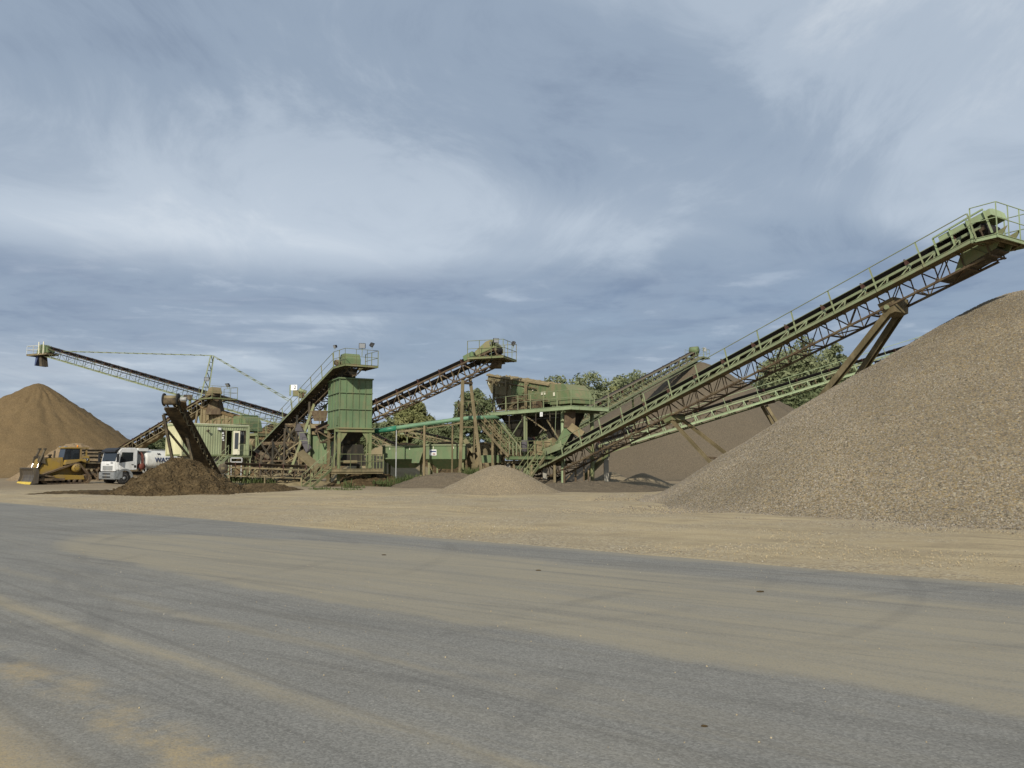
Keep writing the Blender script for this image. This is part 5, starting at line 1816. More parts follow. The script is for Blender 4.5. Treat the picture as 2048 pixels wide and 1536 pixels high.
for k in range(5):
    bar('hanger', sh, (1.4 + 1.6 * k, 0.12, ZD - 0.25), (1.4 + 1.6 * k, 0.12, ZD - 0.95 - 0.3 * (k % 2)), 0.05, 0.05, 'dark_steel', (0, 1, 0), G=G)
tube('cable_run', sh, (1.0, 0.15, ZD - 0.8), (8.3, 0.5, ZD - 0.7), 0.025, 'black_plastic', 6, G)
# sand caked along the top edge
rg = random.Random(9)
for y0 in (0.78, 2.7):
    vv, ff = [], []
    K = 60
    for i in range(K + 1):
        x = -0.8 + 7.75 * i / K
        z = 8.72 - x * 0.185
        for dy, dz in ((-0.08, -0.03), (-0.04, 0.05 + 0.12 * rg.random()), (0.14, 0.06 + 0.14 * rg.random()), (0.2, -0.03)):
            vv.append((x, y0 + dy, z + dz))
    for i in range(K):
        for k in range(3):
            q = i * 4 + k
            ff.append((q, q + 1, q + 5, q + 4))
    meshobj('caked_sand', sh, vv, ff, 'sand_caked', G)
# columns, bracing, bin and chutes below
for x, y, m in ((1.0, 0.35, 'olive_green'), (4.7, 0.35, 'pale_green'), (8.3, 0.9, 'bright_pale_green'), (1.0, 3.2, 'dark_steel'), (4.7, 3.2, 'dark_steel'), (8.9, 3.2, 'olive_green')):
    if x > 8:
        tube('column', sh, (x, y, 0), (x, y, ZD - 0.15), 0.15, m, 12, G)
    else:
        bar('column', sh, (x, y, 0), (x, y, ZD - 0.15), 0.20, 0.20, m, (0, 1, 0), 'ibeam', G)
for a, b in (((1.0, .35, 5.4), (4.7, .35, 2.4)), ((4.7, .35, 5.4), (2.6, .35, 3.4)), ((4.7, 3.2, 5.4), (8.9, 3.2, 2.4)), ((1.0, 3.2, 2.4), (4.7, 3.2, 5.4))):
    bar('brace', sh, a, b, 0.09, 0.09, 'pale_green', G=G)
hexa('under_bin', sh, [(6.0, 1.7, 3.3), (7.4, 1.7, 3.3), (7.4, 2.5, 3.3), (6.0, 2.5, 3.3)], [(5.0, 1.3, ZD - 0.3), (8.3, 1.3, ZD - 0.3), (8.3, 3.1, ZD - 0.3), (5.0, 3.1, ZD - 0.3)], 'shade_black_steel', G)  # the deck's shade is put into the near-black colour of both bins
hexa('under_bin', sh, [(2.4, 1.2, 3.8), (3.4, 1.2, 3.8), (3.4, 2.5, 3.8), (2.4, 2.5, 3.8)], [(1.2, 0.6, ZD - 0.3), (4.5, 0.6, ZD - 0.3), (4.5, 3.0, ZD - 0.3), (1.2, 3.0, ZD - 0.3)], 'shade_black_steel', G)


def duct(name, par, a, b, w, mat, w2=None):
    a, b = Vector(a), Vector(b)
    return bar(name, par, a, b, w, w2 or w, mat, (0, 1, 0))


duct('chute', sh, at(1140, 822, 56.5), at(1138, 856, 56.5), 0.75, 'rusty_steel')
duct('chute', sh, at(1138, 818, 57.5), at(1128, 846, 57.0), 0.45, 'pale_green')
duct('chute', sh, at(1140, 853, 56.5), at(1112, 902, 56.8), 0.60, 'machine_green')
duct('chute', sh, at(1140, 853, 56.4), at(1166, 872, 56.0), 0.55, 'sand_caked')
duct('chute', sh, at(1092, 903, 57.0), at(1120, 892, 56.0), 0.45, 'pale_green')
tube('hanging_cable', sh, at(1112, 822, 54.9), at(1110, 870, 54.9), 0.02, 'pale_green', 6)
# middle platform
ma, mb_ = at(1012, 913, 59.8), at(1102, 913, 56.6)
mb_.z = ma.z
back = Vector((0.79, 0.61, 0)) * 1.1
deck(sh, [ma, mb_, mb_ + back, ma + back], 'machine_green', 'olive_green', 4, 0.24)
railing(sh, [ma, mb_], 'olive_green', 1.1, 0.75, r=0.022, pw=0.06, post_extra=0.15)
for q in (0.05, 0.45, 0.95):
    p = ma.lerp(mb_, q) + back * 0.5
    bar('column', sh, p, (p.x, p.y, 0), 0.16, 0.16, 'dusty_steel', (0, 1, 0), 'ibeam')
# machines standing on it
block('gear_housing', sh, ma.lerp(mb_, 0.62) + back * 0.8 + ZUP * 0.6, (1.0, 0.9, 1.0), 'sand_caked', -0.5)
tube('drive_motor', sh, ma.lerp(mb_, 0.75) + back * 0.4 + ZUP * 0.75, ma.lerp(mb_, 0.95) + back * 0.5 + ZUP * 1.0, 0.34, 'sand_caked', 14)
tube('drive_motor', sh, ma.lerp(mb_, 0.30) + back * 0.5 + ZUP * 0.35, ma.lerp(mb_, 0.30) + back * 0.5 + ZUP * 1.2, 0.25, 'tarp_grey', 12)
for q in (0.08, 0.16, 0.24, 0.33):
    p = ma.lerp(mb_, q)
    bar('gate_bar', sh, p + ZUP * 0.1, p + ZUP * 1.05, 0.06, 0.04, 'pale_green')
# upper stair, landing, lower stair
la = at(932, 829, 64.0)
la.z = ZD - 0.1
lb = la + Vector((0.9, -0.2, 0))
deck(sh, [la + Vector((-0.6, -.5, 0)), la + Vector((0.9, -.5, 0)), la + Vector((0.9, .7, 0)), la + Vector((-0.6, .7, 0))], 'dusty_steel', 'dusty_steel', 2, 0.35)
railing(sh, [la + Vector((0.5, -.5, 0)), la + Vector((-0.6, -.5, 0)), la + Vector((-0.6, .7, 0)), la + Vector((0.9, .7, 0))], 'dusty_steel', 1.15, 0.7, pw=0.07)
sb = at(1026, 910, 59.6)
sb.z = ma.z
sa = la + Vector((0.7, -0.55, 0.0))
sd = Vector((sb.x - sa.x, sb.y - sa.y, 0)).normalized()
stairs(sh, sb, sa, 0.85, Vector((-sd.y, sd.x, 0)), 'dusty_steel', 17)
for px, py in ((948, 835), (985, 868)):
    p = at(px, py, 62.5 if px < 960 else 61)
    bar('stair_post', sh, p, (p.x, p.y, 0), 0.16, 0.16, 'brown_leg', (0, 1, 0), 'ibeam')
lb_, lt = at(1034, 968, 53.6), at(1080, 914, 56.0)
lb_.z = 0.0
ls = thing('steel_stairs', 'steep steel stair with handrails behind the small gravel pile', 'stairs', lb_)
sd = Vector((lt.x - lb_.x, lt.y - lb_.y, 0)).normalized()
stairs(ls, lb_, lt, 0.8, Vector((-sd.y, sd.x, 0)), 'olive_green', 10)

# bare steel posts standing beside the tail of the front conveyor
for n_, (px, py, Y, h_) in enumerate(((1168, 955, 56.5, 1.9), (1177, 956, 56.0, 1.1))):
    p = at(px, py, Y)
    po = thing('steel_post', ['tall bare rusty post beside the tail of the front conveyor', 'short bare rusty post right of the tall post by the front conveyor'][n_], 'post', (p.x, p.y, 0), 0, 'bare steel posts')
    bar('shaft', po, (p.x, p.y, 0), (p.x, p.y, h_ + 0.3), 0.10, 0.10, 'rusty_steel', (0, 1, 0), 'ibeam')
    bar('base_plate', po, (p.x - 0.15, p.y, 0.12), (p.x + 0.15, p.y, 0.12), 0.3, 0.04, 'rusty_steel')

# frame and feeder machinery below the screen house
fm = thing('feeder_frame', 'tan dust covered feeder frame on stub columns below the screen house', 'machine frame', GP(5.0, 1.5, 0))
for x in (2.0, 4.2, 6.4):
    for y in (0.8, 2.6):
        bar('stub_column', fm, GP(x, y, 0), GP(x, y, 1.75), 0.3, 0.3, 'concrete', (0, 1, 0))
for y in (0.8, 2.6):
    bar('bearer', fm, GP(1.2, y, 1.85), GP(7.4, y, 1.85), 0.16, 0.22, 'dusty_steel', ZUP, 'ibeam')
for x in (2.0, 4.2, 6.4):
    bar('bearer', fm, GP(x, 0.5, 1.65), GP(x, 3.0, 1.65), 0.14, 0.18, 'rusty_steel', ZUP, 'ibeam')
hexa('feed_pan', fm, [GP(1.5, 1.0, 2.0), GP(5.5, 1.0, 2.0), GP(5.5, 2.4, 2.0), GP(1.5, 2.4, 2.0)], [GP(1.2, .8, 2.5), GP(5.8, .8, 2.7), GP(5.8, 2.6, 2.7), GP(1.2, 2.6, 2.5)], 'sand_caked')
for k in range(9):
    x = 1.4 + k * 0.5
    bar('pan_rib', fm, GP(x, 0.86, 1.98), GP(x, 0.76, 2.55), 0.05, 0.08, 'rusty_steel')

# dewatering wheel left of the stairs
wc = at(972, 902, 66.0)
wh = thing('bucket_wheel', 'dusty brown bucket wheel beside the stair of the screen house', 'bucket wheel', (wc.x, wc.y, 0))
Gw = axes_matrix(Vector((0.9, -0.43, 0)).normalized(), Vector((0.43, 0.9, 0)).normalized(), (0, 0, 1), (wc.x, wc.y, 2.0))
for y in (-0.5, 0.5):
    lathe('rim', wh, [(y - 0.03, 1.32), (y - 0.03, 1.5), (y + 0.03, 1.5), (y + 0.03, 1.32), (y - 0.03, 1.32)], 'dusty_steel', Gw, 28)
lathe('hub', wh, [(-0.6, 0.05), (-0.6, 0.2), (0.6, 0.2), (0.6, 0.05)], 'rusty_steel', Gw, 12)
for k in range(14):
    a = 2 * math.pi * k / 14
    ca, sa_ = math.cos(a), math.sin(a)
    bar('bucket', wh, (ca * 1.2, -0.48, sa_ * 1.2), (ca * 1.2, 0.48, sa_ * 1.2), 0.42, 0.06, 'sand_caked', (-sa_ * 0.8 + ca, 0, ca * 0.8 + sa_), G=Gw)
    if k % 2 == 0:
        for y in (-0.5, 0.5):
            bar('spoke', wh, (0, y, 0), (ca * 1.35, y, sa_ * 1.35), 0.07, 0.05, 'dusty_steel', (0, 1, 0), G=Gw)
for x in (-1.2, 1.2):
    bar('stand_leg', wh, Gw @ Vector((x, -0.7, -2.0)), Gw @ Vector((0, -0.7, 0)), 0.14, 0.14, 'rusty_steel', (0, 1, 0), 'ibeam')
duct('overflow_chute', wh, at(930, 880, 65.5), at(948, 905, 65.0), 0.35, 'olive_caked')

# ------------------------------------------------------------------ green hoppers, pipe, bunker
def hopper(label, px0, px1, Y, ytop, ymid, ybot, inset):
    a, b = at(px0, ytop, Y), at(px1, ytop, Y)
    zm, zb = at(px0, ymid, Y).z, at(px0, ybot, Y).z
    h = thing('feed_hopper', label, 'hopper', ((a.x + b.x) / 2, Y, 0), 0, 'green feed hoppers behind the pipe')
    x0, x1, zt = a.x, b.x, a.z
    D = 3.0
    for nm, q in (('front_panel', [(x0, Y), (x1, Y)]), ('back_panel', [(x0, Y + D), (x1, Y + D)])):
        yy = q[0][1]
        s = 0.05 if yy == Y else -0.05
        hexa(nm, h, [(x0, yy, zm), (x1, yy, zm), (x1, yy + s, zm), (x0, yy + s, zm)], [(x0, yy, zt), (x1, yy, zt), (x1, yy + s, zt), (x0, yy + s, zt)], 'machine_green')
    for x, s in ((x0, 0.05), (x1, -0.05)):
        hexa('end_panel', h, [(x, Y + .05, zm), (x + s, Y + .05, zm), (x + s, Y + D - .05, zm), (x, Y + D - .05, zm)], [(x, Y + .05, zt), (x + s, Y + .05, zt), (x + s, Y + D - .05, zt), (x, Y + D - .05, zt)], 'machine_green')
    hexa('hopper_bottom', h, [(x0 + inset, Y + 1.1, zb), (x1 - inset, Y + 1.1, zb), (x1 - inset, Y + D - .9, zb), (x0 + inset, Y + D - .9, zb)], [(x0, Y, zm - .01), (x1, Y, zm - .01), (x1, Y + D, zm - .01), (x0, Y + D, zm - .01)], 'machine_green')
    bar('rim', h, (x0 - .05, Y - .04, zt), (x1 + .05, Y - .04, zt), 0.12, 0.10, 'pale_green')
    bar('rim', h, (x0 - .05, Y + D, zt), (x1 + .05, Y + D, zt), 0.12, 0.10, 'pale_green')
    for x in (x0 + 0.2, x1 - 0.2):
        for yy in (Y + 0.5, Y + D - 0.4):
            bar('leg', h, (x, yy, 0), (x, yy, zm), 0.16, 0.16, 'olive_green', (0, 1, 0), 'ibeam')
    # heaped material
    K = 14
    vv, ff = [], []
    for i in range(K + 1):
        for j in range(7):
            x = x0 + .05 + (x1 - x0 - .1) * i / K
            y = Y + .05 + (D - .1) * j / 6
            e = math.sin(math.pi * i / K) * math.sin(math.pi * j / 6)
            vv.append((x, y, zt - 0.10 + 0.42 * e + 0.1 * noise.noise((x * 2, y * 2, 0))))
    for i in range(K):
        for j in range(6):
            q = i * 7 + j
            ff.append((q, q + 7, q + 8, q + 1))
    meshobj('contents', h, vv, ff, 'dark_soil', smooth=True)
    for k in range(2):
        bar('hook', h, (x0 + 0.6 + k * 1.6, Y - 0.03, zt - 0.12), (x0 + 0.6 + k * 1.6, Y - 0.03, zt - 0.3), 0.05, 0.04, 'cream_paint')
    return h


hopper('green feed hopper nearest the silo, behind the first pipe post', 765, 846, 64.4, 892, 918, 936, 0.8)
h2 = hopper('green feed hopper carrying a small notice, behind the second pipe post', 852, 930, 63.6, 890, 918, 938, 0.9)
p = at(866, 905, 63.55)
nb = block('notice_board', h2, p, (0.55, 0.02, 0.46), 'white_sign')
block('notice_print', h2, p + Vector((0.02, -0.012, 0.08)), (0.45, 0.01, 0.14), 'blue_lettering')
block('notice_print', h2, p + Vector((0.08, -0.012, -0.12)), (0.25, 0.01, 0.10), 'red_rubber')
# sand chute between the hoppers
hexa('chute_box', h2, [at(823, 926, 63.2), at(838, 926, 63.2), at(838, 926, 64.2), at(823, 926, 64.2)], [at(826, 903, 63.2), at(846, 903, 63.2), at(846, 903, 64.2), at(826, 903, 64.2)], 'machine_green')

pp = thing('steel_pipe', 'long green water pipe carried on thin posts behind the gravel mound', 'pipe', at(793, 950, 63))
pts = [at(x, y, Y) for x, y, Y in ((690, 872, 65.0), (742, 863, 63.5), (770, 860, 62.6), (800, 855, 62.3), (850, 848, 62.0), (900, 841, 61.8), (940, 836, 61.8), (1002, 834, 62.2))]
polytube('pipe_run', pp, pts[2:], 0.17, 'pipe_pale', 12)
polytube('sleeve', pp, [pts[0], pts[1], pts[2], pts[2].lerp(pts[3], 0.8)], [0.18, 0.22, 0.19, 0.23], 'pipe_green', 12)
bar('pipe_bearer', pp, at(795, 864, 62.4), at(925, 845, 61.9), 0.12, 0.14, 'dusty_steel')
for px, py, Y in ((793, 861, 62.1), (849, 852, 61.8)):
    p = at(px, py, Y)
    tube('post', pp, p, (p.x, p.y, 0), 0.045 if px < 800 else 0.10, 'galvanised' if px < 800 else 'sand_caked', 10)
    bar('post_arm', pp, p, p + Vector((0.05, 0.5, 0.05)), 0.08, 0.1, 'dusty_steel')
for px in (905, 990):
    p = at(px, 848, 62.0)
    tube('post', pp, p, (p.x, p.y, 0), 0.07, 'brown_leg', 10)
duct('valve_box', pp, at(960, 918, 63), at(1000, 918, 62.5), 0.6, 'machine_green')

# bunker and rusty platform left of the silo
bk = thing('green_bunker', 'tall green bunker with rusty platform just left of the silo', 'bunker', at(640, 960, 64.5))
ba = at(614, 868, 64.0)
bb = at(662, 868, 64.0)
zb = at(614, 928, 64).z
hexa('front_panel', bk, [(ba.x, 64, zb), (bb.x, 64, zb), (bb.x, 66.6, zb), (ba.x, 66.6, zb)], [(ba.x, 64, ba.z), (bb.x, 64, ba.z), (bb.x, 66.6, ba.z), (ba.x, 66.6, ba.z)], 'machine_green', None, 0.02)
for k in range(3):
    x = ba.x + (bb.x - ba.x) * (k + 0.5) / 3
    bar('rib', bk, (x, 63.97, zb), (x, 63.97, ba.z), 0.05, 0.05, 'machine_green', (0, 1, 0))
bar('leg', bk, (ba.x + 0.1, 64.2, 0), (ba.x + 0.1, 64.2, zb), 0.2, 0.2, 'olive_green', (0, 1, 0), 'ibeam')
bar('leg', bk, (bb.x - 0.1, 64.2, 0), (bb.x - 0.1, 64.2, zb), 0.2, 0.2, 'olive_green', (0, 1, 0), 'ibeam')
tube('column', bk, at(619, 850, 63.6), at(618, 920, 63.6), 0.13, 'pale_green', 10)
pl = [at(620, 848, 63.6), at(657, 845, 63.6)]
pl[1].z = pl[0].z
deck(bk, [pl[0], pl[1], pl[1] + Vector((0, 2, 0)), pl[0] + Vector((0, 2, 0))], 'dusty_steel', 'sand_caked', 2, 0.35)
railing(bk, [pl[0], pl[1]], 'dusty_steel', 1.05, 0.7, pw=0.07)
hexa('rusty_hopper', bk, [at(628, 842, 65), at(652, 842, 65), at(652, 842, 66.4), at(628, 842, 66.4)], [at(622, 822, 65), at(656, 822, 65), at(656, 822, 66.4), at(622, 822, 66.4)], 'rusty_steel')
bar('sand_beam', bk, at(618, 866, 63.9), at(660, 866, 63.9), 0.2, 0.25, 'sand_caked')
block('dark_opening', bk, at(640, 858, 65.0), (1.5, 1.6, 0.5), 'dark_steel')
hexa('tarpaulin', bk, [at(590, 862, 64), at(606, 862, 64), at(606, 862, 64.2), at(590, 862, 64.2)], [at(594, 848, 64.0), at(600, 848, 64.0), at(600, 848, 64.2), at(594, 848, 64.2)], 'tarp_grey')
vv = [at(590, 856, 64.3), at(602, 852, 64.3), at(622, 895, 63.3), at(612, 905, 63.3)]
meshobj('tarpaulin', bk, vv + [p + Vector((0.05, 0.08, -0.05)) for p in vv], [(0, 1, 2, 3), (7, 6, 5, 4), (0, 4, 5, 1), (1, 5, 6, 2), (2, 6, 7, 3), (3, 7, 4, 0)], 'tarp_grey')
for px, py, Y in ((597, 856, 66.5), (609, 850, 66.5)):
    p = at(px, py, Y)
    bar('post', bk, p, (p.x, p.y, 0), 0.22, 0.22, 'dusty_steel', (0, 1, 0), 'ibeam')
vv = [at(594, 906, 62.6), at(606, 899, 63.6), at(641, 930, 62.4), at(634, 941, 61.4)]
meshobj('sand_slide', bk, vv + [p + Vector((0, 0, -0.25)) for p in vv], [(0, 1, 2, 3), (7, 6, 5, 4), (0, 4, 5, 1), (1, 5, 6, 2), (2, 6, 7, 3), (3, 7, 4, 0)], 'brown_leg')
for q in (0.1, 0.5, 0.9):
    p = vv[0].lerp(vv[3], q)
    bar('slide_rib', bk, p - ZUP * 0.2, (p.x, p.y, 0), 0.08, 0.08, 'dusty_steel', (0, 1, 0), 'angle')
railing(bk, [at(598, 898, 63.2), at(616, 898, 63.2)], 'pale_green', 1.3, 0.5)

# tangle of struts below the silo conveyor
tg = thing('truss_trestle', 'dark rusty trestle of crossing struts between the cabin and the silo', 'trestle', at(575, 960, 68))
rg = random.Random(12)
for row, Y in enumerate((65.5, 68.5, 71.5)):
    xs = [at(px, 930, Y).x for px in (522, 545, 568, 592, 616)]
    for i, x in enumerate(xs):
        topz = 2.4 + 1.1 * i * (1.0 - 0.12 * row)
        bar('trestle_post', tg, (x, Y, 0), (x, Y, topz), 0.16, 0.16, 'shade_black_steel' if i % 2 else 'dark_steel', (0, 1, 0), 'ibeam')
        if i < len(xs) - 1:
            x2 = xs[i + 1]
            for lv in range(1 + i // 2 + 1):
                z0 = 0.5 + 1.5 * lv
                bar('strut', tg, (x, Y, z0), (x2, Y, z0 + 1.4 + 0.5 * rg.random()), 0.09, 0.09, 'dark_steel')
                bar('strut', tg, (x, Y, z0 + 1.4), (x2, Y, z0 - 0.3 * rg.random()), 0.09, 0.09, 'shade_black_steel')
                bar('ledger', tg, (x, Y, z0 + 1.45), (x2, Y, z0 + 1.45), 0.12, 0.12, 'rusty_steel')

# ------------------------------------------------------------------ sand caked screen behind the cabin
us = Vector((0.9, -0.43, 0)).normalized()
s0 = at(400, 850, 88.5)
s1_ = thing('vibrating_screen', 'sand caked screen box with green hood behind the cabin roof', 'screening plant', (s0.x, s0.y, 0), math.atan2(us.y, us.x))
G = W[s1_]
zb, zt = s0.z - 0.6, at(400, 814, 88.5).z
prof = [(0, zt), (0, zb), (4.9, zb), (4.9, zt - 1.15)]
for y in (0.0, 2.2):
    prism('side_plate', s1_, prof, y, y + 0.08, 'sand_caked', G)
for i in range(9):
    x = 0.3 + i * 0.55
    bar('rib', s1_, (x, -0.05, zb + 0.2), (x, -0.05, zt - 0.1 - x * 0.235), 0.07, 0.10, 'sand_caked', (0, 1, 0), G=G)
    if i % 2:
        bar('rib', s1_, (x, -0.06, zb + 0.9), (x + 0.55, -0.06, zb + 1.3), 0.07, 0.08, 'sand_caked', G=G)
hexa('screen_deck', s1_, [(0.05, .1, zt - 0.5), (4.9, .1, zt - 1.6), (4.9, 2.18, zt - 1.6), (0.05, 2.18, zt - 0.5)], [(0.05, .1, zt - 0.1), (4.9, .1, zt - 1.2), (4.9, 2.18, zt - 1.2), (0.05, 2.18, zt - 0.1)], 'sand_tan', G)
vv, ff = [], []
for i in range(41):
    x = 5.0 * i / 40
    z = zt - x * 0.235
    for dy, dz in ((-0.12, -0.08), (-0.1, 0.10 * rg.random() + .04), (0.2, 0.16 * rg.random() + .04), (0.3, -0.08)):
        vv.append((x, dy, z + dz))
for i in range(40):
    for k in range(3):
        q = i * 4 + k
        ff.append((q, q + 1, q + 5, q + 4))
meshobj('caked_sand', s1_, vv, ff, 'sand_tan', G)
prism('hood', s1_, [(4.95, zb - 0.2), (4.95, zt - 1.15), (6.3, zt - 1.15), (6.75, zt - 1.7), (7.0, zb - 0.2)], -0.1, 2.3, 'machine_green', G, 0.05)
prism('hood_ring', s1_, [(6.0, zb - 0.3), (6.0, zt - 1.0), (6.25, zt - 1.0), (6.25, zb - 0.3)], -0.18, 2.38, 'machine_green', G, 0.02)
zd = zb - 0.5
GP = lambda x, y, z: G @ Vector((x, y, z))
deck(s1_, [GP(-1, -1.1, zd), GP(9.5, -1.1, zd), GP(9.5, 2.8, zd), GP(-1, 2.8, zd)], 'olive_green', 'dusty_steel', 6, 0.3)
railing(s1_, [GP(3, -1.1, zd), GP(9.5, -1.1, zd), GP(9.5, 2.8, zd)], 'olive_green', 1.6, 1.3, r=0.03, pw=0.07, rails=(1.0, 0.66, 0.33))
for x in (-0.6, 4.5, 9.2):
    for y in (-0.9, 2.6):
        bar('column', s1_, (x, y, 0), (x, y, zd - 0.1), 0.25, 0.25, 'olive_green', (0, 1, 0), 'ibeam', G)
tube('roller', s1_, GP(7.4, -0.9, zd - 0.9), GP(9.0, -0.9, zd - 1.0), 0.4, 'sand_caked', 12)
for i in range(5):
    duct('rubble_chute', s1_, GP(6.9 + i * 0.3, -1.0, zd - 1.2 - 0.3 * (i % 2)), GP(7.1 + i * 0.3, -1.2, zd - 2.4), 0.3, 'sand_caked')

# ------------------------------------------------------------------ site cabin
CA = R(50)
cp0 = at(362, 912, 65.0)
CZ = 2.36
cb = thing('site_cabin', 'pale green corrugated container cabin with open white door, raised on blocks', 'cabin', (cp0.x, cp0.y, 0), CA)
G = W[cb]
CL, CW_, CH = 6.06, 2.45, 2.58


def corrugated(name, par, length, fn, z0, z1, mat, gaps=()):
    """wall sheet of trapezoid corrugations; fn(a, depth) gives the plan point"""
    runs = []
    a = 0.0
    for g0, g1, gz0, gz1 in sorted(gaps):
        runs.append((a, g0, z0, z1))
        if gz0 > z0:
            runs.append((g0, g1, z0, gz0))
        if gz1 < z1:
            runs.append((g0, g1, gz1, z1))
        a = g1
    runs.append((a, length, z0, z1))
    for a0, a1, y0, y1 in runs:
        n = max(1, round((a1 - a0) / 0.22))
        vv, ff = [], []
        pts = []
        for i in range(n):
            s = a0 + (a1 - a0) * i / n
            w = (a1 - a0) / n
            pts += [(s, 0.0), (s + w * 0.35, 0.0), (s + w * 0.5, 0.016), (s + w * 0.85, 0.016)]
        pts.append((a1, 0.0))
        for s, d in pts:
            x, y = fn(s, d)
            vv += [(x, y, y0), (x, y, y1)]
        for i in range(len(pts) - 1):
            ff.append((2 * i, 2 * i + 2, 2 * i + 3, 2 * i + 1))
        meshobj(name, par, vv, ff, mat, G)


dx0, dx1 = 3.96, 4.52     # doorway
wx0, wx1 = 5.02, 5.72     # window
corrugated('wall', cb, CL, lambda s, d: (s, d), CZ + 0.12, CZ + CH - 0.10, 'cabin_green', [(dx0, dx1, CZ + 0.12, CZ + 2.2), (wx0, wx1, CZ + 1.15, CZ + 2.2)])
corrugated('wall', cb, CW_, lambda s, d: (d, s), CZ + 0.12, CZ + CH - 0.10, 'cabin_cream')
corrugated('wall', cb, CL, lambda s, d: (s, CW_ - d), CZ + 0.12, CZ + CH - 0.10, 'cabin_green')
corrugated('wall', cb, CW_, lambda s, d: (CL - d, s), CZ + 0.12, CZ + CH - 0.10, 'cabin_green')
block('floor', cb, (CL / 2, CW_ / 2, CZ + 0.06), (CL + 0.04, CW_ + 0.04, 0.14), 'olive_green', 0, G)
block('roof', cb, (CL / 2, CW_ / 2, CZ + CH), (CL + 0.10, CW_ + 0.10, 0.16), 'cabin_green', 0, G)
block('roof_edge', cb, (CL / 2, CW_ / 2, CZ + CH + 0.10), (CL + 0.02, CW_ + 0.02, 0.05), 'cream_paint', 0, G)
for x in (0.0, CL):
    for y in (0.0, CW_):
        block('corner_post', cb, (x, y, CZ + CH / 2), (0.14, 0.14, CH + 0.02), 'cabin_cream' if x == 0 else 'cabin_green', 0, G)
# doorway: frame, dark inside lining, open white leaf
block('inner_floor', cb, (4.6, 1.2, CZ + 0.15), (2.6, 2.2, 0.03), 'dusty_steel', 0, G)
block('partition', cb, (4.1, 1.6, CZ + 1.2), (1.8, 0.05, 2.1), 'red_rubber', 0, G)
for x in (dx0 - 0.04, dx1 + 0.04):
    block('door_frame', cb, (x, 0.02, CZ + 1.16), (0.07, 0.12, 2.1), 'cabin_green', 0, G)
block('door_frame', cb, ((dx0 + dx1) / 2, 0.02, CZ + 2.21), (dx1 - dx0 + 0.16, 0.12, 0.07), 'cabin_green', 0, G)
block('door_frame', cb, (dx0 - 0.25, 0.0, CZ + 1.2), (0.34, 0.03, 2.0), 'dark_steel', 0, G)
dl = Matrix.Translation((dx1 + 0.05, -0.06, 0)) @ Matrix.Rotation(R(-25), 4, 'Z')
Gd = G @ dl
leaf = hexa('door', cb, [(0, -.02, CZ + .14), (0.55, -.02, CZ + .14), (0.55, .02, CZ + .14), (0, .02, CZ + .14)], [(0, -.02, CZ + 2.16), (0.55, -.02, CZ + 2.16), (0.55, .02, CZ + 2.16), (0, .02, CZ + 2.16)], 'cream_paint', Gd)
hexa('door_pane', leaf, [(0.12, -.032, CZ + .62), (0.43, -.032, CZ + .62), (0.43, -.022, CZ + .62), (0.12, -.022, CZ + .62)], [(0.12, -.032, CZ + 2.0), (0.43, -.032, CZ + 2.0), (0.43, -.022, CZ + 2.0), (0.12, -.022, CZ + 2.0)], 'window_glass', Gd)
hexa('door_handle', leaf, [(0.47, -.07, CZ + 1.1), (0.53, -.07, CZ + 1.1), (0.53, -.022, CZ + 1.1), (0.47, -.022, CZ + 1.1)], [(0.47, -.07, CZ + 1.14), (0.53, -.07, CZ + 1.14), (0.53, -.022, CZ + 1.14), (0.47, -.022, CZ + 1.14)], 'black_plastic', Gd)
wd = hexa('window', cb, [(wx0, .05, CZ + 1.15), (wx1, .05, CZ + 1.15), (wx1, .08, CZ + 1.15), (wx0, .08, CZ + 1.15)], [(wx0, .05, CZ + 2.2), (wx1, .05, CZ + 2.2), (wx1, .08, CZ + 2.2), (wx0, .08, CZ + 2.2)], 'window_glass', G)
for a, b in (((wx0, CZ + 1.15), (wx1, CZ + 1.15)), ((wx0, CZ + 2.2), (wx1, CZ + 2.2)), ((wx0, CZ + 1.12), (wx0, CZ + 2.23)), ((wx1, CZ + 1.12), (wx1, CZ + 2.23))):
    bar('window_frame', wd, (a[0], -0.01, a[1]), (b[0], -0.01, b[1]), 0.06, 0.06, 'dark_steel', (0, 1, 0), G=G)
for k in (0.25, 0.5, 0.75):
    bar('window_bar', wd, (wx0 + 0.7 * k, 0.0, CZ + 1.15), (wx0 + 0.7 * k, 0.0, CZ + 2.2), 0.015, 0.015, 'galvanised', (0, 1, 0), G=G)
block('wall_lamp', cb, (3.25, -0.08, CZ + 2.3), (0.28, 0.16, 0.22), 'galvanised', 0, G)
block('wall_lamp', cb, (3.25, -0.17, CZ + 2.28), (0.2, 0.02, 0.16), 'white_sign', 0, G)
lathe('wall_horn', cb, [(0.0, 0.04), (-0.15, 0.05), (-0.25, 0.12), (-0.24, 0.02)], 'dark_steel', G @ Matrix.Translation((2.15, 0, CZ + 2.1)), 12)
for k, hh in enumerate((0.16, 0.09, 0.16, 0.10)):
    block('wall_notice', cb, (3.62 + 0.06 * (k % 2), -0.012, CZ + 1.95 - 0.2 * k), (0.16, 0.012, hh), 'white_sign', 0, G)
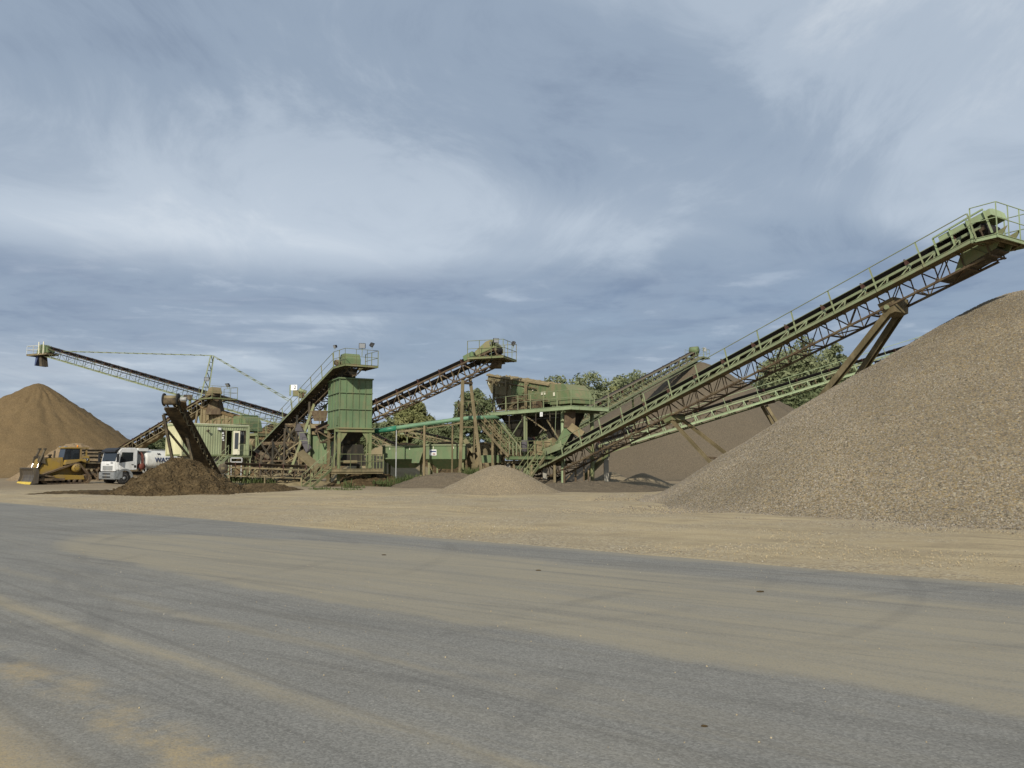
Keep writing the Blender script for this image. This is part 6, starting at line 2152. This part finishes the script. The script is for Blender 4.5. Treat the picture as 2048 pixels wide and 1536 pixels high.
# block foundation, stub columns and step
fd = thing('foundation_wall', 'grey green concrete wall carrying the front of the cabin', 'foundation', GP(0, 0, 0) if False else G @ Vector((1.5, 1.2, 0)), CA)
Gf = W[fd]
for r in range(5):
    for k in range(4):
        block('concrete_block', fd, (-1.5 + 0.62 + k * 1.0 + (0.45 if r % 2 else 0), -0.6, 0.235 + 0.47 * r), (0.985, 0.5, 0.46), 'concrete', 0, Gf)
for x in (4.9, 5.9):
    for y in (0.15, 2.3):
        p = G @ Vector((x, y, 0))
        bar('stub_column', fd, p, p + Vector((0, 0, CZ - 0.02)), 0.16, 0.16, 'olive_green', (0, 1, 0), 'ibeam')
cs = thing('steel_stairs', 'light steel stair and landing below the open cabin door', 'stairs', G @ Vector((3.4, -0.6, 0)), CA)
lz = CZ + 0.02
L0 = lambda x, y, z: G @ Vector((x, y, z))
deck(cs, [L0(3.7, -0.85, lz), L0(5.9, -0.85, lz), L0(5.9, -0.12, lz), L0(3.7, -0.12, lz)], 'pale_green', 'dusty_steel', 3, 0.14)
railing(cs, [L0(4.6, -0.85, lz), L0(5.9, -0.85, lz)], 'pale_green', 0.95, 0.6, r=0.02)
stairs(cs, L0(1.3, -0.5, 0.0), L0(3.7, -0.5, lz), 0.7, L0(0, 1, 0) - L0(0, 0, 0), 'pale_green', 10, rails=(-1,), h=0.9)
for x in (3.8, 5.8):
    bar('landing_post', cs, L0(x, -0.8, 0), L0(x, -0.8, lz), 0.09, 0.09, 'pale_green', (0, 1, 0), 'angle')
# white framed low window box under the landing
bx = thing('window_guard', 'small white steel frame standing below the cabin landing', 'frame', at(475, 930, 66.5))
for a, b in (((462, 916), (484, 916)), ((462, 924), (484, 924)), ((462, 916), (462, 924)), ((484, 916), (484, 924))):
    bar('frame_bar', bx, at(*a, 66.5), at(*b, 66.5), 0.09, 0.09, 'galvanised', (0, 1, 0))
for px in (463, 483):
    p = at(px, 924, 66.5)
    bar('frame_leg', bx, p, (p.x, p.y, 0), 0.08, 0.08, 'galvanised', (0, 1, 0))

# ------------------------------------------------------------------ water truck
tf = gnd(233, 968)
hd = Vector((-0.573, -0.819, 0))
truck = thing('water_truck', 'white water tanker truck standing behind the dark soil heap', 'truck', (tf.x + 0.9, tf.y + 0.0, 0), math.atan2(hd.y, hd.x))
G = W[truck]


def wheel(par, x, y, r, w, side, G, rim='truck_white'):
    o = lathe('wheel', par, [(-w / 2, r * 0.55), (-w / 2, r * 0.93), (-w * 0.36, r), (w * 0.36, r), (w / 2, r * 0.93), (w / 2, r * 0.55)], 'rubber', G @ Matrix.Translation((x, y, r)), 28)
    yy = side * w / 2
    lathe('rim', o, [(yy - side * 0.10, 0.05), (yy - side * 0.10, r * 0.50), (yy + side * 0.005, r * 0.60), (yy - side * 0.02, r * 0.60)], rim, G @ Matrix.Translation((x, y, r)), 24)
    lathe('hub', o, [(yy - side * 0.10, r * 0.28), (yy + side * 0.02, r * 0.24), (yy + side * 0.05, r * 0.12), (yy + side * 0.05, 0.01)], 'truck_grey', G @ Matrix.Translation((x, y, r)), 16)
    return o


# cab, local x forward, y to its left
W2 = 1.2
cabp = [(-0.15, 1.18), (1.62, 1.18), (1.68, 1.9), (1.52, 2.75), (1.25, 3.05), (0.0, 3.08), (-0.15, 2.9)]
cab = prism('cab', truck, cabp, -W2, W2, 'truck_white', G, 0.06)
meshobj('windscreen', truck, [(1.70, -1.05, 1.93), (1.70, 1.05, 1.93), (1.555, 1.02, 2.70), (1.555, -1.02, 2.70), (1.66, -1.05, 1.93), (1.66, 1.05, 1.93), (1.50, 1.02, 2.70), (1.50, -1.02, 2.70)], [(0, 1, 2, 3), (7, 6, 5, 4), (0, 4, 5, 1), (1, 5, 6, 2), (2, 6, 7, 3), (3, 7, 4, 0)], 'dark_glass', G)
prism('sun_visor', truck, [(1.50, 2.70), (1.78, 2.66), (1.74, 2.82), (1.42, 3.02), (1.2, 3.06)], -1.1, 1.1, 'black_plastic', G, 0.02)
for s in (1, -1):
    wn = [(0.25, 1.95), (1.40, 1.80), (1.36, 2.1), (1.22, 2.68), (0.25, 2.68)]
    prism('side_window', truck, wn, s * (W2 + 0.004), s * (W2 - 0.04), 'dark_glass', G)
    d = prism('door', truck, [(0.15, 1.22), (1.42, 1.22), (1.42, 1.70), (0.9, 1.84), (0.15, 1.88)], s * (W2 + 0.012), s * (W2 - 0.02), 'truck_white', G)
    block('door_handle', d, (0.3, s * (W2 + 0.03), 1.66), (0.16, 0.04, 0.05), 'black_plastic', 0, G)
    prism('wheel_arch', truck, [(0.95 + 0.75 * math.cos(a), 0.60 + 0.72 * math.sin(a)) for a in [math.pi * k / 12 for k in range(13)]] + [(0.95 + 0.60 * math.cos(a), 0.56 + 0.60 * math.sin(a)) for a in [math.pi * k / 12 for k in range(12, -1, -1)]], s * 1.0, s * 1.26, 'truck_grey', G)
    bar('mirror_arm', truck, (1.55, s * 1.2, 2.65), (1.72, s * 1.45, 2.6), 0.04, 0.04, 'black_plastic', G=G)
    block('mirror', truck, (1.72, s * 1.46, 2.2), (0.10, 0.22, 0.7), 'black_plastic', 0, G)
    block('step_panel', truck, (1.35 if s else 0, s * 1.12, 0.85), (0.45, 0.25, 0.62), 'truck_grey', 0, G)
    block('fuel_square', truck, (0.05, s * (W2 + 0.01), 1.5), (0.16, 0.02, 0.2), 'black_plastic', 0, G)
# front: grille, bumper, lamps
prism('front_panel', truck, [(1.60, 1.1), (1.74, 1.1), (1.74, 1.88), (1.62, 1.88)], -1.12, 1.12, 'truck_white', G, 0.02)
gr = block('grille', truck, (1.745, 0, 1.36), (0.03, 1.55, 0.38), 'galvanised', 0, G)
for k in range(4):
    bar('grille_bar', truck, (1.765, -0.76, 1.22 + k * 0.09), (1.765, 0.76, 1.22 + k * 0.09), 0.03, 0.03, 'truck_grey', G=G)
bar('grille_badge', truck, (1.765, -0.2, 1.66), (1.765, 0.2, 1.66), 0.012, 0.09, 'galvanised', G=G)
text_mesh('lettering', truck, 'MAN', 0.16, 'dark_lettering', G @ axes_matrix((0, 1, 0), (0, 0, 1), (1, 0, 0), (1.752, 0.62, 1.78)))
prism('bumper', truck, [(1.3, 0.38), (1.80, 0.42), (1.84, 0.7), (1.82, 1.04), (1.3, 1.06)], -1.24, 1.24, 'truck_grey', G, 0.04)
for z in (0.62, 0.88):
    bar('bumper_slot', truck, (1.83, -0.6, z), (1.83, 0.6, z), 0.04, 0.10, 'black_plastic', G=G)
for s in (1, -1):
    bar('headlight', truck, (1.825, s * 0.72, 0.84), (1.825, s * 1.10, 0.84), 0.05, 0.17, 'lamp_glass', G=G)
    bar('fog_lamp', truck, (1.80, s * 0.85, 0.56), (1.80, s * 1.05, 0.56), 0.06, 0.09, 'lamp_glass', G=G)
# chassis, wheels
for y in (-0.42, 0.42):
    bar('chassis_rail', truck, (-7.6, y, 0.92), (1.3, y, 0.92), 0.10, 0.28, 'black_plastic', G=G)
for x in (0.95, -3.6, -5.0):
    for s in (1, -1):
        wheel(truck, x, s * 1.03, 0.52, 0.36, s, G, 'tank_white')
    bar('axle', truck, (x, -0.95, 0.52), (x, 0.95, 0.52), 0.14, 0.14, 'black_plastic', G=G)
# tank: oval drum with walkway, hoses behind the cab
n = 26
vv, ff = [], []
sec = [(-7.4, 0.2), (-7.38, 0.75), (-7.25, 0.93), (-7.0, 1.0), (-1.15, 1.0), (-1.05, 0.97), (-0.97, 0.88), (-0.95, 0.2)]
for x, k in sec:
    for i in range(n):
        a = 2 * math.pi * i / n
        ca, sa_ = math.cos(a), math.sin(a)
        vv.append((x, 1.20 * k * abs(ca) ** 0.75 * (1 if ca > 0 else -1), 2.05 + 0.82 * k * abs(sa_) ** 0.75 * (1 if sa_ > 0 else -1)))
for j in range(len(sec) - 1):
    for i in range(n):
        ff.append((j * n + i, j * n + (i + 1) % n, (j + 1) * n + (i + 1) % n, (j + 1) * n + i))
ff += [tuple(range(n)), tuple(range((len(sec) - 1) * n, len(sec) * n))]
tank = meshobj('tank', truck, vv, ff, 'tank_white', G, True)
text_mesh('lettering', tank, 'WASSER', 0.56, 'blue_lettering', G @ axes_matrix((-1, 0, 0), (0, 0, 1), (0, 1, 0), (-2.75, 1.19, 2.05)), 0.05)
text_mesh('lettering', tank, 'Tel.', 0.20, 'dark_lettering', G @ axes_matrix((-1, 0, 0), (0, 0, 1), (0, 1, 0), (-2.1, 1.12, 2.58)), 0.04)
block('tank_walkway', truck, (-4.4, 0, 2.92), (5.0, 0.6, 0.07), 'galvanised', 0, G)
block('tank_collar', truck, (-0.75, 0.3, 2.92), (0.9, 1.4, 0.25), 'tank_white', 0, G)
for y in (-0.9, 0.9):
    block('tank_saddle', truck, (-4.5, y * 0.8, 1.18), (5.4, 0.12, 0.26), 'tank_white', 0, G)
    bar('side_guard', truck, (-0.8, y * 1.25, 0.95), (-2.9, y * 1.25, 0.95), 0.05, 0.22, 'tank_white', G=G)
for k in range(3):
    pts = [G @ Vector((-0.35 - 0.12 * k, 0.5 + 0.2 * k, 2.75)), G @ Vector((-0.5 - 0.1 * k, 0.95 + .05 * k, 2.4)), G @ Vector((-0.55 - 0.1 * k, 1.02 + .03 * k, 1.7)), G @ Vector((-0.4 - 0.1 * k, 0.9, 1.1))]
    polytube('hose', truck, pts, 0.05, 'red_rubber' if k else 'galvanised', 8)
for k in range(2):
    bar('hose_rack', truck, (-0.75 - 0.25 * k, 1.1, 1.0), (-0.7 - 0.25 * k, 1.1, 1.75), 0.05, 0.05, 'tank_white', (0, 1, 0), G=G)
lathe('hose_reel', truck, [(-0.2, 0.05), (-0.2, 0.27), (-0.15, 0.27), (-0.15, 0.18), (0.15, 0.18), (0.15, 0.27), (0.2, 0.27), (0.2, 0.05)], 'red_rubber', G @ Matrix.Translation((-0.62, 0.98, 1.5)), 18)
block('tool_box', truck, (-2.0, 1.0, 0.95), (0.9, 0.45, 0.5), 'truck_grey', 0, G)

# ------------------------------------------------------------------ bulldozer
hd = Vector((-0.67, -0.742, 0)).normalized()
bp = gnd(118, 968)
dz = thing('bulldozer', 'yellow crawler bulldozer with wide blade parked before the sand pile', 'bulldozer', (bp.x - 0.5, bp.y + 1.2, 0), math.atan2(hd.y, hd.x))
G = W[dz]
# tracks: raised drive sprocket at the rear, so the belt runs in a triangle
for s in (1, -1):
    yc = s * 0.98
    circ = [(1.55, 0.44, 0.40), (-1.55, 0.42, 0.38), (-0.75, 1.36, 0.40)]
    path = []

    def arc(cx, cz, r, a0, a1, n=8):
        for i in range(n + 1):
            a = R(a0 + (a1 - a0) * i / n)
            path.append((cx + r * math.cos(a), cz + r * math.sin(a)))
    arc(1.55, 0.46, 0.42, 68, -90)
    arc(-1.55, 0.46, 0.42, -90, -230)
    arc(-0.75, 1.36, 0.42, 130, 68)
    trk = thing  # noqa
    pts2 = [Vector((x, 0, z)) for x, z in path]
    # belt band
    nP = len(path)
    cx, cz = sum(p[0] for p in path) / nP, sum(p[1] for p in path) / nP
    vv, ff = [], []
    for x, z in path:
        dx, dz_ = x - cx, z - cz
        k = 0.90
        vv += [(x, yc - 0.27, z), (x, yc + 0.27, z), (cx + dx * k, yc + 0.27, cz + dz_ * k), (cx + dx * k, yc - 0.27, cz + dz_ * k)]
    for i in range(nP):
        j = (i + 1) % nP
        for k in range(4):
            ff.append((4 * i + k, 4 * i + (k + 1) % 4, 4 * j + (k + 1) % 4, 4 * j + k))
    tr = meshobj('track', dz, vv, ff, 'track_steel', G)
    # shoes
    per = [0.0]
    for i in range(nP):
        per.append(per[-1] + (pts2[(i + 1) % nP] - pts2[i]).length)
    tot = per[-1]
    NS = 40
    for q in range(NS):
        dd = tot * q / NS
        i = max(k for k in range(nP) if per[k] <= dd + 1e-9)
        a, b = pts2[i], pts2[(i + 1) % nP]
        p = a.lerp(b, (dd - per[i]) / max(1e-6, per[i + 1] - per[i]))
        tv = (b - a).normalized()
        nv = Vector((p.x - cx, 0, p.z - cz))
        nv = (nv - tv * nv.dot(tv)).normalized()
        o_ = p + nv * 0.03
        bar('track_shoe', tr, (o_.x, yc - 0.29, o_.z), (o_.x, yc + 0.29, o_.z), 0.20, 0.05, 'track_steel', nv, G=G)
    for x, z, r in ((1.55, 0.46, 0.36), (-1.55, 0.46, 0.36)):
        lathe('idler_wheel', tr, [(-0.1, 0.05), (-0.1, r), (0.1, r), (0.1, 0.05)], 'track_steel', G @ Matrix.Translation((x, yc, z)), 20)
    lathe('drive_sprocket', dz, [(s * -0.2, 0.05), (s * -0.2, 0.36), (s * 0.27, 0.36), (s * 0.36, 0.30), (s * 0.38, 0.12), (s * 0.38, 0.02)], 'dozer_yellow', G @ Matrix.Translation((-0.75, yc, 1.36)), 22)
    for k in range(8):
        a = 2 * math.pi * k / 8
        tube('hub_bolt', dz, (-0.75 + 0.22 * math.cos(a), yc + s * 0.35, 1.36 + 0.22 * math.sin(a)), (-0.75 + 0.22 * math.cos(a), yc + s * 0.40, 1.36 + 0.22 * math.sin(a)), 0.035, 'track_steel', 6, G)
    prism('track_frame', dz, [(-1.5, 0.34), (1.4, 0.34), (1.4, 0.62), (0.6, 0.80), (-1.4, 0.72)], yc - 0.2, yc + 0.2, 'dozer_yellow', G, 0.03)
    for k in range(6):
        lathe('track_roller', dz, [(-0.2, 0.03), (-0.2, 0.14), (0.2, 0.14), (0.2, 0.03)], 'track_steel', G @ Matrix.Translation((-1.15 + 0.46 * k, yc, 0.24)), 12)
    # fender over the belt and push arm
    prism('fender', dz, [(-1.55, 1.82), (-1.5, 2.15), (0.1, 2.05), (0.15, 1.62), (-0.3, 1.72), (-1.1, 1.95)], s * 0.62, s * 1.25, 'dozer_yellow', G, 0.03)
    bar('push_arm', dz, (2.35, s * 1.35, 0.38), (0.2, s * 1.38, 0.40), 0.16, 0.20, 'track_steel', G=G)
# hull, engine hood, nose
prism('hull', dz, [(-1.7, 0.7), (1.5, 0.6), (1.9, 0.75), (1.85, 1.3), (-1.7, 1.75)], -0.62, 0.62, 'dozer_yellow', G, 0.03)
prism('engine_hood', dz, [(0.05, 1.2), (1.95, 0.95), (1.95, 1.75), (1.78, 2.16), (0.1, 2.28)], -0.52, 0.52, 'dozer_yellow', G, 0.05)
prism('radiator_guard', dz, [(1.90, 0.62), (2.10, 0.62), (2.02, 2.0), (1.85, 2.18)], -0.58, 0.58, 'dozer_yellow', G, 0.03)
prism('engine_door', dz, [(0.30, 1.3), (1.6, 1.15), (1.6, 1.95), (0.30, 2.05)], 0.525, 0.545, 'dozer_yellow', G)
block('hood_vent', dz, (1.2, 0, 2.24), (0.6, 0.6, 0.05), 'black_plastic', 0, G)
tube('exhaust', dz, (0.75, 0.25, 2.2), (0.72, 0.25, 2.85), 0.07, 'dark_steel', 10, G)
lathe('air_cleaner', dz, [(2.2, 0.10), (2.42, 0.10), (2.42, 0.17), (2.52, 0.17), (2.55, 0.05)], 'dark_steel', G @ Matrix.Translation((0.95, -0.2, 0)), 14, 'z')
# cab with glass, posts and roof
prism('cab', dz, [(-1.15, 1.9), (0.12, 1.62), (0.12, 2.2), (-0.02, 3.05), (-1.15, 3.05)], -0.72, 0.72, 'black_plastic', G, 0.02)
for s in (1, -1):
    prism('cab_glass', dz, [(-0.35, 1.80), (0.03, 1.72), (0.03, 2.2), (-0.08, 2.96), (-0.35, 2.96)], s * 0.722, s * 0.74, 'dark_glass', G)
    prism('cab_glass', dz, [(-1.05, 2.15), (-0.42, 2.0), (-0.42, 2.96), (-1.05, 2.96)], s * 0.722, s * 0.74, 'dark_glass', G)
    bar('cab_post', dz, (-1.22, s * 0.68, 2.0), (-1.22, s * 0.68, 3.06), 0.13, 0.13, 'dozer_yellow', (0, 1, 0), G=G)
    bar('roof_post', dz, (-1.75, s * 0.62, 1.9), (-1.70, s * 0.62, 3.05), 0.10, 0.10, 'dozer_yellow', (0, 1, 0), G=G)
    block('work_lamp', dz, (0.02, s * 0.66, 3.16), (0.14, 0.2, 0.14), 'lamp_glass', 0, G)
meshobj('cab_glass', dz, [(0.135, -0.6, 2.15), (0.135, 0.6, 2.15), (0.0, 0.6, 2.98), (0.0, -0.6, 2.98), (0.11, -0.6, 2.15), (0.11, 0.6, 2.15), (-0.03, 0.6, 2.98), (-0.03, -0.6, 2.98)], [(0, 1, 2, 3), (7, 6, 5, 4), (0, 4, 5, 1), (1, 5, 6, 2), (2, 6, 7, 3), (3, 7, 4, 0)], 'dark_glass', G)
block('roof', dz, (-0.85, 0, 3.10), (2.0, 1.56, 0.10), 'dozer_yellow', 0, G)
lathe('beacon', dz, [(3.15, 0.07), (3.33, 0.06), (3.35, 0.02)], 'orange_lamp', G @ Matrix.Translation((-1.0, 0.5, 0)), 12, 'z')
prism('rear_tank', dz, [(-1.75, 1.75), (-1.25, 1.9), (-1.25, 2.45), (-1.95, 2.40), (-2.0, 1.8)], -0.75, 0.75, 'dozer_yellow', G, 0.05)
block('badge_plate', dz, (-1.62, 0.762, 2.08), (0.50, 0.02, 0.26), 'black_plastic', 0, G)
text_mesh('lettering', dz, 'CAT', 0.22, 'white_sign', G @ axes_matrix((-1, 0, 0), (0, 0, 1), (0, 1, 0), (-1.62, 0.775, 2.08)))
prism('ripper', dz, [(-2.0, 0.9), (-2.6, 0.9), (-2.7, 0.35), (-2.55, 0.3), (-2.45, 0.7), (-2.0, 0.6)], -0.6, 0.6, 'track_steel', G, 0.02)
# blade: curved mouldboard, end plates, yellow cutting edge
vv, ff = [], []
prof = [(2.86, 0.02), (2.66, 0.22), (2.55, 0.50), (2.52, 0.80), (2.58, 1.10), (2.72, 1.34)]
for y in (-1.72, 1.72):
    for x, z in prof:
        vv.append((x, y, z))
    for x, z in prof[::-1]:
        vv.append((x - 0.09, y, z + 0.01))
m = len(prof) * 2
ff = [tuple(range(m)), tuple(range(2 * m - 1, m - 1, -1))] + [(i, (i + 1) % m, m + (i + 1) % m, m + i) for i in range(m)]
bl = meshobj('blade', dz, vv, ff, 'blade_steel', G)
for y in (-1.75, 1.75):
    prism('end_plate', bl, [(2.90, 0.02), (2.35, 0.1), (2.30, 1.0), (2.45, 1.38), (2.78, 1.38), (2.70, 0.7)], y - 0.03, y + 0.03, 'blade_steel', G)
for k in range(3):
    bar('cutting_edge', bl, (2.90, -1.70 + k * 1.137, 0.10), (2.90, -0.575 + k * 1.137 - 0.02, 0.10), 0.05, 0.24, 'cutting_edge_yellow', (-0.6, 0, 1), G=G)
bar('top_lip', bl, (2.70, -1.75, 1.36), (2.70, 1.75, 1.36), 0.12, 0.08, 'blade_steel', G=G)
prism('back_box', bl, [(2.5, 0.35), (2.28, 0.45), (2.28, 0.95), (2.5, 1.05)], -1.5, 1.5, 'blade_steel', G)
# lift cylinders standing either side of the nose, and the c-frame
for s in (1, -1):
    a, b = Vector((1.62, s * 0.66, 2.98)), Vector((2.38, s * 0.72, 0.80))
    q = a.lerp(b, 0.58)
    tube('lift_cylinder', dz, a, q, 0.085, 'dark_steel', 12, G)
    tube('lift_rod', dz, q, b, 0.045, 'chrome', 10, G)
    block('cylinder_cap', dz, a, (0.22, 0.2, 0.16), 'dark_steel', 0, G)
    prism('cylinder_bracket', dz, [(1.5, 1.7), (2.15, 1.9), (2.05, 2.35), (1.7, 2.45)], s * 0.56, s * 0.70, 'dark_steel', G)
    bar('tilt_brace', dz, (2.32, s * 1.25, 0.85), (1.0, s * 1.36, 0.60), 0.12, 0.12, 'track_steel', G=G)
    bar('hydraulic_hose', dz, (1.7, s * 0.60, 1.9), (2.25, s * 0.5, 0.9), 0.10, 0.10, 'black_plastic', G=G)

# steel stock lying between the dozer and the truck
rk = thing('steel_rack', 'rack of long rusty steel beams behind the bulldozer and truck', 'beam rack', at(185, 955, 82))
for px in (170, 200, 228):
    p = at(px, 905, 82)
    bar('upright', rk, (p.x, p.y, 0), (p.x, p.y, p.z + 0.3), 0.2, 0.2, 'rusty_steel', (0, 1, 0), 'ibeam')
for y_, z_ in ((901, 0), (908, 0), (915, 0), (924, 0)):
    bar('steel_beam', rk, at(160, y_, 81.5), at(245, y_ + 1, 81.5), 0.5, 0.26, 'dark_steel', (0, 0, 1), 'ibeam')
block('storage_box', rk, at(196, 938, 83.0), (4.2, 1.6, 1.5), 'dark_steel')
for k in range(5):
    p = at(172 + 11 * k, 940, 81.6)
    bar('pipe_end', rk, p, p + Vector((0.2, 3.0, 0)), 0.3, 0.3, 'rusty_steel', kind='cyl10')
